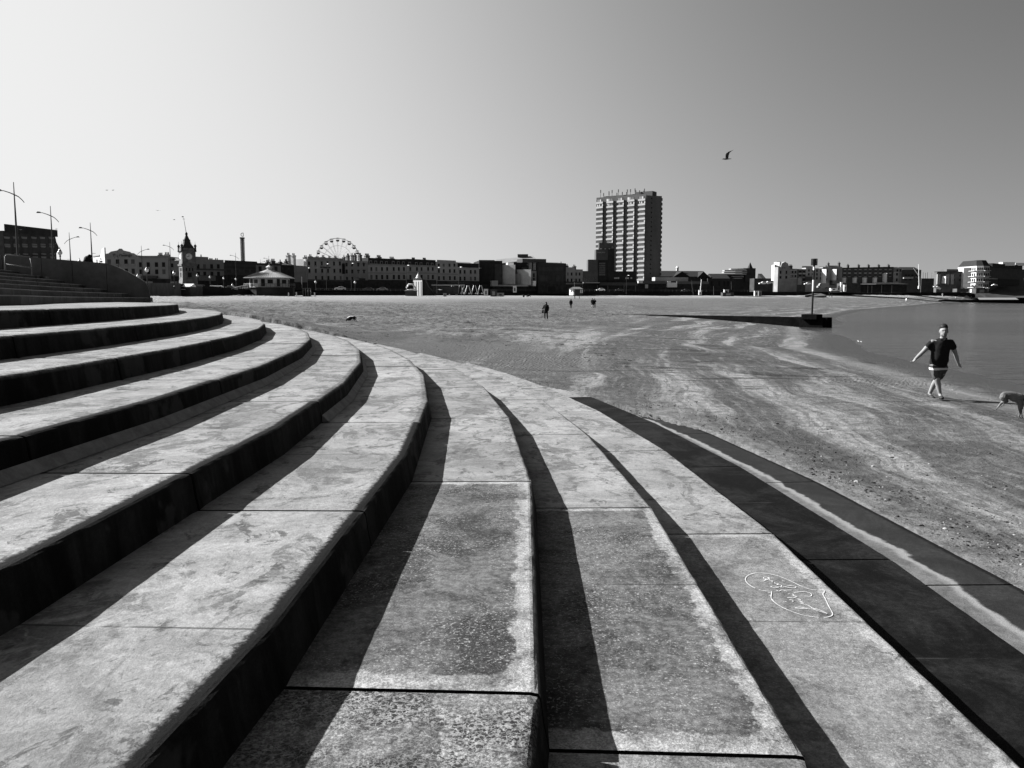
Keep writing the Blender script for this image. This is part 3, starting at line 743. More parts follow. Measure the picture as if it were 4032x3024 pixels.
MB().lathe([(.1, 0), (.32, .35), (.42, .7), (.3, 1.05), (.06, 1.3)], (0, 0, zz(930)), 10).build('ball_finial', MCD, ct)
for a, b_ in ((-1, -1), (1, -1), (1, 1), (-1, 1)):
    MB().lathe([(.3, zz(992)), (.36, zz(986)), (.3, zz(984)), (.3, zz(972)), (.48, zz(971)), (.42, zz(968)), (.25, zz(965)), (.04, zz(962)), (.03, zz(952))], (a * hw * .98, b_ * hw * .98, 0), 8).build('corner_turret', MCD, ct)
mcf = mat('clock_dial', .7, .6, .05, 2.)
for ang in (0, -90):
    M_ = Matrix.Rotation(R(ang), 4, 'Z')
    cz = zz(1011); rr_ = hw * .47
    f_ = MB().lathe([(rr_, -.06), (rr_, .06), (.01, .06)], (0, 0, 0), 24).build('clock_face', mcf, ct); f_.matrix_local = M_ @ Matrix.Translation((0, -hw - .02, cz)) @ Matrix.Rotation(R(90), 4, 'X')
    hnd = MB().bb((-.05, -.05, .07), (.05, rr_ * .8, .1)); hnd.bb((-rr_ * .6, -.06, .07), (.05, .06, .1)); hnd.build('clock_hand', M_LDARK, f_)
    rg = MB()
    for i in range(12): 
        a_ = i * math.pi / 6; rg.box((math.cos(a_) * rr_ * .86, math.sin(a_) * rr_ * .86, .075), (.16, .05, .03), a_)
    rg.build('hour_marks', M_LDARK, f_)
    nch = MB()
    for sx_ in (-.45, 0, .45): nch.bb((sx_ * hw - .17, -hw * 1.04 - .06, zz(1068)), (sx_ * hw + .17, -hw * 1.04 + .02, zz(1056)))
    nch.bb((-.55, -hw * 1.04 - .06, zz(1092)), (.55, -hw * 1.04 + .02, zz(1074)))
    nc = nch.build('lancet_windows', M_GLASS, ct); nc.matrix_local = M_
fp0 = at(741, 918, d); fp1 = at(734, 860, d); wl = ct.location
MB().tube([(0, 0, zz(922)), Matrix.Rotation(-ct.rotation_euler.z, 3, 'Z') @ Vector((-(8.5) * S, 0, zz(858)))], [.13, .06], 8).build('flagpole', mat('pole_white', .6, .5), ct)
vn = Matrix.Rotation(-ct.rotation_euler.z, 3, 'Z') @ Vector((-8.5 * S, 0, zz(857)))
MB().tube([vn + Vector((-.3, 0, -.4)), vn + Vector((.4, 0, -.4))], .05, 6).bb(vn + Vector((-.5, -.03, .1)), vn + Vector((.05, .03, .4))).build('weather_vane', M_METAL, ct)

# --- between clock tower and terrace
b = Bld('seafront_hotel', 'low two storey grey hotel with rooftop railings right of the clock tower', 'building', 772, 886, 1019, 292, 300, 11, M_REN2, base=1138)
b.rect('parapet', 773, 1012, 826, 1020, M_REN2, .05, .5); b.wins([785, 810, 838, 864], [1049], 11, 17); b.wins([785, 810, 838, 864], [1078], 11, 16); b.cornice(1060, 1063, M_FASCIA, .25)
b.chimney(814, 10, 1010, 1020, M_BRICK, 1); b.chimney(852, 16, 1023, 1032, M_REN2, 3); b.chimney(874, 14, 1022, 1032, M_REN2, 2)
b.rect('shop_sign', 785, 1086, 852, 1105, mat('shop_sign_grey', .16, .7), .8); b.shop(1086)
b = Bld('seafront_club', 'long flat roofed dark club building with a dim lettered sign', 'building', 886, 1012, 1033, 300, 312, 14, mat('club_render', .062, .9, .25, .4), base=1138)
b.cornice(1030, 1036, M_DARK, .4); b.rect('band', 888, 1052, 1010, 1055, M_DARK, .2); b.wins([905, 935, 975, 1000], [1068], 16, 12, M_DARK)
b.rect('sign_board', 906, 1083, 952, 1108, mat('sign_board_dark', .028, .7), .9); b.shop(1086)
q = MB()
for i, (u_, h_) in enumerate(((0, 5), (6, 3), (10, 4), (14, 3), (20, 5), (24, 6))): a0 = b.loc(914 + u_, 1096 + 2, .95); q.bb((a0[0], -1.0, a0[1]), (a0[0] + .3, -.92, a0[1] + h_ * .09)); q.bb((a0[0], -1.0, a0[1]), (a0[0] + .42, -.92, a0[1] + .12))
q.build('sign_strokes', M_FASCIA, b.o)
for px in (1025,): pass
b = Bld('rendered_block', 'pale grey rendered block behind the round pavilion cupola', 'building', 1012, 1109, 1040, 312, 318, 12, M_REN2, base=1140)
b.cornice(1038, 1043, M_DARK, .35); b.wins([1028, 1090], [1058], 12, 18); b.chimney(1071, 14, 1030, 1042, M_BRICK, 3); b.chimney(1091, 15, 1025, 1042, M_BRICK, 3); b.shop(1095)
b = Bld('dark_gable_house', 'very dark plain walled house beside the pair of tall chimneys', 'house', 1109, 1161, 1042, 318, 322, 12, mat('tarred_wall', .03, .9, .3, .5), base=1142)
b.roof(1034, M_DARK, 4); b.chimney(1123, 9, 1030, 1042, M_BRICK, 1); b.chimney(1146, 10, 1027, 1042, M_BRICK, 2); b.wins([1116, 1140], [1057], 7, 8, M_DARK); b.shop(1110)
b = Bld('low_shop', 'grey shop house under two tall sunlit chimney stacks', 'house', 1161, 1211, 1045, 322, 328, 11, M_REN2, base=1142)
b.rect('band', 1168, 1072, 1205, 1076, M_MID, .15); b.shop(1112)
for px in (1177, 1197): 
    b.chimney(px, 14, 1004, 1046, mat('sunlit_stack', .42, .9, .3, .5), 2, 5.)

# --- the long terrace
def dt_(px): return 328 + (px - 1212) * .105
TG = 'terraced buildings along the promenade'
def ter(label, pl, pr, top, m, **kw): return Bld('terraced_building', label, 'terrace', pl, pr, top, dt_(pl), dt_(pr), 11, m, base=1149, group=TG, **kw)
b = ter('four storey terrace pub with a long dark sign between its upper windows', 1212, 1354, 1019, M_REN)
b.wins([1220, 1245, 1270, 1293, 1318, 1341], [1037], 7.5, 15, None, M_REN2); b.wins([1221, 1246, 1271, 1294, 1319, 1342], [1066], 7.5, 15, None, M_REN2); b.wins([1246, 1271, 1295, 1320, 1343], [1094], 7, 15)
b.rect('sunlit_quoin', 1207, 1020, 1211, 1046, M_WHITE, .2, 1)
u, z = b.loc(1283, 1053.5); text('lettering', 'WETHERSPOON', .92, M_LDARK, b.o, (u, -.12, z), depth=.05, sx=.78)
b.cornice(1018, 1021, M_REN2, .3); b.shop(1103, fascia=3); b.rect('awning', 1265, 1113, 1352, 1121, M_DARK, 1.2)
for px, w_, t in ((1226, 14, 1013), (1245, 14, 1008), (1274, 14, 1014), (1295, 13, 1008), (1320, 12, 1010), (1343, 12, 1008)): b.chimney(px, w_, t, 1020, M_BRICK, 2)
b = ter('plain terrace house with a projecting dark vertical sign on its left edge', 1354, 1402, 1024, M_REN2)
b.wins([1367, 1388], [1042], 8, 14); b.wins([1367, 1389], [1069], 8, 15); b.wins([1368, 1389], [1096], 7, 12); b.shop(1104)
b.rect('hanging_sign', 1356, 1037, 1361, 1078, M_LDARK, 1.0); b.chimney(1376, 7, 1011, 1026, M_BRICK, 1); b.chimney(1392, 9, 1004, 1026, M_BRICK, 2)
b = ter('terrace house with dark window surrounds and a shop awning, right of the vertical sign', 1402, 1452, 1027, M_REN2)
b.wins([1413, 1435], [1042, 1069], 6, 14); b.rect('lintel', 1409, 1037, 1419, 1040, M_DARK, .2); b.rect('lintel', 1431, 1037, 1441, 1040, M_DARK, .2); b.rect('lintel', 1409, 1063, 1419, 1066, M_DARK, .2); b.rect('lintel', 1431, 1063, 1441, 1066, M_DARK, .2)
b.rect('band', 1411, 1091, 1441, 1095, M_MID, .25); b.rect('sign_board', 1418, 1096, 1440, 1103, M_DARK, .3); b.shop(1104)
b.chimney(1408, 5, 1004, 1028, M_BRICK, 1); b.chimney(1419, 9, 1004, 1028, M_BRICK, 2); b.chimney(1439, 10, 1002, 1028, M_BRICK, 2)
for i, (pl, pr, top, rdg, lab, cols, ch) in enumerate((
        (1452, 1545, 1041, 1019, 'pale terrace house with arched lower windows under a dormered slate roof and wide chimneys', [1464, 1484, 1506, 1526], ((1474, 20, 1005), (1520, 20, 1009))),
        (1545, 1602, 1043, 1022, 'narrow terrace house under a dark attic roof, directly right of the wide chimneys', [1552, 1572, 1592], ((1570, 22, 1017),)),
        (1602, 1717, 1046, 1024, 'broad pale terrace house with a row of attic dormers behind the striped castle slide', [1617, 1643, 1661, 1687, 1705], ((1654, 16, 1019), (1697, 16, 1018))))):
    b = ter(lab, pl, pr, top, M_REN)
    b.rect('attic_roof', pl + .3, rdg, pr - .3, top + .5, M_SLATE, -.45, 7.); b.wins(cols, [1059], 7, 14, None, M_REN2); b.wins(cols, [1091], 8, 17); b.cornice(top, top + 2.5, M_REN2, .3); b.cornice(1074, 1076, M_REN2, .2); b.shop(1103)
    for c_ in cols:
        u, z = b.loc(c_, (top + rdg) / 2 + 1); dm = MB().bb((u - .7, .3, b.H + .2), (u + .7, 2.5, b.H + 1.7)).build('dormer', M_REN2, b.o)
        MB().bb((u - .45, .26, b.H + .4), (u + .45, .32, b.H + 1.45)).build('pane', M_GLASS, dm)
    for px, w_, t in ch: b.chimney(px, w_, t, rdg + 3, M_REN2, 4, 4.5)
b = ter('three storey terrace building with a flat stepped parapet and round headed windows', 1718, 1803, 1030, M_REN)
b.rect('parapet', 1722, 1026, 1796, 1031, M_REN, .0, .4); b.wins([1729, 1748, 1771, 1790], [1044], 7, 12, None, M_REN2); b.wins([1729, 1748, 1772, 1790], [1067], 7, 14, None, M_REN2); b.wins([1729, 1748, 1772, 1791], [1095], 7, 15); b.cornice(1078, 1080, M_REN2, .2); b.shop(1107)
b = ter('low two storey terrace building with a slate mansard above the lettered arcade sign', 1803, 1887, 1052, M_REN)
b.rect('mansard', 1804, 1038, 1886, 1051, M_SLATE, .05, 3); b.roof(1029, M_REN2, 7); b.wins([1813, 1830, 1854, 1871], [1070], 7, 14, None, M_REN2); b.wins([1813, 1830, 1854, 1871], [1097], 7, 15); b.shop(1107)
u, z = b.loc(1806, 1113, 1.2)
sb = MB().bb((b.loc(1762, 1120, 1.2)[0], -1.1, b.loc(1762, 1119, 1.2)[1]), (b.loc(1852, 1108, 1.2)[0], -.65, b.loc(1852, 1108, 1.2)[1])).build('sign_board', M_DARK, b.o)
text('lettering', 'SHOWBOAT', 1.15, mat('sign_letters_dim', .11, .7), b.o, (u, -1.14, z), depth=.03, sx=1.35)

# --- cinema and shops
D2 = 405
b = Bld('dark_brick_cinema', 'tall dark brick hall left of the pale stepped building', 'building', 1887, 1978, 1026, 402, 404, 20, mat('cinema_brick', .022, .9, .3, .4), base=1149)
b.rect('parapet', 1887, 1024, 1948, 1030, M_DARK, .2, 1); b.rect('wing', 1948, 1040, 1976, 1150, M_DARK, .4); b.shop(1120)
b.rect('lamp_glint', 1888, 1054, 1896, 1057, M_MID, .6)
b = Bld('amusement_hall', 'pale stepped modern hall with big blank sunlit walls and a long sloping ridge roof', 'building', 1976, 2118, 1044, D2, D2 + 6, 22, M_DARK, base=1149)
def face(nm, x0, y0, x1, y1, m, out_, deep=3.): return b.rect(nm, x0, y0, x1, y1, m, out_, deep)
def lit_block(nm, x0, y0, x1, y1, m, turn, out_, bld):
    """a block turned about its right edge so that its front takes the sun from the left"""
    a = bld.loc(x0, y1, out_); c = bld.loc(x1, y0, out_); w_ = c[0] - a[0]
    dx = w_; dy = w_ * math.tan(R(turn))
    poly = [(0, 0), (dx, -dy), (dx, 3), (0, 3 + 0)]
    o = MB().extr(poly, a[1], c[1]).build(nm, m, bld.o); o.location = (a[0], -out_, 0); return o
MP = mat('pale_panel', .34, .9, .18, .25)
lit_block('stair_tower', 1977, 1044, 2016, 1120, MP, 44, .2, b); lit_block('upper_block', 2000, 1034, 2017, 1060, MP, 44, .3, b)
lit_block('side_panel', 2012, 1079, 2040, 1121, mat('panel_grey', .2, .9, .15, .3), 44, 1.5, b); lit_block('front_panel', 2037, 1062, 2077, 1122, MP, 44, 3.0, b)
b.rect('glazed_storey', 2018, 1034, 2075, 1064, M_GLASS, .5); b.rect('balcony_unit', 2056, 1052, 2076, 1063, M_DARK, 1.8)
for px in (2082, 2098): lit_block('fin', px, 1034, px + 9, 1063, mat('fin_grey', .22, .8), 40, .8, b)
lit_block('white_fin', 2110, 1035, 2116, 1069, M_WHITE, 40, .8, b)
b.rect('flat_roof', 2057, 1020, 2150, 1033, M_DARK, 2.4, 6); b.rect('front_wing', 2077, 1066, 2116, 1118, M_REN2, 1.4); 
for px in (2085, 2102):
    for py in (1084, 1102): b.rect('window', px - 3, py - 8, px + 3, py + 7, M_GLASS, 1.5)
lit_block('canopy', 1938, 1122, 2077, 1127, M_STONE, 4, 6., b); lit_block('canopy_sign', 1938, 1105, 1956, 1126, M_STONE, 40, 5.2, b)
b.rect('notice_board', 2098, 1106, 2110, 1126, M_SIGN, 6.2); b.rect('undercroft', 1940, 1127, 2078, 1156, M_SHOP, 3.5)
# long ridge roof behind
p0, p1, p2, p3 = at(1952, 1022, 425), at(2100, 1007, 431), at(2112, 1021, 425), at(1968, 1037, 419)
rf = MB().add([p0, p1, p2, p3, p0 + Vector((0, 14, -9)), p1 + Vector((0, 14, -9)), p2 + Vector((0, 0, -5)), p3 + Vector((0, 0, -5))], [(3, 2, 1, 0), (0, 1, 5, 4), (3, 0, 4, 7), (2, 6, 5, 1), (3, 7, 6, 2)]).build('ridge_roof', M_LROOF, b.o)
bpy.context.view_layer.update(); rf.matrix_parent_inverse = b.o.matrix_world.inverted()
vb = MB().bb(at(2038, 1012, 428), at(2079, 1002, 431)).build('roof_vent', M_DARK, b.o); vb.matrix_parent_inverse = b.o.matrix_world.inverted()
b = Bld('dark_arcade', 'wide dark brick arcade with small upper windows right of the pale stepped building', 'arcade', 2118, 2228, 1034, 408, 416, 16, mat('arcade_brick', .036, .9, .25, .4), base=1149)
b.roof(1030, M_DARK, 8); b.rect('window_band', 2122, 1053, 2218, 1066, M_DARK, .15); b.wins([2127, 2136, 2148, 2160, 2173, 2182, 2196, 2205], [1060], 4, 9, mat('lit_blind', .16, .6)); b.rect('recess', 2124, 1084, 2155, 1108, M_DARK, .2); b.rect('recess', 2190, 1084, 2218, 1108, M_DARK, .2)
b.shop(1120); b.wins([2160, 2167, 2174, 2181], [1137], 3, 11, M_REN, nm='door'); b.rect('shop_front_glass', 2158, 1128, 2186, 1148, M_GLASS, .65)
b.chimney(2221, 8, 1034, 1046, M_BRICK, 1)
b = Bld('terraced_house', 'narrow rendered house with a chimney at each end, nearer the dark arcade', 'house', 2228, 2263, 1052, 416, 418, 10, M_REN2, base=1149, group='pair of chimneyed houses')
b.wins([2235, 2250], [1079, 1103], 6, 12); b.chimney(2240, 14, 1046, 1056, M_BRICK, 3); b.rect('balcony', 2230, 1109, 2262, 1114, M_DARK, .8); b.shop(1120)
b = Bld('terraced_house', 'narrow rendered house with a chimney, nearer the tower block', 'house', 2263, 2294, 1060, 418, 421, 10, M_REN2, base=1149, group='pair of chimneyed houses')
b.wins([2268, 2281], [1079, 1103], 6, 12); b.chimney(2275, 12, 1048, 1060, M_BRICK, 2); b.rect('balcony', 2264, 1109, 2293, 1114, M_DARK, .8); b.shop(1120)

# --- dance hall and its fin
b = Bld('dance_hall', 'stepped brick dance hall with a tall fin in front of the tower block', 'dance hall', 2292, 2420, 1090, 446, 446, 16, M_DARK, base=1148)
mdh = mat('hall_brick', .075, .9, .2, .3); mdd = mat('hall_brick_dark', .02, .9, .3, .4)
b.rect('low_wing', 2292, 1067, 2353, 1090, mdh, .3, 6); b.rect('left_block', 2314, 1022, 2353, 1090, mdh, .0, 8); b.rect('upper_block', 2345, 982, 2393, 1024, mat('hall_brick_pale', .06, .9, .2, .3), .5, 8)
b.rect('fin_back', 2357, 956, 2416, 984, mat('hall_brick_pale', .06, .9, .2, .3), .1, 5); b.rect('stair_shaft', 2353, 1022, 2393, 1110, mdd, .4, 8); b.rect('fin', 2392, 980, 2417, 1110, mdd, .8, 5)
for i in range(7): b.rect('window', 2358, 1035 + i * 7.6, 2382, 1038 + i * 7.6, mat('stair_glass', .13, .5), .5)
for px in (2366, 2381, 2397): b.rect('fin_step', px - 2.5, 978, px + 2.5, 981, M_STONE, .9)
u, z = b.loc(2364, 994); text('lettering', 'DANCING', 1.05, mat('sign_letters_mid', .3, .7), b.o, (u, -.58, z), depth=.03, sx=.9)
u, z = b.loc(2409, 977); text('lettering', 'D', 1.9, mat('sign_letters_mid', .3, .7), b.o, (u, -.2, z), depth=.05, sx=.75)
b.rect('glazed_front', 2293, 1090, 2353, 1112, mat('curtain_glass', .07, .4, .5, 1.6), .6); b.rect('entrance_block', 2416, 1068, 2503, 1112, mdd, .3, 10)
for x0, x1 in ((2415, 2428), (2430, 2437), (2461, 2475), (2482, 2488)): b.rect('window', x0, 1092, x1, 1098, mat('lit_glass', .3, .5), .4)
b.rect('canopy', 2296, 1111, 2360, 1115, M_STONE, 3.); b.rect('canopy', 2361, 1112, 2510, 1124, mat('canopy_grey', .05, .8), 2.6)
b.rect('shopfront', 2294, 1124, 2510, 1156, M_SHOP, 1.)
for px in (2352, 2393, 2457, 2502): b.rect('column', px - 2, 1124, px + 2, 1150, mat('column_grey', .075, .8), 2.4)

# --- tower block
T0, T1, T2 = Vector((50.4, 502)), Vector((77.15, 484)), Vector((86.8, 487.4))
zb = Zat(1150, 484); ZT = Zat(769, 484, 2535)
tb = empty('tower_block', (T1.x, T1.y, zb), math.atan2((T1 - T0).y, (T1 - T0).x), 'tall concrete block of flats with stacked saw tooth balconies and rooftop aerials', 'tower block')
LT = (T1 - T0).length; HT = ZT - zb
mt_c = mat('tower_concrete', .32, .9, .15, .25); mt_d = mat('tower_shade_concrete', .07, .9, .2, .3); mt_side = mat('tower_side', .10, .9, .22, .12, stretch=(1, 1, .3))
inv = Matrix.Rotation(-tb.rotation_euler.z, 3, 'Z')
e2 = inv @ Vector(((T2 - T1).x, (T2 - T1).y, 0))
poly = [(-LT, 0), (0, 0), (e2.x, e2.y), (e2.x - LT, e2.y + 9)]
MB().extr(poly, -2, HT).build('core', mt_side, tb)
nb = 5; pit = LT / 4.72; st_h = HT / 20.6; tooth = math.tan(R(9))
bw = pit * .70
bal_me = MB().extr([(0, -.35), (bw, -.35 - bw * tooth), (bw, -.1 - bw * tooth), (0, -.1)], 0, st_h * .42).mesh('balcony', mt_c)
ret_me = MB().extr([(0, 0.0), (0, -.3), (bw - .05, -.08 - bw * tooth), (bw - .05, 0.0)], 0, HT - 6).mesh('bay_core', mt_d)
gl = [mat('flat_glass_%s' % n, v, .35, .2, 1.) for n, v in (('dark', .05), ('grey', .16), ('pale', .42))]
wvar = []
for k in range(6):
    me_ = None; rr_ = random.Random(k + 3); q = MB(); mats = []
    n_ = 7; fi = []
    for i in range(n_):
        x0, x1 = bw * i / n_, bw * (i + 1) / n_ - .06
        f0 = len(q.f); q.extr([(x0, -.12 - x0 * tooth), (x1, -.12 - x1 * tooth), (x1, -.02 - x1 * tooth), (x0, -.02 - x0 * tooth)], 0, st_h * .5); fi += [rr_.choices([0, 1, 2], [.3, .4, .45])[0] if i < n_ - 2 else rr_.choices([0, 1, 2], [.6, .3, .2])[0]] * (len(q.f) - f0)
    me_ = q.mesh('window_band', gl[0]); me_.materials.append(gl[1]); me_.materials.append(gl[2])
    for p_, v in zip(me_.polygons, fi): p_.material_index = v
    wvar.append(me_)
for c_ in range(nb):
    x0 = -LT + (c_ - .45) * pit if c_ else -LT
    if c_ == 0: x0 = -LT - .2 * pit
    x0 = -LT + c_ * pit
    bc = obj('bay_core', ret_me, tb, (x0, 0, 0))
    for f_ in range(19):
        z = HT - 5.6 - (f_ - .9) * st_h if True else 0
        z = HT - (f_ + 1) * st_h - .3
        if z < 5: continue
        obj('balcony', bal_me, tb, (x0, 0, z - st_h * .0))
        obj('window_band', wvar[(f_ * 5 + c_ * 3 + (f_ * c_) % 4) % 6], tb, (x0, 0, z + st_h * .45))
# right edge: stacked end balconies
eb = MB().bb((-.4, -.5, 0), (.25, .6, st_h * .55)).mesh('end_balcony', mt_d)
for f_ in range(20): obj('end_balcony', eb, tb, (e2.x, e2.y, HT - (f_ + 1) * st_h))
sl = MB()
for f_ in range(18): sl.box((e2.x * .35, e2.y * .35 - .02, HT - (f_ + .6) * st_h), (.5, .5, .7), math.atan2(e2.y, e2.x))
sl.build('stair_windows', M_GLASS, tb)
q = MB(); q.bb((-9, 4, HT), (2, 10, HT + 2.8)); q.build('plant_room', mt_side, tb); MB().bb((-LT + 3, 3, HT), (-9, 8, HT + 1.6)).build('lift_housing', mt_side, tb)
MB().bb((-LT, .0, HT), (0, .3, HT + .8)).build('roof_parapet', mt_side, tb)
for i in range(16):
    x = -LT + 1.2 + i * LT / 16.5 + rng.uniform(-.6, .6); h_ = rng.uniform(1.6, 4.2)
    MB().tube([(x, 2 + (i % 3) * 1.6, HT), (x, 2 + (i % 3) * 1.6, HT + h_ + 1.6)], .12, 6).bb((x - .2, 1.8 + (i % 3) * 1.6, HT + h_), (x + .2, 2.2 + (i % 3) * 1.6, HT + h_ + 1.7)).build('aerial', M_METAL, tb)
MB().bb((-LT + 1, -.5, -1), (-.5, 0, HT - 19.3 * st_h)).build('podium', M_DARK, tb)
# --- right of the tower: low arcades, station roofs, terraces and hotels
b = Bld('shopping_parade', 'long low shop parade with a white billboard right of the tower', 'shops', 2510, 2790, 1112, 470, 478, 12, mat('parade_wall', .03, .9, .4, .5), base=1150)
b.rect('fascia', 2530, 1106, 2628, 1117, mat('fascia_mid', .10, .8), .6); b.rect('fascia', 2664, 1108, 2790, 1118, mat('fascia_mid', .10, .8), .6)
b.rect('upper_storey', 2578, 1092, 2708, 1107, M_STONE, -3, 8)
b.rect('billboard', 2627, 1113, 2665, 1131, M_SIGN, 1.2); b.rect('billboard', 2627, 1107, 2640, 1112, M_SIGN, 1.); b.rect('end_sign', 2512, 1106, 2530, 1115, M_SIGN, 1.); b.rect('poster', 2540, 1120, 2551, 1135, M_LETTER, .4)
b = Bld('railway_station', 'wide station building with slate gables and a small white cupola', 'station', 2592, 2790, 1088, 520, 525, 20, M_DARK, base=1150)
b.roof(1065, M_SLATE, 10)
for px, w_ in ((2680, 36), (2765, 24)):
    u, _ = b.loc(px, 1090); hwid = w_ * b.A.y / F
    g = MB().prism([(-hwid, 0), (hwid, 0), (0, Zat(1068, 520) - Zat(1091, 520))], -1.5, 8).build('gable', M_SLATE, b.o); g.location = (u, 0, b.H - .5)
u, _ = b.loc(2682, 1060)
MB().lathe([(.9, 0), (.9, 1.7), (1.2, 1.8), (.7, 2.5), (.15, 3.1), (.05, 4.4)], (u, 8, Zat(1066, 528) - b.z0), 8).build('cupola', M_WHITE, b.o)
b = Bld('station_wing', 'dark slate roofed hall with a row of arches right of the station', 'building', 2785, 2890, 1096, 520, 522, 14, mat('arch_wall', .034, .9, .3, .5), base=1150)
b.roof(1077, M_SLATE, 7, 3.); b.wins([2800, 2815, 2830, 2850, 2865], [1116], 7, 18)
b = Bld('office_block', 'stepped office building with bright roof slabs on its left and a pointed turret', 'offices', 2846, 2972, 1082, 560, 566, 18, mat('office_wall', .045, .9, .25, .4), base=1150)
for i, (x0, y0, x1) in enumerate(((2875, 1058, 2925), (2850, 1064, 2923), (2848, 1071, 2923), (2848, 1078, 2921), (2885, 1087, 2919), (2890, 1094, 2915))):
    lit_block('roof_slab', x0, y0, x1, y0 + 3.5, M_STONE, 20, 1.2 + i * .4, b)
b.rect('upper_wall', 2923, 1056, 2972, 1083, mat('office_wall', .045), .4, 10)
u, _ = b.loc(2962, 1060); MB().lathe([(2.1, 0), (1.9, .6), (.1, 4.6)], (u, 4, Zat(1058, 560) - b.z0), 4, rot=.78).build('turret_roof', M_SLATE, b.o)
b.rect('entrance_block', 2932, 1082, 2972, 1110, mat('entrance_grey', .05, .9), 1.5)
b = Bld('hipped_hall', 'dark hall with a long hipped slate roof left of the white gabled house', 'building', 2968, 3042, 1096, 540, 541, 8, mat('hall_wall', .04, .9, .3, .4), base=1150)
b.roof(1077, M_SLATE, 7, 5.)
RG = 'houses in the right hand terrace'
DR = 530.
def house(label, pl, pr, top, m, ridge=None, **kw):
    b = Bld('terraced_house', label, 'house', pl, pr, top, DR + (pl - 3040) * .03, DR + (pr - 3040) * .03, 5, m, base=1146, group=RG)
    if ridge: b.roof(ridge, M_SLATE, 5.)
    return b
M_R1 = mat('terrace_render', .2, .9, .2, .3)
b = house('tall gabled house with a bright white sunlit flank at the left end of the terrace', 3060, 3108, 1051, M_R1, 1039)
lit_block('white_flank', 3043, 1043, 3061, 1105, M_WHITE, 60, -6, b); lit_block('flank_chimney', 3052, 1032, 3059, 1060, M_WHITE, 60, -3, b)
b.chimney(3071, 15, 1034, 1044, M_BRICK, 4); b.wins([3070, 3093], [1072], 6, 12); b.wins([3070, 3093], [1092], 8, 10); b.wins([3078, 3086], [1053], 4, 7)
u, _ = b.loc(3085, 1050); MB().prism([(-2.8, 0), (2.8, 0), (2.2, 2.4), (0, 3.6), (-2.2, 2.4)], -.4, 3).build('gable', M_R1, b.o).location = (u, 0, b.H - .3)
b = house('house with two decks of balconies right of the gabled end house', 3108, 3135, 1058, M_R1); b.chimney(3118, 12, 1046, 1058, M_BRICK, 3)
for py in (1063, 1079, 1095): b.rect('balcony', 3109, py, 3134, py + 3, M_STONE, 1.2); 
b.wins([3117, 3129], [1071, 1087], 6, 9)
b = house('narrow dark brick house with pale lintels left of the beacon pole', 3135, 3169, 1059, M_BRICK)
b.wins([3147, 3162], [1069, 1085], 9, 10, M_GLASS, M_STONE, M_STONE); b.wins([3162], [1102], 8, 10, M_GLASS, M_STONE); b.rect('grey_bay', 3139, 1095, 3155, 1121, M_REN2, .8)
b = house('pale rendered house with a first floor bay, directly behind the beacon pole', 3169, 3205, 1054, mat('terrace_pale', .26, .9, .15, .3), 1047)
b.wins([3181, 3196], [1065, 1080], 7, 9); b.rect('bay_window', 3171, 1089, 3200, 1106, M_DARK, 1.2)
b = house('plain grey house immediately right of the beacon pole', 3205, 3235, 1056, M_REN2); b.wins([3213, 3229], [1066, 1080, 1096], 7, 9)
for i, (pl, pr, lab, bx) in enumerate(((3235, 3262, 'house with a tall sunlit bay, nearer the beacon pole', 3246), (3262, 3312, 'wide house with a tall sunlit bay and an arched doorway', 3286))):
    b = house(lab, pl, pr, 1052, M_REN2, 1045 if i else 1050)
    q = b.rect('bay_window', bx - 8, 1060, bx + 10, 1118, M_R1, 2.2)
    for py in (1068, 1083, 1099): b.rect('window', bx - 4, py - 5, bx + 8, py + 5, M_GLASS, 2.3)
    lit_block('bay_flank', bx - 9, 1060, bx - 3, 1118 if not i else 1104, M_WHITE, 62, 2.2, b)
    if i: b.wins([3274], [1062, 1078], 6, 8); b.rect('doorway', 3266, 1104, 3284, 1122, M_DARK, .5); b.chimney(3266, 6, 1036, 1048, M_BRICK, 1); b.chimney(3308, 7, 1034, 1048, M_BRICK, 1)
hx = [3312, 3354, 3393, 3433, 3472, 3513]
hl = ['dark brick house in the row right of the arched doorway, first of five', 'dark brick house behind the left end of the white kiosk, second of five', 'dark brick house in the middle of the row of five', 'dark brick house behind the long flat canopy, fourth of five', 'dark brick house with a tall bright bay at the right end of the row']
for i in range(5):
    b = house(hl[i], hx[i], hx[i + 1], 1057 - i * .8, M_BRICK)
    c1, c2 = hx[i] + 10, hx[i] + 28
    b.wins([c1, c2], [1068, 1083], 8, 9, mat('terrace_glass', .035, .3), M_STONE, M_STONE)
    b.chimney(hx[i] + 31, 8, 1044, 1056, M_BRICK, 2)
    b.rect('roof_edge', hx[i], 1054 - i * .8, hx[i + 1], 1057 - i * .8, M_SLATE, .1, 5)
    b.rect('bay_window', c1 - 4, 1093, c1 + 10, 1116, M_R1, 1.6); b.rect('window', c1, 1096, c1 + 8, 1112, M_GLASS, 1.7)
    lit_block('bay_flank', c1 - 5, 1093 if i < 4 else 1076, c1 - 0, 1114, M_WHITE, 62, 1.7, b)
b = house('pale bay fronted house right of the dark brick row', 3513, 3545, 1057, M_R1, 1051); b.rect('bay_window', 3518, 1070, 3534, 1115, M_REN, 1.5); b.wins([3528, 3540], [1065], 6, 9); b.rect('window', 3524, 1075, 3531, 1085, M_GLASS, 1.6); b.rect('window', 3524, 1096, 3531, 1108, M_GLASS, 1.6)
b = Bld('gabled_inn', 'dark gabled inn with a pale balcony at the right end of the terrace', 'inn', 3545, 3622, 1062, 588, 590, 8, mat('inn_wall', .05, .9, .2, .4), base=1146)
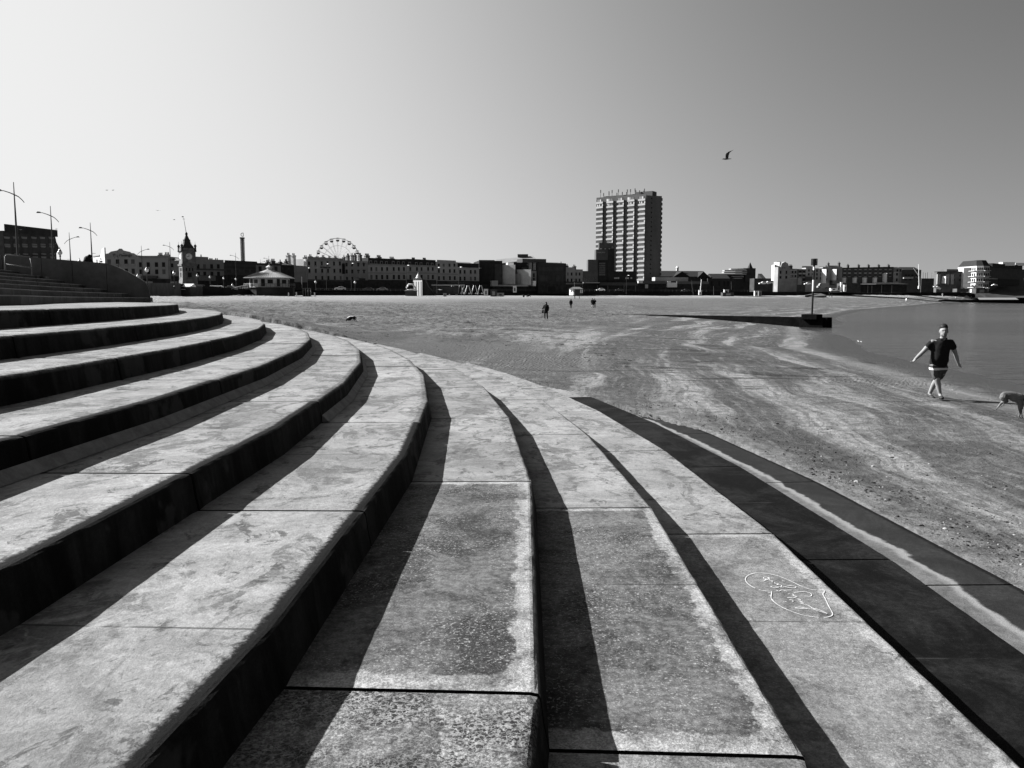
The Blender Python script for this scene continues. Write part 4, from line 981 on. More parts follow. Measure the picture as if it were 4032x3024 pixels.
b.roof(1051, M_SLATE, 6, 1.5); b.wins([3562, 3574, 3588, 3604], [1085], 8, 9, M_GLASS, M_STONE); b.rect('balcony', 3555, 1092, 3592, 1097, M_STONE, 1.5); b.wins([3562, 3580], [1100], 9, 8)
b = Bld('quay_shed', 'very dark low shed between the inn and the brick flats', 'shed', 3624, 3674, 1096, 640, 641, 6, M_DARK, base=1146)
b = Bld('brick_flats', 'dark brick flats with shallow bays left of the white corner hotel', 'flats', 3684, 3812, 1072, 660, 662, 8, mat('flats_brick', .085, .9, .25, .3), base=1150)
b.rect('central_gable', 3722, 1060, 3768, 1075, mat('flats_brick', .06), .3, 8); b.rect('roof_edge', 3686, 1069, 3812, 1072.5, M_SLATE, .4, 4)
for px in (3692, 3727, 3745): b.rect('bay_window', px - 5, 1080, px + 7, 1120, M_REN2, 1.2)
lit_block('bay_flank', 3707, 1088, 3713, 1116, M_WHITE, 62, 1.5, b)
b.wins([3695, 3715, 3752, 3775, 3790], [1085, 1102], 6, 8)
for i, px in enumerate((3635, 3644, 3652)):
    p = at(px, 1100, 700); MB().tube([p, at(px, 1072 + i * 2 - (4 if i == 2 else 0), 700)], .16, 6).build('quay_mast', M_METAL); tag(bpy.data.objects['quay_mast' if i == 0 else 'quay_mast.%03d' % i], 'bare thin mast rising behind the very dark shed', 'mast', 'masts behind the shed')
# white corner hotel: rounded sunlit corner, dark mansard, long brick flank
b = Bld('corner_hotel', 'large hotel with a balconied white corner and a dark brick flank at the far right', 'hotel', 3886, 4028, 1052, 640, 690, 18, mat('hotel_brick', .07, .9, .2, .25), base=1150)
c0 = at(3812, 1178.5, 652); c1 = at(3838, 1178.5, 640); c2 = at(3866, 1178.5, 638); c3 = at(3890, 1178.5, 640.5)
mh_ = mat('hotel_white', .42, .9, .12, .4)
inv = (Matrix.Translation(b.o.location) @ Matrix.Rotation(b.o.rotation_euler.z, 4, 'Z')).inverted()
cl = [inv @ Vector((c.x, c.y, b.z0)) for c in (c0, c1, c2, c3)]
polyc = [(c.x, c.y) for c in cl] + [(cl[3].x + 2, cl[3].y + 12), (cl[0].x + 8, cl[0].y + 12)]
zt = Zat(1047, 640) - b.z0
MB().extr(polyc, -1, zt).build('corner_wing', mh_, b.o)
mid = Vector((sum(p[0] for p in polyc) / 6, sum(p[1] for p in polyc) / 6))
pin = [(p[0] * .72 + mid.x * .28, p[1] * .72 + mid.y * .28) for p in polyc]; zr = Zat(1024, 640) - b.z0
n_ = 6; MB().add([(*p, zt + .02) for p in polyc] + [(*p, zr) for p in pin], [tuple(range(5, -1, -1)), tuple(range(6, 12))] + [(i, (i + 1) % 6, (i + 1) % 6 + 6, i + 6) for i in range(6)]).build('mansard_roof', M_SLATE, b.o)
for f_ in range(4):
    z = zt - 1.0 - f_ * (zt - 3) / 4
    q = MB()
    for i in range(3):
        a, c = Vector(cl[i]), Vector(cl[i + 1]); dv = (c - a); nrm = Vector((dv.y, -dv.x, 0)).normalized(); L2 = dv.length
        for u_ in (.2, .5, .8):
            p = a + dv * u_ + nrm * .1; MB().box((p.x, p.y, z - 1.3), (L2 * .16, .3, 2.0), math.atan2(dv.y, dv.x)).build('window', M_GLASS, b.o)
    q = MB()
    for i in range(3):
        a, c = Vector(cl[i]), Vector(cl[i + 1]); dv = (c - a); nrm = Vector((dv.y, -dv.x, 0)).normalized()
        p = a + dv * .5 + nrm * .7; q.box((p.x, p.y, z - 2.7), (dv.length, 1.5, .35), math.atan2(dv.y, dv.x))
    q.build('balcony', mh_, b.o)
MB().bb((0, 2, b.H), (b.L * .35, 8, b.H + 2.2)).build('attic', M_DARK, b.o)
for px in (3940, 3990): lit_block('white_dormer', px, 1033 if px < 3960 else 1036, px + 14, 1046, M_SIGN, 40, -1, b)
b.rect('roof_edge', 3900, 1045, 4018, 1053, M_SLATE, .2, 8); b.rect('extension', 3898, 1098, 3925, 1120, mat('ext_grey', .05, .9), 1.5); b.rect('extension_coping', 3897, 1096, 3924, 1099, M_STONE, 1.6); b.rect('extension', 3926, 1101, 4010, 1122, mat('ext_dark', .035, .9), 1.2)
b = Bld('side_lodge', 'dark lodge with a bright gable at the right edge behind the hotel', 'lodge', 4022, 4090, 1078, 700, 705, 12, M_DARK, base=1150)
lit_block('white_gable', 4018, 1095, 4026, 1104, M_SIGN, 45, 1, b)
# ------------------------------------------------------------------ sea walls
WTP = [(480, 1113), (700, 1116), (1000, 1141), (1250, 1149), (1560, 1149), (1900, 1149), (2300, 1148), (2600, 1149), (3000, 1149), (3400, 1150), (3800, 1152), (4300, 1160), (6000, 1162)]
WTOP = [CAMZ + (YH - py) / F * WALL[i + 2][1] for i, (px, py) in enumerate(WTP)]
def wallstrip(i0, i1, thick, m, nm, parent=None, top=None, off=0., zlo=-.6):
    q = MB()
    for i in range(i0, i1):
        a, c = Vector(WALL[i + 2]), Vector(WALL[i + 3]); d = (c - a).normalized(); n = Vector((-d.y, d.x))
        if n.y < 0: n = -n
        za, zc = WTOP[i], WTOP[i + 1]; wa, wc = WALLZ[i + 2], WALLZ[i + 3]
        A0, C0 = a - n * off, c - n * off; A1, C1 = A0 + n * thick, C0 + n * thick
        q.add([(*A0, wa + zlo), (*C0, wc + zlo), (*C0, zc), (*A0, za), (*A1, wa + zlo), (*C1, wc + zlo), (*C1, zc), (*A1, za)], [(0, 1, 2, 3), (3, 2, 6, 7), (5, 4, 7, 6), (0, 3, 7, 4), (1, 5, 6, 2)])
    return q.build(nm, m, parent)
o = wallstrip(0, 1, 1.0, mat('old_sea_wall', .07, .9, .4, .4, .01, 6), 'promenade_wall'); tag(o, 'old stone promenade wall with a pier at its middle behind the beach huts', 'wall')
for px in (592, 690):
    p = at(px, 1112, 148 if px < 600 else 163); MB().bb((-.5, -.5, -2.2), (.5, .4, .15)).build('pier', M_REN2, o).location = p - Vector((0, .6, 0))
o = wallstrip(1, 12, 1.2, mat('dark_sea_wall', .018, .95, .4, .15, .01, 3, spec=.05), 'sea_wall'); tag(o, 'long dark sea wall running along the back of the beach', 'wall')
# promenade ground behind the wall
rl = MB()
for i in range(3, 8):
    a, c = Vector((*WALL[i + 2], WTOP[i])), Vector((*WALL[i + 3], WTOP[i + 1])); L_ = (c - a).length
    rl.tube([a + Vector((0, .5, 1.05)), c + Vector((0, .5, 1.05))], .05, 5); rl.tube([a + Vector((0, .5, .55)), c + Vector((0, .5, .55))], .04, 5)
    for u in range(int(L_ / 3)): p = a.lerp(c, u * 3 / L_) + Vector((0, .5, 0)); rl.tube([p, p + Vector((0, 0, 1.05))], .05, 5)
tag(rl.build('promenade_railing', mat('railing_grey', .09, .5)), 'long grey tubular railing on top of the dark sea wall', 'railing')

# ------------------------------------------------------------------ lamps
m_lamp = mat('lamp_black', .02, .5, .2, 3., spec=.4)
def lamp_proto():
    r_ = empty('street_lamp', (0, 0, 0))
    MB().tube([(0, 0, 0), (.0, 0, 6.), (0, 0, 11.)], [.13, .1, .03], 8).build('pole', m_lamp, r_)
    MB().tube([(-1.45, 0, 10.3), (-.9, 0, 10.28), (-.4, 0, 10.12), (0, 0, 9.95), (.35, 0, 9.78), (.65, 0, 9.5), (.82, 0, 9.28)], [.03, .035, .04, .05, .04, .035, .03], 8).build('arm', m_lamp, r_)
    MB().add([(-1.5, -.12, 10.26), (-1.05, -.12, 10.26), (-1.05, .12, 10.26), (-1.5, .12, 10.26), (-1.4, -.06, 10.42), (-1.15, -.06, 10.4), (-1.15, .06, 10.4), (-1.4, .06, 10.42)], [(3, 2, 1, 0), (4, 5, 6, 7), (0, 1, 5, 4), (1, 2, 6, 5), (2, 3, 7, 6), (3, 0, 4, 7)]).build('lantern', m_lamp, r_)
    MB().tube([(0, 0, 7.0), (.5, 0, 7.0)], .025, 6).build('banner_arm', m_lamp, r_)
    return r_
lp = lamp_proto(); first = True
LAMPS = [(53, 717, 0, 'nearest and tallest twin armed street lamp, rising over the brick hotel'), (198, 811, 0, 'twin armed street lamp against the right end of the brick hotel'), (272, 915, 1, 'twin armed street lamp with its long arm to the right, left of the leaning person'),
         (355, 876, 0, 'twin armed street lamp rising right behind the leaning person'), (556, 967, 1, 'twin armed street lamp in front of the arcade, long arm to the right'), (668, 953, 0, 'twin armed street lamp just left of the clock tower'),
         (463, 984, 1, 'slim street lamp in front of the curved arcade parapet'), (927, 995, 0, 'twin armed street lamp left of the tall letter topped mast'), (1025, 1021, 1, 'small street lamp left of the pavilion cupola'), (1058, 1007, 0, 'small twin armed street lamp right behind the pavilion cupola')]
for px, py, side, lab in LAMPS:
    k = 1.3 if px > 600 else 1.; d = (16.1 if px > 600 else 10.2) * F / (YH - py); p = at(px, py, d)
    o = lp if first else copy_tree(lp); first = False
    o.scale = (k, k, k); o.location = (p.x, p.y, p.z - 11. * k); o.rotation_euler = (0, 0, math.pi if side else 0)
    tag(o, lab, 'street lamp', 'twin armed street lamps along the promenade')
g = empty('globe_lamp', (0, 0, 0))
MB().lathe([(.22, 0), (.22, .4), (.12, .6), (.08, 2.6), (.14, 2.7), (.09, 2.9)], n=8).build('post', m_lamp, g)
gl_ = MB().ball((0, 0, 3.2), .32, 10).build('globe', mat('opal_globe', .75, .25, .03, 2., spec=.5), g, True)
MB().lathe([(.2, 3.45), (.22, 3.52), (.08, 3.7), (.02, 4.0)], n=8).build('cap', m_lamp, g)
first = True
GL = [(236, 995, 58, 'large globe lantern at the right corner of the brick hotel'), (313, 1030, 90, 'globe lantern with a pointed cap left of the leaning person'), (543, 1088, 150, 'low globe lamp in front of the arcade'), (578, 1064, 120, 'tall globe lamp right of the arcade doorway'), (685, 1076, 150, 'globe lamp just left of the clock tower'), (777, 1086, 190, 'globe lamp right at the foot of the clock tower'),
      (827, 1092, 210, 'globe lamp in front of the pale shop sign'), (880, 1096, 225, 'globe lamp between the shop sign and the dim lettered sign'), (929, 1100, 235, 'globe lamp in front of the dim lettered sign'), (915, 1123, 215, 'low globe lamp by the pavilion ramp'), (1243, 1111, 300, 'globe lamp below the left end of the terrace pub'), (1398, 1112, 310, 'globe lamp below the projecting vertical sign')]
for px, py, d, lab in GL:
    p = at(px, py, d); o = g if first else copy_tree(g); first = False
    k = .85 if d > 100 else .5
    if d > 250: k = 1.35
    o.scale = (k, k, k); o.location = (p.x, p.y, p.z - 3.2 * k); tag(o, lab, 'lamp', 'white globe lamps along the promenade')
cl_ = empty('column_lamp', (0, 0, 0))
MB().tube([(0, 0, 0), (0, 0, 9.)], [.12, .07], 8).build('pole', m_lamp, cl_); MB().tube([(0, 0, 8.8), (.3, -.3, 9.2), (.8, -.9, 9.3)], .05, 6).build('arm', m_lamp, cl_)
MB().box((.95, -1.05, 9.28), (.75, .45, .22), R(-48)).build('lantern', M_SIGN, cl_)
first = True
for px, py, lab in ((1284, 1040, 'column street lamp in front of the terrace pub'), (1382, 1038, 'column street lamp right of the projecting vertical sign'), (1600, 1046, 'column street lamp in front of the narrow attic house'), (1720, 1054, 'column street lamp right of the castle slide'), (1806, 1053, 'column street lamp over the lettered arcade sign'), (1210, 1056, 'column street lamp under the tall chimney stacks'), (2467, 1085, 'column street lamp before the dance hall entrance')):
    d = 300 if px < 1900 else 420; p = at(px, py, d); o = cl_ if first else copy_tree(cl_); first = False
    o.location = (p.x, p.y, p.z - 9.2); tag(o, lab, 'street lamp', 'column lamps along the terrace')

# ------------------------------------------------------------------ fairground
d = 440; p = at(957, 1035, d); mp = d / F
dt = empty('drop_tower', (p.x, p.y, p.z - 6), 0, 'slender ride tower topped by a big reversed letter above the flat roofed club', 'ride tower')
q = MB(); hw_ = 5.5 * mp; zt = at(957, 940, d).z - dt.location.z
for a, b_ in ((-1, -1), (1, -1), (1, 1), (-1, 1)): q.tube([(a * hw_, b_ * hw_, 0), (a * hw_, b_ * hw_, zt)], .14, 6)
nn = 34
for i in range(nn):
    z0, z1 = zt * i / nn, zt * (i + 1) / nn
    for (a, b_), (c_, e_) in (((-1, -1), (1, -1)), ((1, -1), (1, 1)), ((1, 1), (-1, 1)), ((-1, 1), (-1, -1))): q.tube([(a * hw_, b_ * hw_, z0), (c_ * hw_, e_ * hw_, z1)], .07, 4); q.tube([(a * hw_, b_ * hw_, z1), (c_ * hw_, e_ * hw_, z1)], .07, 4)
q.build('lattice_mast', mat('mast_grey', .12, .6), dt); MB().bb((-hw_ * .55, -hw_ * .55, 0), (hw_ * .55, hw_ * .55, zt)).build('core', mat('mast_core', .09, .7), dt)
MB().bb((-hw_ - .25, -hw_ - .25, zt), (hw_ + .25, hw_ + .25, zt + .7)).build('crown', M_METAL, dt)
t_ = text('letter', 'D', 2.9, M_METAL, dt, (0, 0, at(957, 925, d).z - dt.location.z), depth=.15); t_.scale = (-.8, 1, 1)
d = 410; c = at(1331, 1023.6, d); rad = 83.6 * d / F
fw = empty('ferris_wheel', c, 0, 'big white ferris wheel rising behind the terrace roofs', 'ferris wheel')
m_rim = mat('wheel_white', .32, .5, .1, 1.)
for y in (-.7, .7):
    MB().tube([(math.cos(a_ * math.pi / 36) * rad, y, math.sin(a_ * math.pi / 36) * rad) for a_ in range(73)], .09, 6).build('rim', m_rim, fw)
    MB().tube([(math.cos(a_ * math.pi / 36) * rad * .66, y, math.sin(a_ * math.pi / 36) * rad * .66) for a_ in range(73)], .04, 5).build('inner_ring', m_rim, fw)
MB().tube([(0, -1.6, 0), (0, 1.6, 0)], .6, 12).build('hub', m_rim, fw)
for s_ in (-1, 1): MB().tube([(0, 1.3 * s_, 0), (-4.5, 2.5 * s_, -rad - 2)], .25, 8).tube([(0, 1.3 * s_, 0), (4.5, 2.5 * s_, -rad - 2)], .25, 8).build('support_leg', m_rim, fw)
m_gond = mat('gondola_dark', .05, .5, .2, 2.)
gq = MB().lathe([(.35, -1.75), (.75, -1.55), (.85, -1.0), (.85, -.95)], n=12).mesh('gondola_tub', m_gond)
gc = MB().lathe([(.95, -.12), (.9, .02), (.1, .16)], n=12).mesh('gondola_canopy', m_gond)
gp = MB()
for k in range(6): a_ = k * math.pi / 3; gp.tube([(math.cos(a_) * .8, math.sin(a_) * .8, -1.0), (math.cos(a_) * .8, math.sin(a_) * .8, -.1)], .045, 4)
gp = gp.mesh('gondola_posts', m_rim)
sp = MB()
for y in (-.7, .7): sp.tube([(.6, y * 1.5, .12), (rad, y, .12)], .03, 4); sp.tube([(.6, y * 1.5, -.12), (rad, y, -.12)], .03, 4)
sp = sp.mesh('spoke', m_rim)
for k in range(22):
    a_ = math.pi / 2 + k * 2 * math.pi / 22
    s_ = obj('spoke', sp, fw); s_.rotation_euler = (0, -a_, 0)
    gg = obj('gondola', gq, fw, (math.cos(a_) * rad, 0, math.sin(a_) * rad + .1)); obj('canopy', gc, gg); obj('posts', gp, gg)

# ------------------------------------------------------------------ round beach pavilion
d = 212; c = at(1063, 1160, d); mp = d / F
pv = empty('beach_pavilion', (c.x, c.y, c.z - .3), 0, 'octagonal beach pavilion with a pale ribbed two tier roof and cupola on a dark base', 'pavilion')
def pz(py): return at(1063, py, d).z - pv.location.z
m_pr = mat('ribbed_roof', .19, .6, .1, .6); m_pw = mat('pavilion_white', .42, .8, .1, .6)
rot8 = R(22.5 + 9)
MB().lathe([(6.4, -.6), (6.4, pz(1135)), (6.2, pz(1134))], n=8, rot=rot8).build('base', mat('pavilion_base', .028, .9, .4, .5), pv)
MB().lathe([(6.6, pz(1134)), (6.6, pz(1132))], n=8, rot=rot8).build('deck', M_DARK, pv)
MB().lathe([(5.1, pz(1132)), (5.1, pz(1096))], n=8, rot=rot8).build('wall', m_pw, pv)
MB().lathe([(6.55, pz(1096.5)), (6.6, pz(1095)), (3.0, pz(1075)), (2.9, pz(1075))], n=8, rot=rot8).build('roof', m_pr, pv)
MB().lathe([(2.75, pz(1075.5)), (2.75, pz(1074)), (.8, pz(1062)), (.75, pz(1062))], n=8, rot=rot8).build('upper_roof', m_pr, pv)
MB().lathe([(.62, pz(1062.5)), (.62, pz(1053)), (.95, pz(1052.5)), (.05, pz(1043)), (.03, pz(1036))], n=8, rot=rot8).build('cupola', m_pw, pv)
rb = MB()
for s_ in range(8):
    a0, a1 = rot8 + s_ * math.pi / 4, rot8 + (s_ + 1) * math.pi / 4
    for t_ in [x / 9 for x in range(0, 9)]:
        p0 = Vector((math.cos(a0), math.sin(a0), 0)) * (1 - t_) + Vector((math.cos(a1), math.sin(a1), 0)) * t_
        f_ = 1 if t_ == 0 else 1
        rb.tube([p0 * 6.5 + Vector((0, 0, pz(1095) + .06)), p0 * 3.05 + Vector((0, 0, pz(1075) + .06))], .05, 4)
rb.build('roof_ribs', m_pr, pv)
for s_ in range(8):
    a_ = rot8 + (s_ + .5) * math.pi / 4; ap = 5.1 * math.cos(math.pi / 8)
    M_ = Matrix.Rotation(a_ + math.pi / 2, 4, 'Z') @ Matrix.Translation((0, -ap, 0))
    for u_, w_, z0, z1 in ((-1.0, .9, 1128, 1100), (.75, 1.3, 1118, 1102)):
        o = MB().bb((u_ - w_ / 2, -.07, pz(z0)), (u_ + w_ / 2, .02, pz(z1))).build('window' if w_ > 1 else 'door', M_GLASS, pv); o.matrix_local = M_
q = MB()
for k in range(40):
    a_ = k * math.pi / 20; x, y = 6.35 * math.cos(a_), 6.35 * math.sin(a_); q.tube([(x, y, pz(1133)), (x, y, pz(1118))], .04, 4)
for z in (1118, 1123): q.tube([(6.35 * math.cos(k * math.pi / 20), 6.35 * math.sin(k * math.pi / 20), pz(z)) for k in range(41)], .035, 4)
q.build('railing', M_METAL, pv)
# ramp with pale balusters on its left
rp = empty('access_ramp', at(930, 1152, 205), 0, 'sloping boarded ramp with pale balusters left of the round pavilion', 'ramp')
inv = Matrix.Translation(-rp.location)
def rl_(px, py, d_=205): return inv @ at(px, py, d_)
a_, c_ = rl_(896, 1148), rl_(975, 1134)
MB().add([a_, c_, c_ + Vector((0, 1.4, 0)), a_ + Vector((0, 1.4, 0)), a_ - Vector((0, 0, .25)), c_ - Vector((0, 0, .25)), c_ + Vector((0, 1.4, -.25)), a_ + Vector((0, 1.4, -.25))], [(0, 1, 2, 3), (4, 7, 6, 5), (0, 4, 5, 1), (2, 6, 7, 3), (1, 5, 6, 2), (0, 3, 7, 4)]).build('deck', M_MID, rp)
q = MB()
for k in range(13): p = a_.lerp(c_, k / 12); q.tube([p, p + Vector((0, 0, .75))], .05, 4)
q.tube([a_ + Vector((0, 0, .75)), c_ + Vector((0, 0, .75))], .05, 4); q.build('balustrade', M_STONE, rp)
# driftwood and weed strewn in front of pavilion
q = MB()
for k in range(90):
    px = rng.uniform(900, 1090); p = hit(px, rng.uniform(1156, 1166)); q.ball(p, rng.uniform(.12, .4), 5, (1.6, 1, .6))
tag(q.build('beach_litter', mat('litter_mix', .16, .9, .7, .25)), kind='stuff')

# beach huts
first = None; hm = [mat('hut_front', .05, .8), mat('hut_side', .045, .8), mat('hut_roof_white', .7, .6, .05, 1.)]
def hut(px0, px1, py0, py1, d_, label, gable_x=False):
    a, c = at(px0, py1, d_), at(px1, py0, d_); w_, h_ = c.x - a.x, c.z - a.z
    o = empty('beach_hut', (a.x, a.y, a.z), 0, label, 'beach hut', 'row of beach huts')
    MB().bb((0, 0, -.4), (w_, 3, h_ * .8)).build('walls', hm[0], o)
    if gable_x: MB().prism([(-.1, h_ * .79), (w_ + .1, h_ * .79), (w_ / 2, h_)], -.2, 3.2).build('roof', mat('hut_roof_grey', .1, .7), o)
    else: MB().add([(-.1, -.3, h_ * .72), (w_ + .1, -.3, h_ * .72), (w_ + .3, 1.5, h_), (.3, 1.5, h_), (w_ + .1, 3.2, h_ * .72), (-.1, 3.2, h_ * .72)], [(0, 1, 2, 3), (3, 2, 4, 5), (0, 3, 5), (1, 4, 2), (0, 5, 4, 1)]).build('roof', hm[2], o)
    MB().bb((w_ * .3, -.06, 0), (w_ * .7, .02, h_ * .6)).build('door', hm[1], o)
    return o
h_ = hut(698, 747, 1117, 1160, 168, 'long beach hut with a bright white pitched roof, nearest of the row')
MB().bb((.2, -.5, 1.0), (1.7, -.1, 1.1)).build('counter', M_SIGN, h_)
hut(748, 762, 1118, 1159, 172, 'narrow grey gabled beach hut directly right of the white roofed one', True); hut(763, 776, 1119, 1159, 175, 'narrow grey gabled beach hut in the middle of the row', True); hut(777, 790, 1120, 1158, 178, 'narrow grey gabled beach hut at the right end of the row', True)
# vehicles -------------------------------------------------------------
m_car = [mat('car_paint_white', .7, .3, .04, 1., spec=.5), mat('car_paint_dark', .03, .3, .1, 1., spec=.5), mat('car_paint_grey', .2, .3, .05, 1., spec=.5)]; m_tyre = mat('tyre', .015, .9, .1, 3.)
def car_proto(nm, prof, glass, w_, paint, wheels, wr=.33):
    o = empty(nm, (0, 0, 0))
    MB().prism(prof, -w_ / 2, w_ / 2).build('body', paint, o, bevel=.06)
    for g_ in glass: MB().prism(g_, -w_ / 2 - .015, w_ / 2 + .015).build('window', M_GLASS, o)
    for x in wheels:
        for y in (-w_ / 2 + .08, w_ / 2 - .08): 
            wh = MB().tube([(x, y - .1, wr), (x, y + .1, wr)], wr, 14).build('wheel', m_tyre, o); MB().tube([(x, y - .12, wr), (x, y + .12, wr)], wr * .55, 10).build('rim', M_METAL, wh)
    for y in (-w_ * .36, w_ * .36): MB().box((prof[0][0] + .02, y, .68), (.1, .3, .16)).build('headlight', M_SIGN, o)
    return o
CARP = [(-2.1, .35), (2.1, .35), (2.15, .75), (2.0, 1.0), (1.5, 1.05), (.95, 1.48), (-.4, 1.5), (-1.05, 1.02), (-1.95, .9), (-2.15, .7)]
CARG = [[(-.9, 1.04), (-.35, 1.04), (-.35, 1.42), (-.42, 1.42)], [(-.27, 1.04), (.5, 1.04), (.5, 1.42), (-.27, 1.42)], [(.58, 1.04), (1.35, 1.06), (.9, 1.4), (.58, 1.42)]]
VANP = [(-2.6, .4), (2.5, .4), (2.55, 2.3), (2.4, 2.45), (-1.3, 2.45), (-1.6, 2.3), (-2.1, 1.35), (-2.6, 1.1)]
VANG = [[(-1.95, 1.4), (-1.15, 1.4), (-1.15, 2.1), (-1.55, 2.15)]]
protos = {}
def vehicle(kind, paint, px, py, d_, label, rz=0., k=1.):
    key = (kind, paint)
    if key not in protos:
        o = car_proto('parked_car' if kind == 'car' else 'delivery_van', CARP if kind == 'car' else VANP, CARG if kind == 'car' else VANG, 1.7 if kind == 'car' else 1.95, m_car[paint], (-1.35, 1.3) if kind == 'car' else (-1.7, 1.5)); protos[key] = o
    else: o = copy_tree(protos[key])
    o.location = at(px, py, d_); o.rotation_euler = (0, 0, R(rz)); o.scale = (k, k, k); tag(o, label, 'car' if kind == 'car' else 'van', 'vehicles along the promenade')
vehicle('car', 0, 1340, 1144, 312, 'white car parked below the terrace pub', 8); vehicle('car', 2, 1505, 1146, 325, 'grey car parked left of the inflatable arch', 0); vehicle('car', 1, 1450, 1146, 322, 'dark car between the white and the grey parked cars', 0)
vehicle('car', 0, 2365, 1147, 405, 'white car under the dance hall canopy', 0); vehicle('car', 0, 3180, 1122, 520, 'white car in front of the pale first floor bay', 0); vehicle('van', 2, 3240, 1136, 495, 'pale box van right of the beacon pole', 0, 1.3)
vehicle('car', 0, 3005, 1121, 500, 'white car nearer the office block, left of the white gabled house', 0, 1.2); vehicle('car', 0, 3025, 1119, 520, 'white car beside the foot of the white gabled house', 0, 1.2); vehicle('van', 0, 857, 1150, 195, 'small white box trailer by the pavilion ramp', 180, .62)
vehicle('car', 1, 2440, 1147, 410, 'dark car under the right of the dance hall canopy', 0); vehicle('car', 1, 2700, 1149, 440, 'dark car in front of the shop parade', 0); vehicle('car', 0, 3915, 1126, 600, 'white car below the dark hotel flank', 0, .9)
vehicle('car', 2, 905, 1146, 196, 'grey car between the box trailer and the ramp', 0, .8)

# castle slide, inflatable, bungee frames, booths --------------------------------------------
m_st, t_s, b_s = nodes('slide_stripes'); oc = objco(t_s); sxx = t_s.nodes.new('ShaderNodeSeparateXYZ'); t_s.links.new(oc, sxx.inputs[0])
hz_ = math_(t_s, 'GREATER_THAN', math_(t_s, 'FRACT', math_(t_s, 'MULTIPLY', sxx.outputs[2], .75)), .42); vz_ = math_(t_s, 'GREATER_THAN', math_(t_s, 'FRACT', math_(t_s, 'MULTIPLY', sxx.outputs[0], .98)), .45)
sel = math_(t_s, 'GREATER_THAN', sxx.outputs[2], 4.9)
grey(t_s, mixv(t_s, mixv(t_s, sel, vz_, hz_), .05, .42), b_s)
d = 318; c = at(1628, 1160, d); mp = d / F
cs = empty('castle_slide', c, 0, 'tall striped castle slide with an onion top and a dark chute to its right', 'slide')
w_ = 38 * mp; ht = 75 * mp
MB().add([(0, -.3, -.4), (w_, -3.4, -.4), (w_, -3.4, ht * .8), (0, -.3, ht * .8), (w_, 1.5, -.4), (0, 1.5, -.4), (w_, 1.5, ht * .8), (0, 1.5, ht * .8)], [(0, 1, 2, 3), (1, 4, 6, 2), (4, 5, 7, 6), (5, 0, 3, 7), (3, 2, 6, 7)]).build('striped_tower', m_st, cs)
cq = MB()
for k in range(5): cq.bb((w_ * k / 5 + .05, -3.4 * (k + .5) / 5 - .3, ht * .8), (w_ * k / 5 + w_ * .12, -3.4 * (k + .5) / 5 + .3, ht * .8 + .35))
cq.build('battlements', M_STONE, cs)
MB().lathe([(.9, 0), (1.0, .5), (.7, .9), (.75, 1.0), (.45, 1.5), (.12, 2.1), (.03, 2.7)], (w_ * .52, -.6, ht * .8), 12).build('onion_top', M_LETTER, cs)
MB().prism([(w_, -.4), (w_ + 50 * mp, -.4), (w_ + 22 * mp, ht * .42), (w_ + 12 * mp, ht * .76), (w_, ht * .78)], -3.0, 1.2).build('chute', mat('chute_dark', .015, .6, .4, .5), cs)
c = at(1597, 1163, 312); mp = 312 / F
ia = empty('inflatable_arch', c, 0, 'white inflatable arch on a dark platform left of the castle slide', 'inflatable')
MB().bb((0, -1, -.3), (43 * mp, 2, 17 * mp)).build('platform', M_DARK, ia); MB().bb((-3 * mp, -1.4, 17 * mp), (46 * mp, 2.2, 19 * mp)).build('lip', M_STONE, ia)
MB().tube([(3 * mp, 0, 19 * mp), (5 * mp, 0, 31 * mp), (13 * mp, 0, 43 * mp), (28 * mp, 0, 43 * mp), (38 * mp, 0, 31 * mp), (41 * mp, 0, 19 * mp)], .32, 10).build('arch_tube', M_LETTER, ia, True)
MB().tube([(5 * mp, 0, 22 * mp), (39 * mp, 0, 22 * mp)], .2, 8).build('front_tube', M_LETTER, ia, True)
m_pole = mat('frame_steel', .3, .4, .1, 2., metal=.3)
first = None
bt_pos = [(1783, 'nearest the castle slide'), (1813, 'second from the castle slide'), (1843, 'in the middle of the row'), (1869, 'second from the white booth'), (1893, 'nearest the white booth')]
for px, w__ in bt_pos:
    c = at(px, 1160, 322); mp = 322 / F
    if first is None:
        o = first = empty('bungee_trampoline', c)
        for sx_, sy_ in ((-1, -1), (1, -1), (-1, 1), (1, 1)): MB().tube([(sx_ * 13 * mp, sy_ * 1.2, 0), (sx_ * 3 * mp, sy_ * .4, 36 * mp)], .13, 6).build('pole', m_pole, o)
        MB().lathe([(1.5, .25), (1.5, .4), (1.3, .42)], n=14).build('bed', M_DARK, o); 
        pd = MB(); 
        for k in range(5): pd.ball((math.cos(k * 1.257) * 1.45, math.sin(k * 1.257) * 1.45 - .1, .45), .28, 6)
        pd.build('pads', M_LETTER, o, True)
    else: o = copy_tree(first); o.location = c
    tag(o, 'bungee trampoline frame of leaning poles, ' + w__, 'trampoline', 'row of bungee trampolines')
c = at(1765, 1158, 316); mp = 316 / F
bm_ = empty('ride_boom', c, 0, 'long pale horizontal ride boom on a slanted strut left of the bungee trampolines', 'ride')
MB().bb((-65 * mp, -.3, 33 * mp), (65 * mp, .3, 37 * mp)).build('boom', M_STONE, bm_); MB().tube([(64 * mp, 0, 35 * mp), (50 * mp, 0, 3 * mp)], .25, 8).build('strut', M_STONE, bm_); MB().bb((-60 * mp, .5, 0), (40 * mp, 2, 30 * mp)).build('backdrop', M_DARK, bm_)
MB().tube([(-35 * mp, -1, 0), (-35 * mp, -1, 18 * mp)], .1, 6).build('parasol_pole', M_METAL, bm_); MB().lathe([(1.6, 16 * mp), (.1, 19.5 * mp)], (-35 * mp, -1, 0), 10).build('parasol', M_MID, bm_)
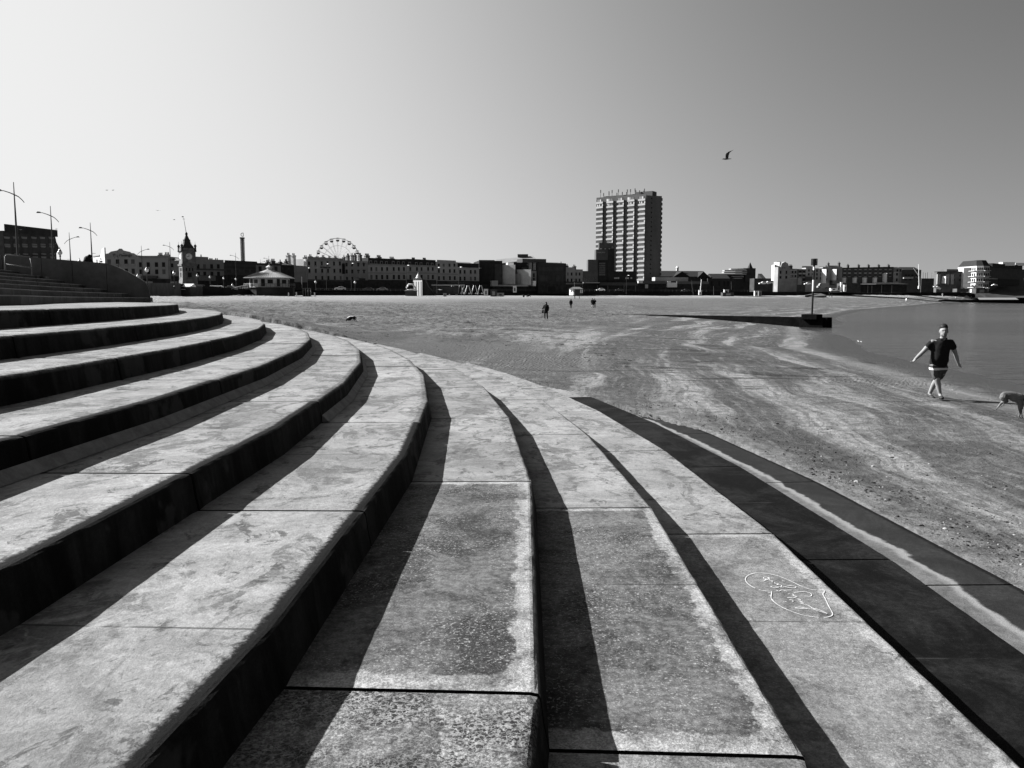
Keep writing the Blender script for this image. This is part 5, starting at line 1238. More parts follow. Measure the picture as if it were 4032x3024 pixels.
def booth(px0, px1, py0, py1, d_, m, label, cat='booth', roof=None, nm='booth', group=None):
    a, c = at(px0, py1, d_), at(px1, py0, d_); w_, h_ = c.x - a.x, c.z - a.z
    o = empty(nm, a, 0, label, cat, group)
    MB().bb((0, 0, -.5), (w_, max(1.2, w_ * .7), h_)).build('walls', m, o)
    MB().bb((-.12, -.12, h_), (w_ + .12, max(1.2, w_ * .7) + .12, h_ + .12)).build('roof', roof or m, o)
    MB().bb((w_ * .3, -.05, 0), (w_ * .7, .03, h_ * .7)).build('door', M_DARK if m is not M_DARK else M_MID, o)
    return o
booth(1906, 1921, 1139, 1160, 316, M_LETTER, 'small white booth right of the bungee trampolines'); booth(1931, 1956, 1141, 1163, 340, M_DARK, 'dark cabin right of the small white booth', 'cabin')
booth(1957, 1984, 1154, 1163, 345, M_MID, 'low grey cabinet right of the dark cabin', 'cabinet')
booth(1746, 1757, 1156, 1163, 312, M_STONE, 'low pale stall under the ride boom', 'stall')
booth(2020, 2034, 1127, 1147, 385, M_LETTER, 'white sentry box under the long pale canopy'); booth(2752, 2763, 1143, 1158, 430, M_LETTER, 'white cabinet beside the leaning mast', 'cabinet'); 
booth(2852, 2870, 1141, 1152, 430, M_LETTER, 'white topped kiosk in the middle of the dark sea wall', 'kiosk'); booth(2846, 2890, 1152, 1163, 428, M_DARK, 'dark platform below the white topped kiosk', 'platform'); booth(2971, 2986, 1146, 1162, 440, M_LETTER, 'white slanted panel hut against the sea wall', 'hut'); booth(2987, 2999, 1146, 1162, 442, M_MID, 'grey box right beside the white slanted panel hut', 'box')
booth(3297, 3309, 1117, 1142, 530, M_SIGN, 'white pillar kiosk, shorter of the pair at the left of the promenade cafe', 'pillar'); booth(3309, 3318, 1112, 1146, 528, M_SIGN, 'white pillar kiosk, taller of the pair at the left of the promenade cafe', 'pillar'); booth(3323, 3333, 1122, 1145, 526, M_SIGN, 'white panel standing alone in front of the promenade cafe', 'panel')
booth(3272, 3296, 1136, 1142, 520, M_SIGN, 'long low white tank left of the white pillars', 'tank')
cf = empty('promenade_cafe', at(3318, 1147, 540), 0, 'low grey promenade cafe with a long white flat canopy', 'cafe'); mp = 540 / F
MB().bb((0, 0, -1), (72 * mp, 8, 35 * mp)).build('block', M_FASCIA, cf); MB().bb((70 * mp, 0, -1), (250 * mp, 8, 24 * mp)).build('glazed_hall', M_SHOP, cf); MB().bb((68 * mp, -3, 26 * mp), (122 * mp, 8, 30 * mp)).build('canopy', M_SIGN, cf); MB().prism([(122 * mp, 27 * mp), (252 * mp, 28 * mp), (200 * mp, 34 * mp), (122 * mp, 34 * mp)], -2.5, 8).build('canopy', M_STONE, cf)
for px_ in (96, 112, 150, 190): MB().bb((px_ * mp, -.3, -1), (px_ * mp + .4, .1, 24 * mp)).build('column', M_REN2, cf)
# lifeguard hut
c = at(2243, 1162, 372); mp = 372 / F
lh = empty('lifeguard_hut', c, 0, 'small beach hut with a white sunlit end wall and pitched roof', 'hut')
MB().extr([(0, 1.2), (14 * mp, -.6), (52 * mp, .5), (52 * mp, 3), (0, 3)], -.3, 24 * mp).build('walls', M_DARK, lh)
MB().add([(-.05, 1.1, 0), (14 * mp - .02, -.68, 0), (14 * mp - .02, -.68, 23 * mp), (-.05, 1.1, 23 * mp), (0, 1.3, 0), (0, 1.3, 23 * mp), (14 * mp, -.5, 0), (14 * mp, -.5, 23 * mp)], [(0, 1, 2, 3), (4, 0, 3, 5), (1, 6, 7, 2), (3, 2, 7, 5)]).build('end_wall', M_SIGN, lh)
MB().bb((5 * mp, .0, 11 * mp), (9.5 * mp, .2, 19 * mp)).build('window', M_MID, lh)
MB().add([(-.2, -.8, 23.5 * mp), (53 * mp, -.2, 23.5 * mp), (40 * mp, 1.6, 32 * mp), (14 * mp, 1.4, 32 * mp), (-.2, 3.2, 23.5 * mp), (53 * mp, 3.2, 23.5 * mp)], [(0, 1, 2, 3), (3, 2, 5, 4), (0, 3, 4), (1, 5, 2), (0, 4, 5, 1)]).build('roof', mat('hut_felt', .12, .9), lh)
for u in (41, 47): MB().bb((u * mp, -.25, 8 * mp), ((u + 4) * mp, .55, 21 * mp)).build('shutter', M_LETTER, lh)
MB().tube([(19 * mp, -1, 0), (17 * mp, -1, 50 * mp)], [.1, .05], 6).build('flag_mast', M_STONE, lh)
# beach posts near the pavilion
for i, (px, py0, py1, lab) in enumerate(((1137, 1153, 1168, 'short pale beach post in front of the pavilion base'), (1168, 1152, 1168, 'short pale beach post at the right of the pavilion base'), (1240, 1153, 1169, 'short pale beach post right of the timber frame'))):
    a = hit(px, py1); h_ = (py1 - py0) * a.y / F
    o = MB().lathe([(.14, -.3), (.14, h_), (.09, h_ + .04)], n=8).build('beach_post', M_STONE); o.location = a; tag(o, lab, 'post', 'short pale posts on the dry sand')
c = at(1193, 1163, 215); mp = 215 / F
tf = empty('timber_frame', c, 0, 'four pale upright poles carrying a beam right of the pavilion', 'frame')
for u in (0, 10, 20, 30): MB().tube([(u * mp, 0, -.3), (u * mp, 0, 28 * mp)], .11, 6).build('post', M_STONE, tf)
MB().bb((-1 * mp, -.12, 26.5 * mp), (31.5 * mp, .12, 28.5 * mp)).build('beam', M_MID, tf); MB().bb((0, .3, -.3), (30 * mp, .6, 26 * mp)).build('panel', M_SHOP, tf)
MB().tube([(-3 * mp, 0, 28 * mp), (-3 * mp, 0, 73 * mp)], .07, 6).build('flag_mast', M_STONE, tf)
# leaning masts, boats
for i, (p0, p1, d_, lab) in enumerate((((2757, 1150), (2762, 1100), 428, 'white leaning mast beside the white cabinet on the sea wall'), ((2730, 1160), (2722, 1103), 425, 'thin grey mast leaning left of the white leaning mast'), ((2810, 1162), (2810, 1127), 425, 'thin upright grey mast between the leaning mast and the kiosk'), ((2880, 1140), (2879, 1108), 440, 'slim pale mast above the white topped kiosk'), ((3619, 1136), (3617, 1040), 560, 'tall white flagstaff with a yard in front of the gabled inn'))):
    q = MB().tube([at(*p0, d_), at(*p1, d_)], [.22, .14] if i in (0, 4) else [.12, .08], 6)
    if i == 4: q.tube([at(3616, 1083, d_), at(3597, 1056, d_)], .16, 6); q.bb(at(3615, 1137, d_) + Vector((0, -.3, 0)), at(3623, 1126, d_) + Vector((0, .3, 0)))
    tag(q.build('mast', M_SIGN if i in (0, 4) else M_FASCIA), lab, 'mast', 'masts along the sea wall')
def boat(px0, px1, py, d_, label, rz=0., tilt=0.):
    a, c = at(px0, py, d_), at(px1, py, d_); L_ = c.x - a.x; o = empty('beached_boat', (a + c) / 2, R(rz), label, 'boat', 'boats on the quay'); o.rotation_euler.y = R(tilt)
    secs = [(-.5, .1, .45), (-.42, .7, .25), (-.1, 1., .05), (.25, .9, .05), (.5, .65, .12)]; q = MB(); vs = []; H_ = L_ * .22; Bm = L_ * .16
    for x, w_, kz in secs: vs += [(x * L_, -Bm * w_, H_), (x * L_, -Bm * w_ * .6, H_ * .4 + kz * H_ * .5), (x * L_, 0, kz * H_), (x * L_, Bm * w_ * .6, H_ * .4 + kz * H_ * .5), (x * L_, Bm * w_, H_)]
    fs = []
    for i in range(4):
        for k in range(4): fs.append((i * 5 + k, i * 5 + k + 1, i * 5 + 6 + k, i * 5 + 5 + k))
    fs += [tuple(i * 5 for i in range(5)) + tuple(i * 5 + 4 for i in range(4, -1, -1)), (20, 21, 22, 23, 24), (4, 3, 2, 1, 0)]
    q.add(vs, fs).build('hull', M_SIGN, o)
    MB().prism([(-.1 * L_, H_), (.3 * L_, H_), (.25 * L_, H_ * 1.6), (-.02 * L_, H_ * 1.6)], -Bm * .5, Bm * .5).build('cabin', M_LETTER, o)
boat(3672, 3703, 1137, 600, 'white boat hull tilted on the quay right of the dark shed', 0, 14); boat(3820, 3856, 1132, 590, 'long white boat below the white corner hotel', 0, 2); boat(3880, 3895, 1137, 585, 'small white boat right of the long white boat', 0, 4)
booth(3768, 3815, 1137, 1147, 600, M_FASCIA, 'grey slipway hut below the white corner hotel', 'hut'); booth(3843, 3890, 1135, 1152, 600, M_DARK, 'dark boathouse right of the grey slipway hut', 'boathouse')
# grassy bank at the far right and groynes
q = MB(); bk = [(3840, 1150, 640), (3880, 1135, 650), (3930, 1128, 655), (4000, 1130, 655), (4060, 1140, 650), (4110, 1172, 640)]
vs = [at(*p_) for p_ in bk]; vs2 = [at(px, 1172, d_ - 30) for px, _, d_ in bk]; vs3 = [v + Vector((0, 20, -6)) for v in vs]
q.add(vs + vs2 + vs3, [(i, i + 6, i + 7, i + 1) for i in range(5)] + [(i, i + 1, i + 13, i + 12) for i in range(5)])
tag(q.build('grass_bank', mat('bank_turf', .03, .95, .4, .08)), kind='structure')
# concrete ramp down to beach behind the beacon
a, b_, c_ = at(3170, 1163, 480), at(3232, 1155, 490), at(3255, 1163, 480)
q = MB().add([a, b_, c_, a + Vector((0, 12, -.6)), b_ + Vector((0, 12, 0)), c_ + Vector((0, 12, -.6)), a - Vector((0, 0, 1)), c_ - Vector((0, 0, 1))], [(0, 6, 7, 2, 1), (0, 1, 4, 3), (1, 2, 5, 4)]); tag(q.build('slipway', mat('slip_concrete', .06, .9)), 'low dark slipway at the foot of the sea wall behind the beacon pole', 'slipway')

# groyne with its beacon
gA, gB = Vector((11.5, 93.0)), Vector((29.3, 76.5))
gr = empty('groyne', (gB.x, gB.y, 0), 0, 'long dark low groyne running from the sand out to the beacon', 'groyne')
a, b_ = Vector((gA.x, gA.y)) - gB, Vector((0, 0)); L_ = (b_ - a).length; dd = (b_ - a) / L_; nn = Vector((-dd.y, dd.x)); q = MB(); N = 60
for i in range(N):
    s0, s1 = a + dd * L_ * i / N, a + dd * L_ * (i + 1) / N
    z0, z1 = -.17 + .03 * (1 - i / N) + noise.noise(Vector((i * .7, 0, 0))) * .025, -.17 + .03 * (1 - (i + 1) / N) + noise.noise(Vector((i * .7 + .7, 0, 0))) * .025
    q.add([(*(s0 - nn * .7), -1.6), (*(s1 - nn * .7), -1.6), (*(s1 - nn * .55), z1), (*(s0 - nn * .55), z0), (*(s0 + nn * .7), -1.6), (*(s1 + nn * .7), -1.6), (*(s1 + nn * .55), z1), (*(s0 + nn * .55), z0)], [(0, 1, 2, 3), (3, 2, 6, 7), (5, 4, 7, 6), (0, 3, 7, 4), (1, 5, 6, 2)])
q.f += [(0, 3, 7, 4), (len(q.v) - 7, len(q.v) - 3, len(q.v) - 2, len(q.v) - 6)]
m_gr = mat('weedy_concrete', .0035, .95, .6, 1.2, .04, 5, spec=.03); q.build('wall', m_gr, gr)
q = MB().box((dd.x * -2.2, dd.y * -2.2, -.95), (3.9, 1.9, 1.54), math.atan2(dd.y, dd.x)); q.build('end_block', m_gr, gr)
bx = at(3206, 1250, 76.4)
bc = empty('beacon', (bx.x, bx.y + .6, -.22), 0, 'striped beacon pole with a dark slatted basket on the groyne end', 'beacon')
z_ = lambda py: at(3206, py, 76.4).z + .3
MB().box((0, 0, .1), (1.5, 1.3, .5), math.atan2(dd.y, dd.x)).build('plinth', m_gr, bc, bevel=.05)
lean = (3213 - 3206) * 76.4 / F * .2
m_bp = mat('beacon_black', .015, .5); m_bw = mat('beacon_white', .75, .5, .05, 2.)
for y0, y1, m in ((1244, 1150, m_bp), (1150, 1105, m_bw), (1105, 1066, m_bp), (1066, 1052, m_bw), (1052, 1046, m_bp)):
    MB().tube([(lean * (1244 - y0) / 200, 0, z_(y0)), (lean * (1244 - y1) / 200, 0, z_(y1))], .085, 12).build('pole_band', m, bc)
q = MB(); zb0, zb1 = z_(1047), z_(1021)
for k in range(18):
    a_ = k * math.pi / 9; x, y = .27 * math.cos(a_), .27 * math.sin(a_); q.box((lean + x, y, (zb0 + zb1) / 2), (.06, .03, zb1 - zb0), a_ + math.pi / 2)
for z in (zb0 + .02, (zb0 + zb1) / 2, zb1 - .02): q.tube([(lean + .27 * math.cos(k * .3491), .27 * math.sin(k * .3491), z) for k in range(19)], .025, 5)
q.build('basket', m_bp, bc); MB().lathe([(.14, zb0), (.14, zb1)], (lean, 0, 0), 10).build('core', m_bp, bc)
# far groyne, right edge
gA, gB = hit(3708, 1181), hit(4031, 1184); q = MB()
gA = at(3706, 1181, 470); gB = at(4110, 1186, 470)
q.add([gA + Vector((0, 0, .1)), gB + Vector((0, 0, .7)), gB + Vector((0, 0, -1.6)), gA + Vector((0, 0, -.9)), gA + Vector((0, 3, .1)), gB + Vector((0, 3, .7)), gB + Vector((0, 3, -1.6)), gA + Vector((0, 3, -.9))], [(3, 2, 1, 0), (0, 1, 5, 4), (4, 5, 6, 7), (3, 0, 4, 7), (1, 2, 6, 5)])
tag(q.build('far_groyne', m_gr), 'thin dark distant groyne at the right edge below the corner hotel', 'groyne')
# ------------------------------------------------------------------ people and animals
M_SKIN = mat('skin', .2, .55, .08, 6.); M_BLACK = mat('black_cloth', .008, .9, .3, 20); M_HAIR = mat('dark_hair', .012, .6, .3, 30); M_SHOE = mat('dark_shoe', .03, .6, .3, 20); M_GREYC = mat('grey_cloth', .05, .9, .2, 20); M_WHC = mat('white_cloth', .6, .9, .1, 20)
M_SKIND = mat('skin_tan', .22, .55, .1, 6.)
def skin(name, V, Ed, rad, m, parent=None, sub=2, root=0, loc=(0, 0, 0), fuzz=0.):
    """one continuous surface: tapered capsules along the bones, fused by a voxel remesh and smoothed"""
    vs = []; fs = []; NR = 14
    def rr_(k): r_ = rad[k]; return r_ if isinstance(r_, tuple) else (r_, r_)
    rmin = 9
    for ka, kb in Ed:
        A, B = Vector(V[ka]), Vector(V[kb]); d = (B - A)
        if d.length < 1e-6: continue
        d.normalize(); ref = Vector((0, 1, 0)) if abs(d.y) < .8 else Vector((0, 0, 1))
        a_ = d.cross(ref).normalized(); b_ = a_.cross(d).normalized()
        if b_.dot(ref) < 0: b_ = -b_
        (ax, ay), (bx_, by_) = rr_(ka), rr_(kb); rmin = min(rmin, ax, ay, bx_, by_)
        rings = []
        for i in range(5): t_ = R(90 * (1 - i / 4)); rings.append((A - d * min(ax, ay) * math.sin(t_), ax * max(math.cos(t_), .02), ay * max(math.cos(t_), .02)))
        for i in range(5): t_ = R(90 * i / 4); rings.append((B + d * min(bx_, by_) * math.sin(t_), bx_ * max(math.cos(t_), .02), by_ * max(math.cos(t_), .02)))
        o0 = len(vs)
        for c_, x, y in rings:
            for k in range(NR): q = 2 * math.pi * k / NR; vs.append(c_ + a_ * x * math.cos(q) + b_ * y * math.sin(q))
        for i in range(len(rings) - 1):
            for k in range(NR): fs.append((o0 + i * NR + k, o0 + i * NR + (k + 1) % NR, o0 + (i + 1) * NR + (k + 1) % NR, o0 + (i + 1) * NR + k))
        fs.append(tuple(o0 + k for k in reversed(range(NR)))); fs.append(tuple(o0 + (len(rings) - 1) * NR + k for k in range(NR)))
    me = bpy.data.meshes.new('sk'); me.from_pydata([tuple(v) for v in vs], [], fs); me.update()
    bm = bmesh.new(); bm.from_mesh(me); bmesh.ops.recalc_face_normals(bm, faces=bm.faces); bm.to_mesh(me); bm.free()
    o = bpy.data.objects.new('sk', me); TS.collection.objects.link(o)
    xs = [max(v[i] for v in vs) - min(v[i] for v in vs) for i in range(3)]
    md = o.modifiers.new('re', 'REMESH'); md.mode = 'VOXEL'; md.voxel_size = max(rmin * .42, max(xs) / (150 if sub > 1 else 60))
    sm = o.modifiers.new('sm', 'SMOOTH'); sm.factor = .5; sm.iterations = 4 if sub > 1 else 2
    m2 = baked(o); bpy.data.objects.remove(o); bpy.data.meshes.remove(me)
    if fuzz:
        nr_ = [v.normal.copy() for v in m2.vertices]
        for v, n_ in zip(m2.vertices, nr_): v.co += n_ * fuzz * (noise.noise(v.co * .9 / fuzz * .12) + .6 * noise.noise(v.co * .9 / fuzz * .4))
    m2.name = name; m2.materials.clear(); m2.materials.append(m)
    for p_ in m2.polygons: p_.use_smooth = True; p_.material_index = 0
    return obj(name, m2, parent, loc)

def person(px, py, hpx, label, pose='stand', cloth=None, legs=None, face=0., bag=False, hood=False, group=None, sunhat=False, bare_legs=False):
    f = hit(px, py); h_ = hpx * f.y / F; k = h_ / 1.7
    o = empty('person', f, R(face), label, 'person', group); o.scale = (k, k, k)
    st = .22 if pose == 'walk' else .06
    V = {'pel': (0, 0, .92), 'chest': (0, 0, 1.25), 'neck': (0, -.01, 1.42), 'head': (0, -.02, 1.56), 'top': (0, 0, 1.64),
         'lh': (-.1, 0, .88), 'lk': (-.11, -st * .7, .48), 'la': (-.11, -st * .6 + .02, .09), 'lt': (-.12, -st * .6 - .15, .04),
         'rh': (.1, 0, .88), 'rk': (.11, st * .3, .48), 'ra': (.11, st * 1.1, .1 + st * .15), 'rt': (.12, st * 1.1 - .14, .04),
         'ls': (-.18, 0, 1.37), 'le': (-.25, .03, 1.1), 'lw': (-.24, -.1, .88), 'lhd': (-.23, -.14, .79),
         'rs': (.18, 0, 1.37), 're': (.25, .03, 1.1), 'rw': (.24, -.08, .88), 'rhd': (.23, -.11, .79)}
    if pose == 'phone': V.update(lw=(-.28, -.25, 1.08), lhd=(-.36, -.3, 1.14), le=(-.3, -.02, 1.08))
    if pose == 'hold': V.update(lw=(-.05, -.26, 1.12), lhd=(0, -.28, 1.15), rw=(.05, -.26, 1.1), rhd=(.0, -.3, 1.14))
    Ed = [('pel', 'chest'), ('chest', 'neck'), ('neck', 'head'), ('head', 'top'), ('pel', 'lh'), ('lh', 'lk'), ('lk', 'la'), ('la', 'lt'), ('pel', 'rh'), ('rh', 'rk'), ('rk', 'ra'), ('ra', 'rt'), ('chest', 'ls'), ('ls', 'le'), ('le', 'lw'), ('lw', 'lhd'), ('chest', 'rs'), ('rs', 're'), ('re', 'rw'), ('rw', 'rhd')]
    Rd = dict(pel=(.14, .11), chest=(.15, .11), neck=.055, head=(.08, .095), top=.06, lh=.085, lk=.058, la=.04, lt=.035, rh=.085, rk=.058, ra=.04, rt=.035, ls=.06, le=.042, lw=.032, lhd=.035, rs=.06, re=.042, rw=.032, rhd=.035)
    skin('body', V, Ed, Rd, M_SKIND, o, 1)
    cl = cloth or M_BLACK
    jk = ['pel', 'chest', 'neck', 'ls', 'le', 'lw', 'rs', 're', 'rw']; VJ = {q: V[q] for q in jk}; VJ['hem'] = (0, 0, .78 if hood or bag else .86); VJ['neck'] = (0, 0, 1.4)
    RJ = {q: (Rd[q][0] + .035, Rd[q][1] + .035) if isinstance(Rd[q], tuple) else Rd[q] + .022 for q in jk}; RJ['hem'] = (.2, .15); RJ['neck'] = .075
    skin('jacket', VJ, [('hem', 'pel'), ('pel', 'chest'), ('chest', 'neck'), ('chest', 'ls'), ('ls', 'le'), ('le', 'lw'), ('chest', 'rs'), ('rs', 're'), ('re', 'rw')], RJ, cl, o, 1, 0)
    if not bare_legs:
        tk = ['pel', 'lh', 'lk', 'la', 'rh', 'rk', 'ra']; skin('trousers', {q: V[q] for q in tk}, [('pel', 'lh'), ('lh', 'lk'), ('lk', 'la'), ('pel', 'rh'), ('rh', 'rk'), ('rk', 'ra')], dict(pel=(.15, .12), lh=.1, lk=.072, la=.055, rh=.1, rk=.072, ra=.055), legs or M_BLACK, o, 1)
    else:
        tk = ['pel', 'lh', 'rh']; VS = {q: V[q] for q in tk}; VS['l2'] = tuple(Vector(V['lh']).lerp(Vector(V['lk']), .7)); VS['r2'] = tuple(Vector(V['rh']).lerp(Vector(V['rk']), .7))
        skin('shorts', VS, [('pel', 'lh'), ('lh', 'l2'), ('pel', 'rh'), ('rh', 'r2')], dict(pel=(.15, .12), lh=.105, l2=.09, rh=.105, r2=.09), legs or M_BLACK, o, 1)
    if hood: skin('hood', {'a': (0, .02, 1.44), 'b': (0, .02, 1.58), 'c': (0, .04, 1.7)}, [('a', 'b'), ('b', 'c')], dict(a=.1, b=.115, c=.045), cl, o, 1)
    else: skin('hair', {'a': (0, .03, 1.56), 'b': (0, .02, 1.64)}, [('a', 'b')], dict(a=.085, b=.075), M_HAIR, o, 1)
    for sd_ in ('l', 'r'): a_, t_ = Vector(V[sd_ + 'a']), Vector(V[sd_ + 't']); skin('shoe', {'a': a_ + Vector((0, .04, -.04)), 'b': t_}, [('a', 'b')], dict(a=.055, b=.045), M_SHOE, o, 1)
    if bag: skin('bag', {'a': (-.3, -.02, .95), 'b': (-.33, -.02, .72)}, [('a', 'b')], dict(a=(.06, .1), b=(.1, .14)), M_BLACK, o, 1)
    return o
person(2150, 1259, 69, 'person in a dark hooded coat holding up a phone, nearest on the dry sand', 'phone', hood=True, bag=True, face=-20)
person(2248, 1215, 37, 'person in a dark hooded coat walking away, left of the close pair', 'stand', hood=True, face=180)
person(2333, 1213, 39, 'bare legged person in dark top, left of the close pair', 'walk', face=160, group='pair of walkers close together', bare_legs=True); person(2341, 1213, 37, 'dark clothed person, right of the close pair', 'hold', face=170, group='pair of walkers close together')
person(2263, 1177, 17, 'dark figure in front of the lifeguard hut, nearer its white wall', 'walk', face=90); person(2281, 1178, 14, 'small dark figure right of the lifeguard hut, legs apart', 'walk', face=90)
person(3265, 1169, 13, 'dark figure right of the beacon pole, left of two walkers', 'stand'); person(3275, 1172, 15, 'dark figure right of the beacon pole, right of two walkers', 'walk', face=90)
person(3568, 1194, 22, 'figure in a white top wading beside a small dog near the far shore', 'walk', M_WHC, M_SKIND, face=90)
person(3711, 1168, 14, 'white clad figure by the far sea wall', 'stand', M_WHC, M_WHC); person(3764, 1180, 13, 'figure with a white top sitting height above the far groyne', 'stand', M_WHC); person(3824, 1180, 12, 'slim dark figure above the far groyne', 'stand'); person(3848, 1180, 11, 'broad dark figure above the far groyne, rightmost', 'stand', hood=True)
# people lying on the dry sand
def lump(px, py, wpx, hpx, label, nm, cat):
    f = hit(px, py); k = f.y / F; w_, h_ = wpx * k, hpx * k
    V = {'hip': (-.1 * w_, 0, h_ * .35), 'back': (.0, 0, h_ * .6), 'head': (.1 * w_, 0, h_ * .86), 'knee': (.28 * w_, -.1, h_ * .5), 'foot': (.46 * w_, -.1, h_ * .15), 'arm': (-.3 * w_, .1, h_ * .4), 'hand': (-.4 * w_, .1, h_ * .12)}
    o = skin(nm, V, [('hip', 'back'), ('back', 'head'), ('hip', 'knee'), ('knee', 'foot'), ('back', 'arm'), ('arm', 'hand')], dict(hip=h_ * .25, back=h_ * .26, head=h_ * .17, knee=h_ * .12, foot=h_ * .1, arm=h_ * .1, hand=h_ * .07), M_BLACK, None, 1); o.location = f
    tag(o, label, cat)
lump(2080, 1170, 20, 12, 'dark figure sitting on the dry sand beside a dark bag', 'person', 'person'); lump(2173, 1164, 11, 5, 'dark figure lying on the dry sand by the sea wall', 'person', 'person')
f = hit(2062, 1170); s_ = f.y / F
o = MB().lathe([(3.5 * s_, 0), (4 * s_, 4 * s_), (3.4 * s_, 9 * s_), (1.2 * s_, 10 * s_)], n=8).build('beach_bag', M_BLACK, None, True); o.location = f; tag(o, 'dark upright beach bag left of the sitting figure', 'bag')

# the man in the foreground
f0 = hit(3683, 1571); S = .00622 * f0.y / 20.15 * F / 3256 / 3.607 * 1.0
S = (f0.y / F) / 3.607
man = empty('person', f0, 0, 'man in a black polo shirt and striped shorts striding barefaced along the wet sand', 'person')
man['label'] = 'bearded man in a black polo shirt and banded shorts striding along the wet sand'
def mj(x, z, y=0.): return ((x - 665) * S + y * f0.x / f0.y, y, (1268 - z) * S - y * .12)
V = dict(pel=mj(686, 790), belly=mj(692, 690, -.03), chest=mj(705, 520, -.02), nk0=mj(722, 428, -.01), neck=mj(730, 395, -.02), jaw=mj(737, 352, -.055), head=mj(733, 300, -.02), top=mj(734, 252, .0),
         ls=mj(578, 460), lu=mj(520, 520, -.0), le=mj(455, 592, -.01), lf=mj(408, 642, -.03), lw=mj(352, 695, -.06), lp=mj(336, 718, -.075),
         rs=mj(842, 460), ru=mj(878, 530, .02), re=mj(915, 612, .04), rf=mj(938, 672, .03), rw=mj(962, 745, .01), rp=mj(968, 770, 0.),
         lh=mj(630, 815, -.02), lt=mj(652, 895, -.12), lk=mj(672, 985, -.2), lc=mj(690, 1050, -.19), la=mj(727, 1200, -.2), lb=mj(745, 1245, -.29),
         rh=mj(742, 815, .02), rt=mj(725, 895, .06), rk=mj(672, 990, .1), rc=mj(632, 1060, .2), ra=mj(577, 1188, .34), rb=mj(606, 1238, .26))
Ed = [('pel', 'belly'), ('belly', 'chest'), ('chest', 'nk0'), ('nk0', 'neck'), ('neck', 'jaw'), ('jaw', 'head'), ('head', 'top'), ('chest', 'ls'), ('ls', 'lu'), ('lu', 'le'), ('le', 'lf'), ('lf', 'lw'), ('lw', 'lp'), ('chest', 'rs'), ('rs', 'ru'), ('ru', 're'), ('re', 'rf'), ('rf', 'rw'), ('rw', 'rp'),
      ('pel', 'lh'), ('lh', 'lt'), ('lt', 'lk'), ('lk', 'lc'), ('lc', 'la'), ('la', 'lb'), ('pel', 'rh'), ('rh', 'rt'), ('rt', 'rk'), ('rk', 'rc'), ('rc', 'ra'), ('ra', 'rb')]
Rd = dict(pel=(.19, .14), belly=(.205, .165), chest=(.2, .14), nk0=(.1, .08), neck=(.064, .068), jaw=(.068, .08), head=(.094, .108), top=(.08, .092), ls=.075, lu=.066, le=.05, lf=.05, lw=.033, lp=(.022, .04), rs=.075, ru=.066, re=.05, rf=.05, rw=.033, rp=(.022, .04), lh=.11, lt=.1, lk=.07, lc=.066, la=.042, lb=.038, rh=.11, rt=.1, rk=.068, rc=.066, ra=.042, rb=.036)
body = skin('body', V, Ed, Rd, M_SKIN, man, 2)
# fingers, each its own chain joined into the hand parts
def hand(w_, p_, dirs, side):
    P = Vector(p_); W = Vector(w_); ax = (P - W).normalized(); yv = Vector((0, 1, 0)); sd_ = ax.cross(yv).normalized()
    V_ = {'w': W, 'p': P}; E_ = [('w', 'p')]; R_ = dict(w=.03, p=(.02, .038))
    hq = skin('hand', V_, E_, R_, M_SKIN, man, 2)
    for i, (of, ln) in enumerate(((-.033, .075), (-.011, .088), (.012, .082), (.033, .062))):
        b0 = P + yv * of - ax * .012; b1 = b0 + ax * ln * .5 + sd_ * side * .012; b2 = b1 + (ax * .7 + sd_ * side * .7).normalized() * ln * .32; b3 = b2 + (ax * .3 + sd_ * side * .95).normalized() * ln * .25
        skin('finger', {'a': b0, 'b': b1, 'c': b2, 'd': b3}, [('a', 'b'), ('b', 'c'), ('c', 'd')], dict(a=.011, b=.0105, c=.0095, d=.0075), M_SKIN, hq, 1)
    t0 = W.lerp(P, .35) - yv * .03; t1 = t0 - yv * .032 + ax * .03 + sd_ * side * .01; t2 = t1 + ax * .035 + sd_ * side * .012
    skin('thumb', {'a': t0, 'b': t1, 'c': t2}, [('a', 'b'), ('b', 'c')], dict(a=.014, b=.0125, c=.009), M_SKIN, hq, 1)
hand(V['lw'], Vector(V['lp']) + (Vector(V['lp']) - Vector(V['lw'])) * .5, 0, -1); hand(V['rw'], Vector(V['rp']) + (Vector(V['rp']) - Vector(V['rw'])) * .5, 0, 1)
# clothes follow the same joints
def sub_(ks, grow, extra=None, ed=None):
    Vv = {k: V[k] for k in ks}; Rr = {k: (Rd[k][0] + grow, Rd[k][1] + grow) if isinstance(Rd[k], tuple) else Rd[k] + grow for k in ks}
    return Vv, Rr
Vs, Rs = sub_(['belly', 'chest', 'nk0', 'ls', 'rs'], .026)
Vs['hem'] = mj(684, 765, -.01); Rs['hem'] = (.212, .168); Rs['belly'] = (.222, .185); Rs['chest'] = (.222, .165); Rs['nk0'] = (.105, .095)
Vs['l2'] = mj(520, 520); Rs['l2'] = .086; Vs['r2'] = mj(880, 532, .02); Rs['r2'] = .086; Rs['ls'] = .084; Rs['rs'] = .084
skin('polo_shirt', Vs, [('hem', 'belly'), ('belly', 'chest'), ('chest', 'nk0'), ('chest', 'ls'), ('ls', 'l2'), ('chest', 'rs'), ('rs', 'r2')], Rs, M_BLACK, man, 2, fuzz=.014)
skin('collar', {'a': mj(690, 402, .02), 'b': mj(700, 425, -.1), 'c': mj(735, 445, -.13), 'd': mj(768, 420, -.1), 'e': mj(778, 400, .02)}, [('a', 'b'), ('b', 'c'), ('c', 'd'), ('d', 'e')], dict(a=.022, b=.022, c=.016, d=.022, e=.022), M_BLACK, man, 1)
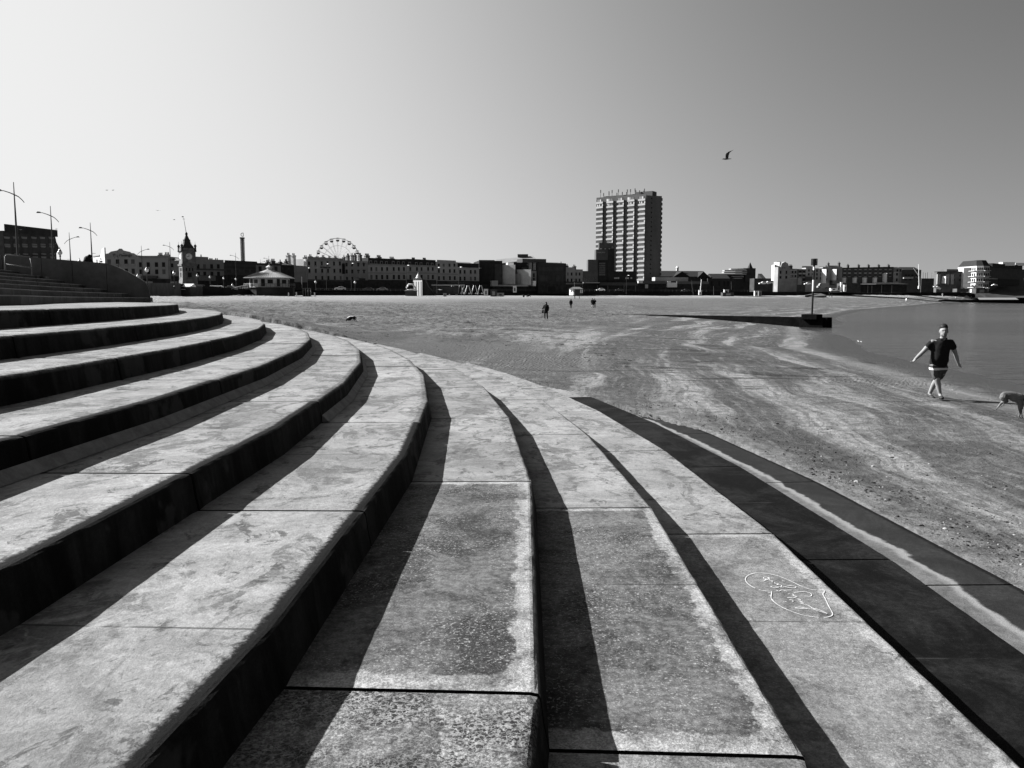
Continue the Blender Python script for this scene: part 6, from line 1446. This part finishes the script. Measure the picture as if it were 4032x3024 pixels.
ms_, t_, b_ = nodes('banded_shorts'); sx_ = t_.nodes.new('ShaderNodeSeparateXYZ'); t_.links.new(objco(t_), sx_.inputs[0]); zc = sx_.outputs[2]
def zband(a, c): return math_(t_, 'MULTIPLY', math_(t_, 'GREATER_THAN', zc, (1268 - c) * S), math_(t_, 'LESS_THAN', zc, (1268 - a) * S))
col = mixv(t_, zband(740, 785), mixv(t_, zband(785, 812), mixv(t_, zband(816, 846), .03, .42), .008), .11); grey(t_, col, b_); b_.inputs['Roughness'].default_value = .9
Vp, Rp = sub_(['pel', 'lh', 'lt', 'rh', 'rt'], .022); Vp['l2'] = mj(666, 960, -.18); Vp['r2'] = mj(694, 955, .09); Rp['l2'] = .1; Rp['r2'] = .1; Rp['pel'] = (.215, .17); Rp['lh'] = .135; Rp['rh'] = .135; Rp['lt'] = .114; Rp['rt'] = .108
skin('shorts', Vp, [('pel', 'lh'), ('lh', 'lt'), ('lt', 'l2'), ('pel', 'rh'), ('rh', 'rt'), ('rt', 'r2')], Rp, ms_, man, 2, fuzz=.012)
skin('shoe', {'a': mj(724, 1228, -.17), 'b': mj(742, 1245, -.27), 'c': mj(762, 1256, -.38)}, [('a', 'b'), ('b', 'c')], dict(a=(.058, .05), b=(.056, .05), c=(.05, .034)), M_SHOE, man, 2)
skin('shoe', {'a': mj(566, 1200, .37), 'b': mj(596, 1232, .29), 'c': mj(638, 1250, .2)}, [('a', 'b'), ('b', 'c')], dict(a=.052, b=.055, c=(.05, .036)), M_SHOE, man, 2)
skin('hair', {'a': mj(727, 268, .045), 'b': mj(733, 246, .0), 'c': mj(742, 252, -.06), 'd': mj(770, 285, .02)}, [('a', 'b'), ('b', 'c'), ('b', 'd')], dict(a=(.098, .09), b=(.094, .1), c=(.07, .035), d=(.03, .07)), M_HAIR, man, 2)
skin('beard', {'a': mj(712, 362, -.105), 'b': mj(738, 372, -.13), 'c': mj(765, 360, -.1), 'd': mj(738, 345, -.137)}, [('a', 'b'), ('b', 'c'), ('b', 'd')], dict(a=.03, b=.03, c=.03, d=.016), mat('stubble', .11, .8), man, 1)
skin('nose', {'a': mj(743, 298, -.115), 'b': mj(744, 322, -.142)}, [('a', 'b')], dict(a=.011, b=.019), M_SKIN, man, 1)
for x in (722, 762): skin('eye', {'a': mj(x - 9, 301, -.114), 'b': mj(x + 9, 300, -.114)}, [('a', 'b')], dict(a=.007, b=.007), M_HAIR, man, 1); skin('brow', {'a': mj(x - 15, 291, -.118), 'b': mj(x + 14, 289, -.118)}, [('a', 'b')], dict(a=.0055, b=.0055), M_HAIR, man, 1)
for x in (675, 792): skin('ear', {'a': mj(x, 300, 0), 'b': mj(x, 322, 0)}, [('a', 'b')], dict(a=(.012, .022), b=(.01, .016)), M_SKIN, man, 1)
skin('mouth', {'a': mj(728, 344, -.14), 'b': mj(752, 344, -.14)}, [('a', 'b')], dict(a=.006, b=.006), M_HAIR, man, 1)

# person leaning on the ramp wall
pw = at(352, 1036, 46.2); k = 46.2 / F
lp_ = empty('person', pw, 0, 'dark silhouetted person bent forward leaning on top of the ramp wall', 'person')
def q_(x, z, y=0): return ((x - 352) * k, y, (1036 - z) * k)
V3 = dict(hip=q_(330, 1040, .5), back=q_(336, 1020, .25), sh=q_(345, 1017, .05), nk=q_(350, 1014, -.02), hd=q_(353, 1011, -.04), e1=q_(334, 1030, -.05), h1=q_(342, 1033, -.1), s2=q_(356, 1021, .0), e2=q_(364, 1030, -.02), h2=q_(354, 1034, -.1), ft=q_(328, 1100, .55))
skin('body', V3, [('hip', 'back'), ('back', 'sh'), ('sh', 'nk'), ('nk', 'hd'), ('back', 'e1'), ('e1', 'h1'), ('sh', 's2'), ('s2', 'e2'), ('e2', 'h2'), ('hip', 'ft')], dict(hip=.17, back=.19, sh=.15, nk=.07, hd=.1, e1=.07, h1=.045, s2=.09, e2=.06, h2=.045, ft=.1), M_BLACK, lp_, 2)
skin('hair', {'a': q_(354, 1008, -.02), 'b': q_(357, 1010, .04)}, [('a', 'b')], dict(a=.095, b=.08), M_HAIR, lp_, 1)

# dogs
def dog(nm, label, f, S_, pts, m, rad, xtra, parts=()):
    o = empty('dog', f, 0, label, 'dog'); V_ = {k_: (v[0] * S_, v[2] * S_, v[1] * S_) for k_, v in pts.items()}
    skin('body', V_, xtra, {k_: (r_ * S_ if not isinstance(r_, tuple) else (r_[0] * S_, r_[1] * S_)) for k_, r_ in rad.items()}, m, o, 2, fuzz=22 * S_ if S_ > 4e-4 else 0)
    for nm_, vv, ee, rr_, mm in parts: skin(nm_, {k_: (v[0] * S_, v[2] * S_, v[1] * S_) for k_, v in vv.items()}, ee, {k_: r_ * S_ for k_, r_ in rr_.items()}, mm, o, 1)
    return o
f1 = hit(4016, 1646); s1 = f1.y / F / 12.77                      # one unit = a pixel of the enlarged photo crop
def dv(x, z, y=0.): return (x - 1480 + y * .6, 1478 - z, y)
P_ = dict(rump=dv(600, 330), loin=dv(850, 300), rib=dv(1150, 400), chest=dv(1400, 470), neck=dv(1540, 420), head=dv(1660, 400), muz=dv(1790, 450, -20), nose=dv(1850, 470, -20), tail=dv(520, 290), tail2=dv(440, 240),
          h1=dv(560, 420, -70), k1=dv(640, 600, -80), c1=dv(430, 780, -80), p1=dv(330, 900, -80), t1=dv(230, 1050, -80), h2=dv(640, 430, 70), k2=dv(760, 620, 80), c2=dv(640, 740, 80), p2=dv(560, 830, 80), t2=dv(490, 905, 80),
          s1=dv(1420, 600, -70), e1=dv(1440, 850, -80), w1=dv(1470, 1150, -80), f1=dv(1440, 1400, -80), g1=dv(1480, 1465, -90), s2=dv(1480, 600, 70), e2=dv(1540, 850, 80), w2=dv(1500, 1100, 80), f2=dv(1560, 1380, 80), g2=dv(1600, 1455, 80))
E_ = [('rump', 'loin'), ('loin', 'rib'), ('rib', 'chest'), ('chest', 'neck'), ('neck', 'head'), ('head', 'muz'), ('muz', 'nose'), ('rump', 'tail'), ('tail', 'tail2'), ('rump', 'h1'), ('h1', 'k1'), ('k1', 'c1'), ('c1', 'p1'), ('p1', 't1'), ('rump', 'h2'), ('h2', 'k2'), ('k2', 'c2'), ('c2', 'p2'), ('p2', 't2'), ('chest', 's1'), ('s1', 'e1'), ('e1', 'w1'), ('w1', 'f1'), ('f1', 'g1'), ('chest', 's2'), ('s2', 'e2'), ('e2', 'w2'), ('w2', 'f2'), ('f2', 'g2')]
Rr = dict(rump=(180, 160), loin=(190, 165), rib=(255, 200), chest=(265, 205), neck=170, head=150, muz=80, nose=45, tail=40, tail2=22, h1=165, k1=100, c1=48, p1=38, t1=36, h2=150, k2=90, c2=44, p2=36, t2=34, s1=150, e1=95, w1=54, f1=40, g1=42, s2=150, e2=95, w2=54, f2=40, g2=42)
M_DOG = mat('tan_fur', .11, .85, .35, 8., .01, 60)
dog('dog', 'tan dog bounding to the right at the right edge beside the striding man', f1, s1, P_, M_DOG, Rr, E_,
    (('ear', dict(a=dv(1620, 330, -110), b=dv(1600, 460, -140), c=dv(1620, 560, -130)), [('a', 'b'), ('b', 'c')], dict(a=40, b=50, c=25), mat('dark_fur', .02, .8, .3, 8)), ('ear', dict(a=dv(1620, 330, 110), b=dv(1600, 460, 140), c=dv(1620, 560, 130)), [('a', 'b'), ('b', 'c')], dict(a=40, b=50, c=25), mat('dark_fur', .02)), ('collar', dict(a=dv(1470, 330, -90), b=dv(1500, 560, -90), c=dv(1500, 560, 90), d=dv(1470, 330, 90)), [('a', 'b'), ('b', 'c'), ('c', 'd'), ('d', 'a')], dict(a=24, b=24, c=24, d=24), M_HAIR)))
f2 = hit(1386, 1269); s2 = f2.y / F / 11.06
def d2(x, z, y=0.): return (x - 950, 765 - z, y)
P2 = dict(rump=d2(1060, 560), mid=d2(960, 570), chest=d2(860, 590), neck=d2(800, 610), head=d2(745, 640), muz=d2(705, 690), tail=d2(1120, 560), tail2=d2(1185, 615), h1=d2(1080, 610, -25), k1=d2(1130, 650, -30), p1=d2(1160, 700, -30), t1=d2(1140, 765, -30), h2=d2(1040, 620, 25), k2=d2(1040, 660, 30), p2=d2(1085, 710, 30), t2=d2(1060, 765, 30),
          s1=d2(880, 640, -25), w1=d2(910, 700, -30), g1=d2(895, 765, -30), s2=d2(850, 640, 25), w2=d2(800, 700, 30), g2=d2(775, 765, 30))
dog('dog', 'small dark and white dog sniffing the trampled sand beyond the steps', f2, s2, P2, mat('dark_coat', .018, .8, .3, 6), dict(rump=58, mid=60, chest=70, neck=52, head=48, muz=22, tail=18, tail2=12, h1=38, k1=22, p1=13, t1=13, h2=38, k2=22, p2=13, t2=13, s1=34, w1=18, g1=15, s2=34, w2=18, g2=15),
    [('rump', 'mid'), ('mid', 'chest'), ('chest', 'neck'), ('neck', 'head'), ('head', 'muz'), ('rump', 'tail'), ('tail', 'tail2'), ('rump', 'h1'), ('h1', 'k1'), ('k1', 'p1'), ('p1', 't1'), ('rump', 'h2'), ('h2', 'k2'), ('k2', 'p2'), ('p2', 't2'), ('chest', 's1'), ('s1', 'w1'), ('w1', 'g1'), ('chest', 's2'), ('s2', 'w2'), ('w2', 'g2')],
    (('white_back', dict(a=d2(770, 585), b=d2(850, 535), c=d2(960, 530), d=d2(1050, 530)), [('a', 'b'), ('b', 'c'), ('c', 'd')], dict(a=30, b=38, c=36, d=28), M_WHC),))
f3 = hit(3537, 1194); s3 = f3.y / F / 9
dog('dog', 'tiny dark dog left of the wading figure near the far shore', f3, s3, {k_: (v[0] * .06, v[1] * .06, v[2] * .06) for k_, v in P2.items()}, M_BLACK, {k_: r_ * .06 for k_, r_ in dict(rump=58, mid=60, chest=70, neck=52, head=48, muz=22, tail=18, tail2=12, h1=38, k1=22, p1=13, t1=13, h2=38, k2=22, p2=13, t2=13, s1=34, w1=18, g1=15, s2=34, w2=18, g2=15).items()},
    [('rump', 'mid'), ('mid', 'chest'), ('chest', 'neck'), ('neck', 'head'), ('head', 'muz'), ('rump', 'h1'), ('h1', 'k1'), ('k1', 'p1'), ('p1', 't1'), ('chest', 's1'), ('s1', 'w1'), ('w1', 'g1'), ('rump', 'tail'), ('tail', 'tail2'), ('rump', 'h2'), ('h2', 'k2'), ('k2', 'p2'), ('p2', 't2'), ('chest', 's2'), ('s2', 'w2'), ('w2', 'g2')])

# gulls: body with wings raised
M_GULL = mat('gull_grey', .10, .8, .3, 6); M_GULLD = mat('gull_wing', .05, .8, .3, 6)
def gull(px, py, span_px, d_, label, m=None, flat=False):
    c = at(px, py, d_); u = d_ / F * span_px / 42.
    o = empty('gull', c, 0, label, 'gull', 'gulls in the sky')
    B_ = dict(bill=(-20 * u, 0, -1.5 * u), head=(-15 * u, 0, -.5 * u), br=(-6 * u, 0, -1.2 * u), mid=(2 * u, 0, -1 * u), tl=(11 * u, 0, -.3 * u), te=(18 * u, 0, -.6 * u))
    bb_ = list(B_); skin('body', B_, list(zip(bb_[:-1], bb_[1:])), dict(bill=.5 * u, head=2.1 * u, br=3.2 * u, mid=2.8 * u, tl=1.5 * u, te=(1.0 * u, .4 * u)), M_GULL, o, 2)
    for s_ in (-1, 1):
        pts = [(-5, 2, 1), (5, 2, 1), (6, 6, 14 if not flat else 3), (-4, 7, 17 if not flat else 4), (8, 10, 22 if not flat else 4), (1, 11, 25 if not flat else 5), (14, 14, 28 if not flat else 3), (22, 16, 32 if not flat else 3)]
        if flat: pts = [(-5, 2, 1), (5, 2, 1), (5, 12, 5), (-5, 12, 5.5), (6, 22, 4), (-1, 23, 4.5), (8, 30, 2), (10, 36, 1)]
        vs = [(x * u, s_ * y * u, z * u) for x, y, z in pts] + [(x * u, s_ * y * u, z * u - .6 * u) for x, y, z in pts]
        fq = [(0, 1, 2, 3), (3, 2, 4, 5), (5, 4, 6), (5, 6, 7)]
        MB().add(vs, fq + [tuple(i + 8 for i in reversed(f_)) for f_ in fq] + [(0, 8, 9, 1), (1, 9, 10, 2), (2, 10, 12, 4), (4, 12, 14, 6), (6, 14, 15, 7), (7, 15, 13, 5), (5, 13, 11, 3), (3, 11, 8, 0)]).build('wing', M_GULLD, o)
    return o
gull(2862, 625, 40, 34, 'large gull with raised wings gliding right of the tower block')
def far_gull(px, py, lab, rz): o = gull(px, py, 11, 150, lab, flat=True); o.rotation_euler.z = R(rz); return o
far_gull(421, 749, 'tiny distant gull, left of the pair high over the arcade', 70); far_gull(445, 749, 'tiny distant gull, right of the pair high over the arcade', 60); far_gull(686, 865, 'tiny distant gull beside the clock tower flagpole', 40); far_gull(621, 829, 'tiny distant gull alone between the arcade and the clock tower', 90); far_gull(222, 902, 'tiny distant gull over the right end of the brick hotel', 50)
# ------------------------------------------------------------------ chalk marks, pebbles, weed
def on_plane(px, py, z):
    v = ray(px, py); k = (z - CAMZ) / v.z; return Vector((v.x * k, v.y * k, z))
m_chalk = mat('chalk', .4, .95, .3, 90)
def zc(x, y): return (2850 + x / 4.424, 2200 + y / 4.424)
ST = [[(1745, 545), (1640, 545), (1520, 535), (1420, 505), (1320, 465), (1190, 400), (1050, 340), (930, 295), (760, 258), (600, 245), (500, 258), (420, 290), (378, 340), (388, 395), (440, 450), (520, 500), (640, 545), (760, 565), (830, 570), (822, 660), (840, 710), (920, 785), (1050, 860), (1230, 935), (1400, 985), (1560, 1010), (1680, 1022), (1800, 1015), (1870, 995), (1895, 965), (1880, 920), (1820, 810), (1770, 700), (1725, 615), (1750, 575), (1745, 545)],
      [(700, 315), (760, 320), (790, 345), (690, 385), (740, 350), (700, 345), (690, 320)], [(760, 320), (800, 370), (850, 385), (830, 400), (880, 415), (900, 430), (950, 435), (920, 455), (990, 455), (1010, 480)], [(1010, 480), (900, 505), (820, 490), (860, 475), (1000, 495), (1080, 480), (1180, 468), (1255, 485), (1230, 505), (1120, 500), (1060, 485)],
      [(1015, 380), (1060, 390)], [(915, 545), (960, 565), (1000, 545), (1100, 545), (1185, 545)], [(1040, 550), (1105, 570)], [(1120, 610), (1180, 605), (1240, 585), (1380, 572), (1450, 580), (1510, 600), (1530, 630), (1500, 652), (1400, 648)],
      [(1180, 605), (1220, 635), (1190, 640), (1275, 655), (1200, 672), (1105, 675)], [(1200, 672), (1290, 690), (1340, 715), (1290, 712), (1370, 745), (1310, 745), (1395, 770), (1330, 772), (1440, 800), (1500, 830), (1545, 860)], [(1140, 710), (1185, 720), (1210, 740), (1190, 748)], [(1545, 860), (1420, 870), (1300, 868), (1245, 852), (1330, 842), (1460, 862), (1545, 860)], [(1545, 870), (1640, 905), (1740, 935), (1800, 958), (1760, 930), (1660, 890), (1545, 860)], [(765, 590), (815, 590)], [(780, 640), (815, 645)], [(1030, 738), (1090, 745)]]
q = MB(); zt = tz(3) + .004
for st in ST:
    P_ = [on_plane(*zc(x, y), zt) for x, y in st]
    # smooth
    PP = []
    for i in range(len(P_) - 1):
        p0, p1, p2, p3 = P_[max(0, i - 1)], P_[i], P_[i + 1], P_[min(len(P_) - 1, i + 2)]
        for u in (0, .25, .5, .75): PP.append(.5 * ((2 * p1) + (p2 - p0) * u + (2 * p0 - 5 * p1 + 4 * p2 - p3) * u * u + (3 * p1 - p0 - 3 * p2 + p3) * u ** 3))
    PP.append(P_[-1])
    for i in range(len(PP) - 1):
        a, c = PP[i], PP[i + 1]; d_ = c - a
        if d_.length < 1e-5 or noise.noise(a * 24) > .5: continue
        n = Vector((-d_.y, d_.x, 0)).normalized() * (.003 + .0014 * noise.noise(a * 30)); q.add([a - n, c - n, c + n, a + n], [(0, 1, 2, 3)])
tag(q.build('chalk_drawing', m_chalk), 'white chalk outline with handwriting inside, drawn on a step tread', 'chalk drawing')

def scatter(name, n, zone, m, size, flat, seed, kind='stuff', dens=None, longest=3.2):
    r_ = random.Random(seed); q = MB(); P_ = []; tries = 0
    while len(P_) < n and tries < n * 12:
        tries += 1; px, py = zone(r_)
        if not (2 < px < 4030): continue
        v = ray(px, py)
        if v.z >= 0: continue
        P_.append((px, py))
    # vectorised march
    out = []
    for h_ in hits(P_):
        if h_ is None: continue
        rr = math.hypot(h_.x - CX, h_.y - CY)
        if rr < 59.3 and h_.y < 45 and h_.x > -12: 
            zz_ = beach_z(h_.x, h_.y)
            kk = int((rr - 53.95) / 1.025) + 1
            if zz_ < -(max(-5, min(5, kk)) - 1) * RISE + .0: continue
        s_ = beach0(np.array([(h_.x, h_.y)]))[1][0]
        if s_ < 1.0: continue
        if dens and noise.noise(Vector((h_.x * .25, h_.y * .12, seed))) < dens: continue
        out.append(h_)
    for h_ in out:
        sz = size * r_.lognormvariate(0, .42); an = r_.uniform(0, 6.28); k0 = len(q.v); nv = 9
        el = r_.uniform(1, longest)
        ring = [(math.cos(i * 6.283 / nv) * sz * el * r_.uniform(.45, 1.3), math.sin(i * 6.283 / nv) * sz * r_.uniform(.45, 1.3)) for i in range(nv)]
        ca, sa = math.cos(an), math.sin(an)
        vs = [(h_.x + x * ca - y * sa, h_.y + x * sa + y * ca, h_.z - .01) for x, y in ring] + [(h_.x + (x * ca - y * sa) * .6, h_.y + (x * sa + y * ca) * .6, h_.z + sz * flat * r_.uniform(.6, 1.2)) for x, y in ring]
        q.add(vs, [(i, (i + 1) % nv, (i + 1) % nv + nv, i + nv) for i in range(nv)] + [tuple(range(nv, 2 * nv))])
    o = q.build(name, m); tag(o, kind=kind); return o
def z_near(r_):      # stony strip by the steps, right foreground
    t_ = r_.random(); px = 2500 + t_ * 1600; top = 1560 + t_ * 180; bot = 1640 + t_ * 660
    return px, top + (bot - top) * r_.random() ** .8
def z_strip(r_):
    t_ = r_.random(); px = 2550 + t_ * 1500; y = 1640 + t_ * 590 + (t_ ** 2) * 60
    return px + r_.gauss(0, 25), y - abs(r_.gauss(0, 70)) - 40
def z_mid(r_): return r_.uniform(1250, 4030), 1195 + 470 * r_.random() ** 1.3
def z_left(r_): return r_.uniform(850, 2500), 1192 + 230 * r_.random() ** 1.15
m_peb = mat('pale_pebble', .24, .8, .3, 3.); m_dk = mat('dark_pebble', .022, .8, .4, 3.); m_weed = mat('dry_seaweed', .014, .85, .5, 5.)
scatter('pale_pebbles', 130, z_strip, m_peb, .0095, .6, 1, longest=1.5); scatter('pale_pebbles', 100, z_near, m_peb, .009, .6, 2, longest=1.5); scatter('dark_pebbles', 620, z_strip, m_dk, .011, .5, 3, longest=1.9); scatter('dark_pebbles', 520, z_near, m_dk, .010, .45, 4, longest=1.9)
scatter('seaweed_scraps', 2200, z_mid, m_weed, .014, .22, 5, dens=.02); scatter('seaweed_scraps', 2600, z_left, m_weed, .028, .22, 6, dens=-.02); scatter('pale_shells', 110, z_mid, m_peb, .011, .6, 7, longest=1.5)
for o_ in list(TS.collection.objects): bpy.data.objects.remove(o_)
bpy.data.scenes.remove(TS)
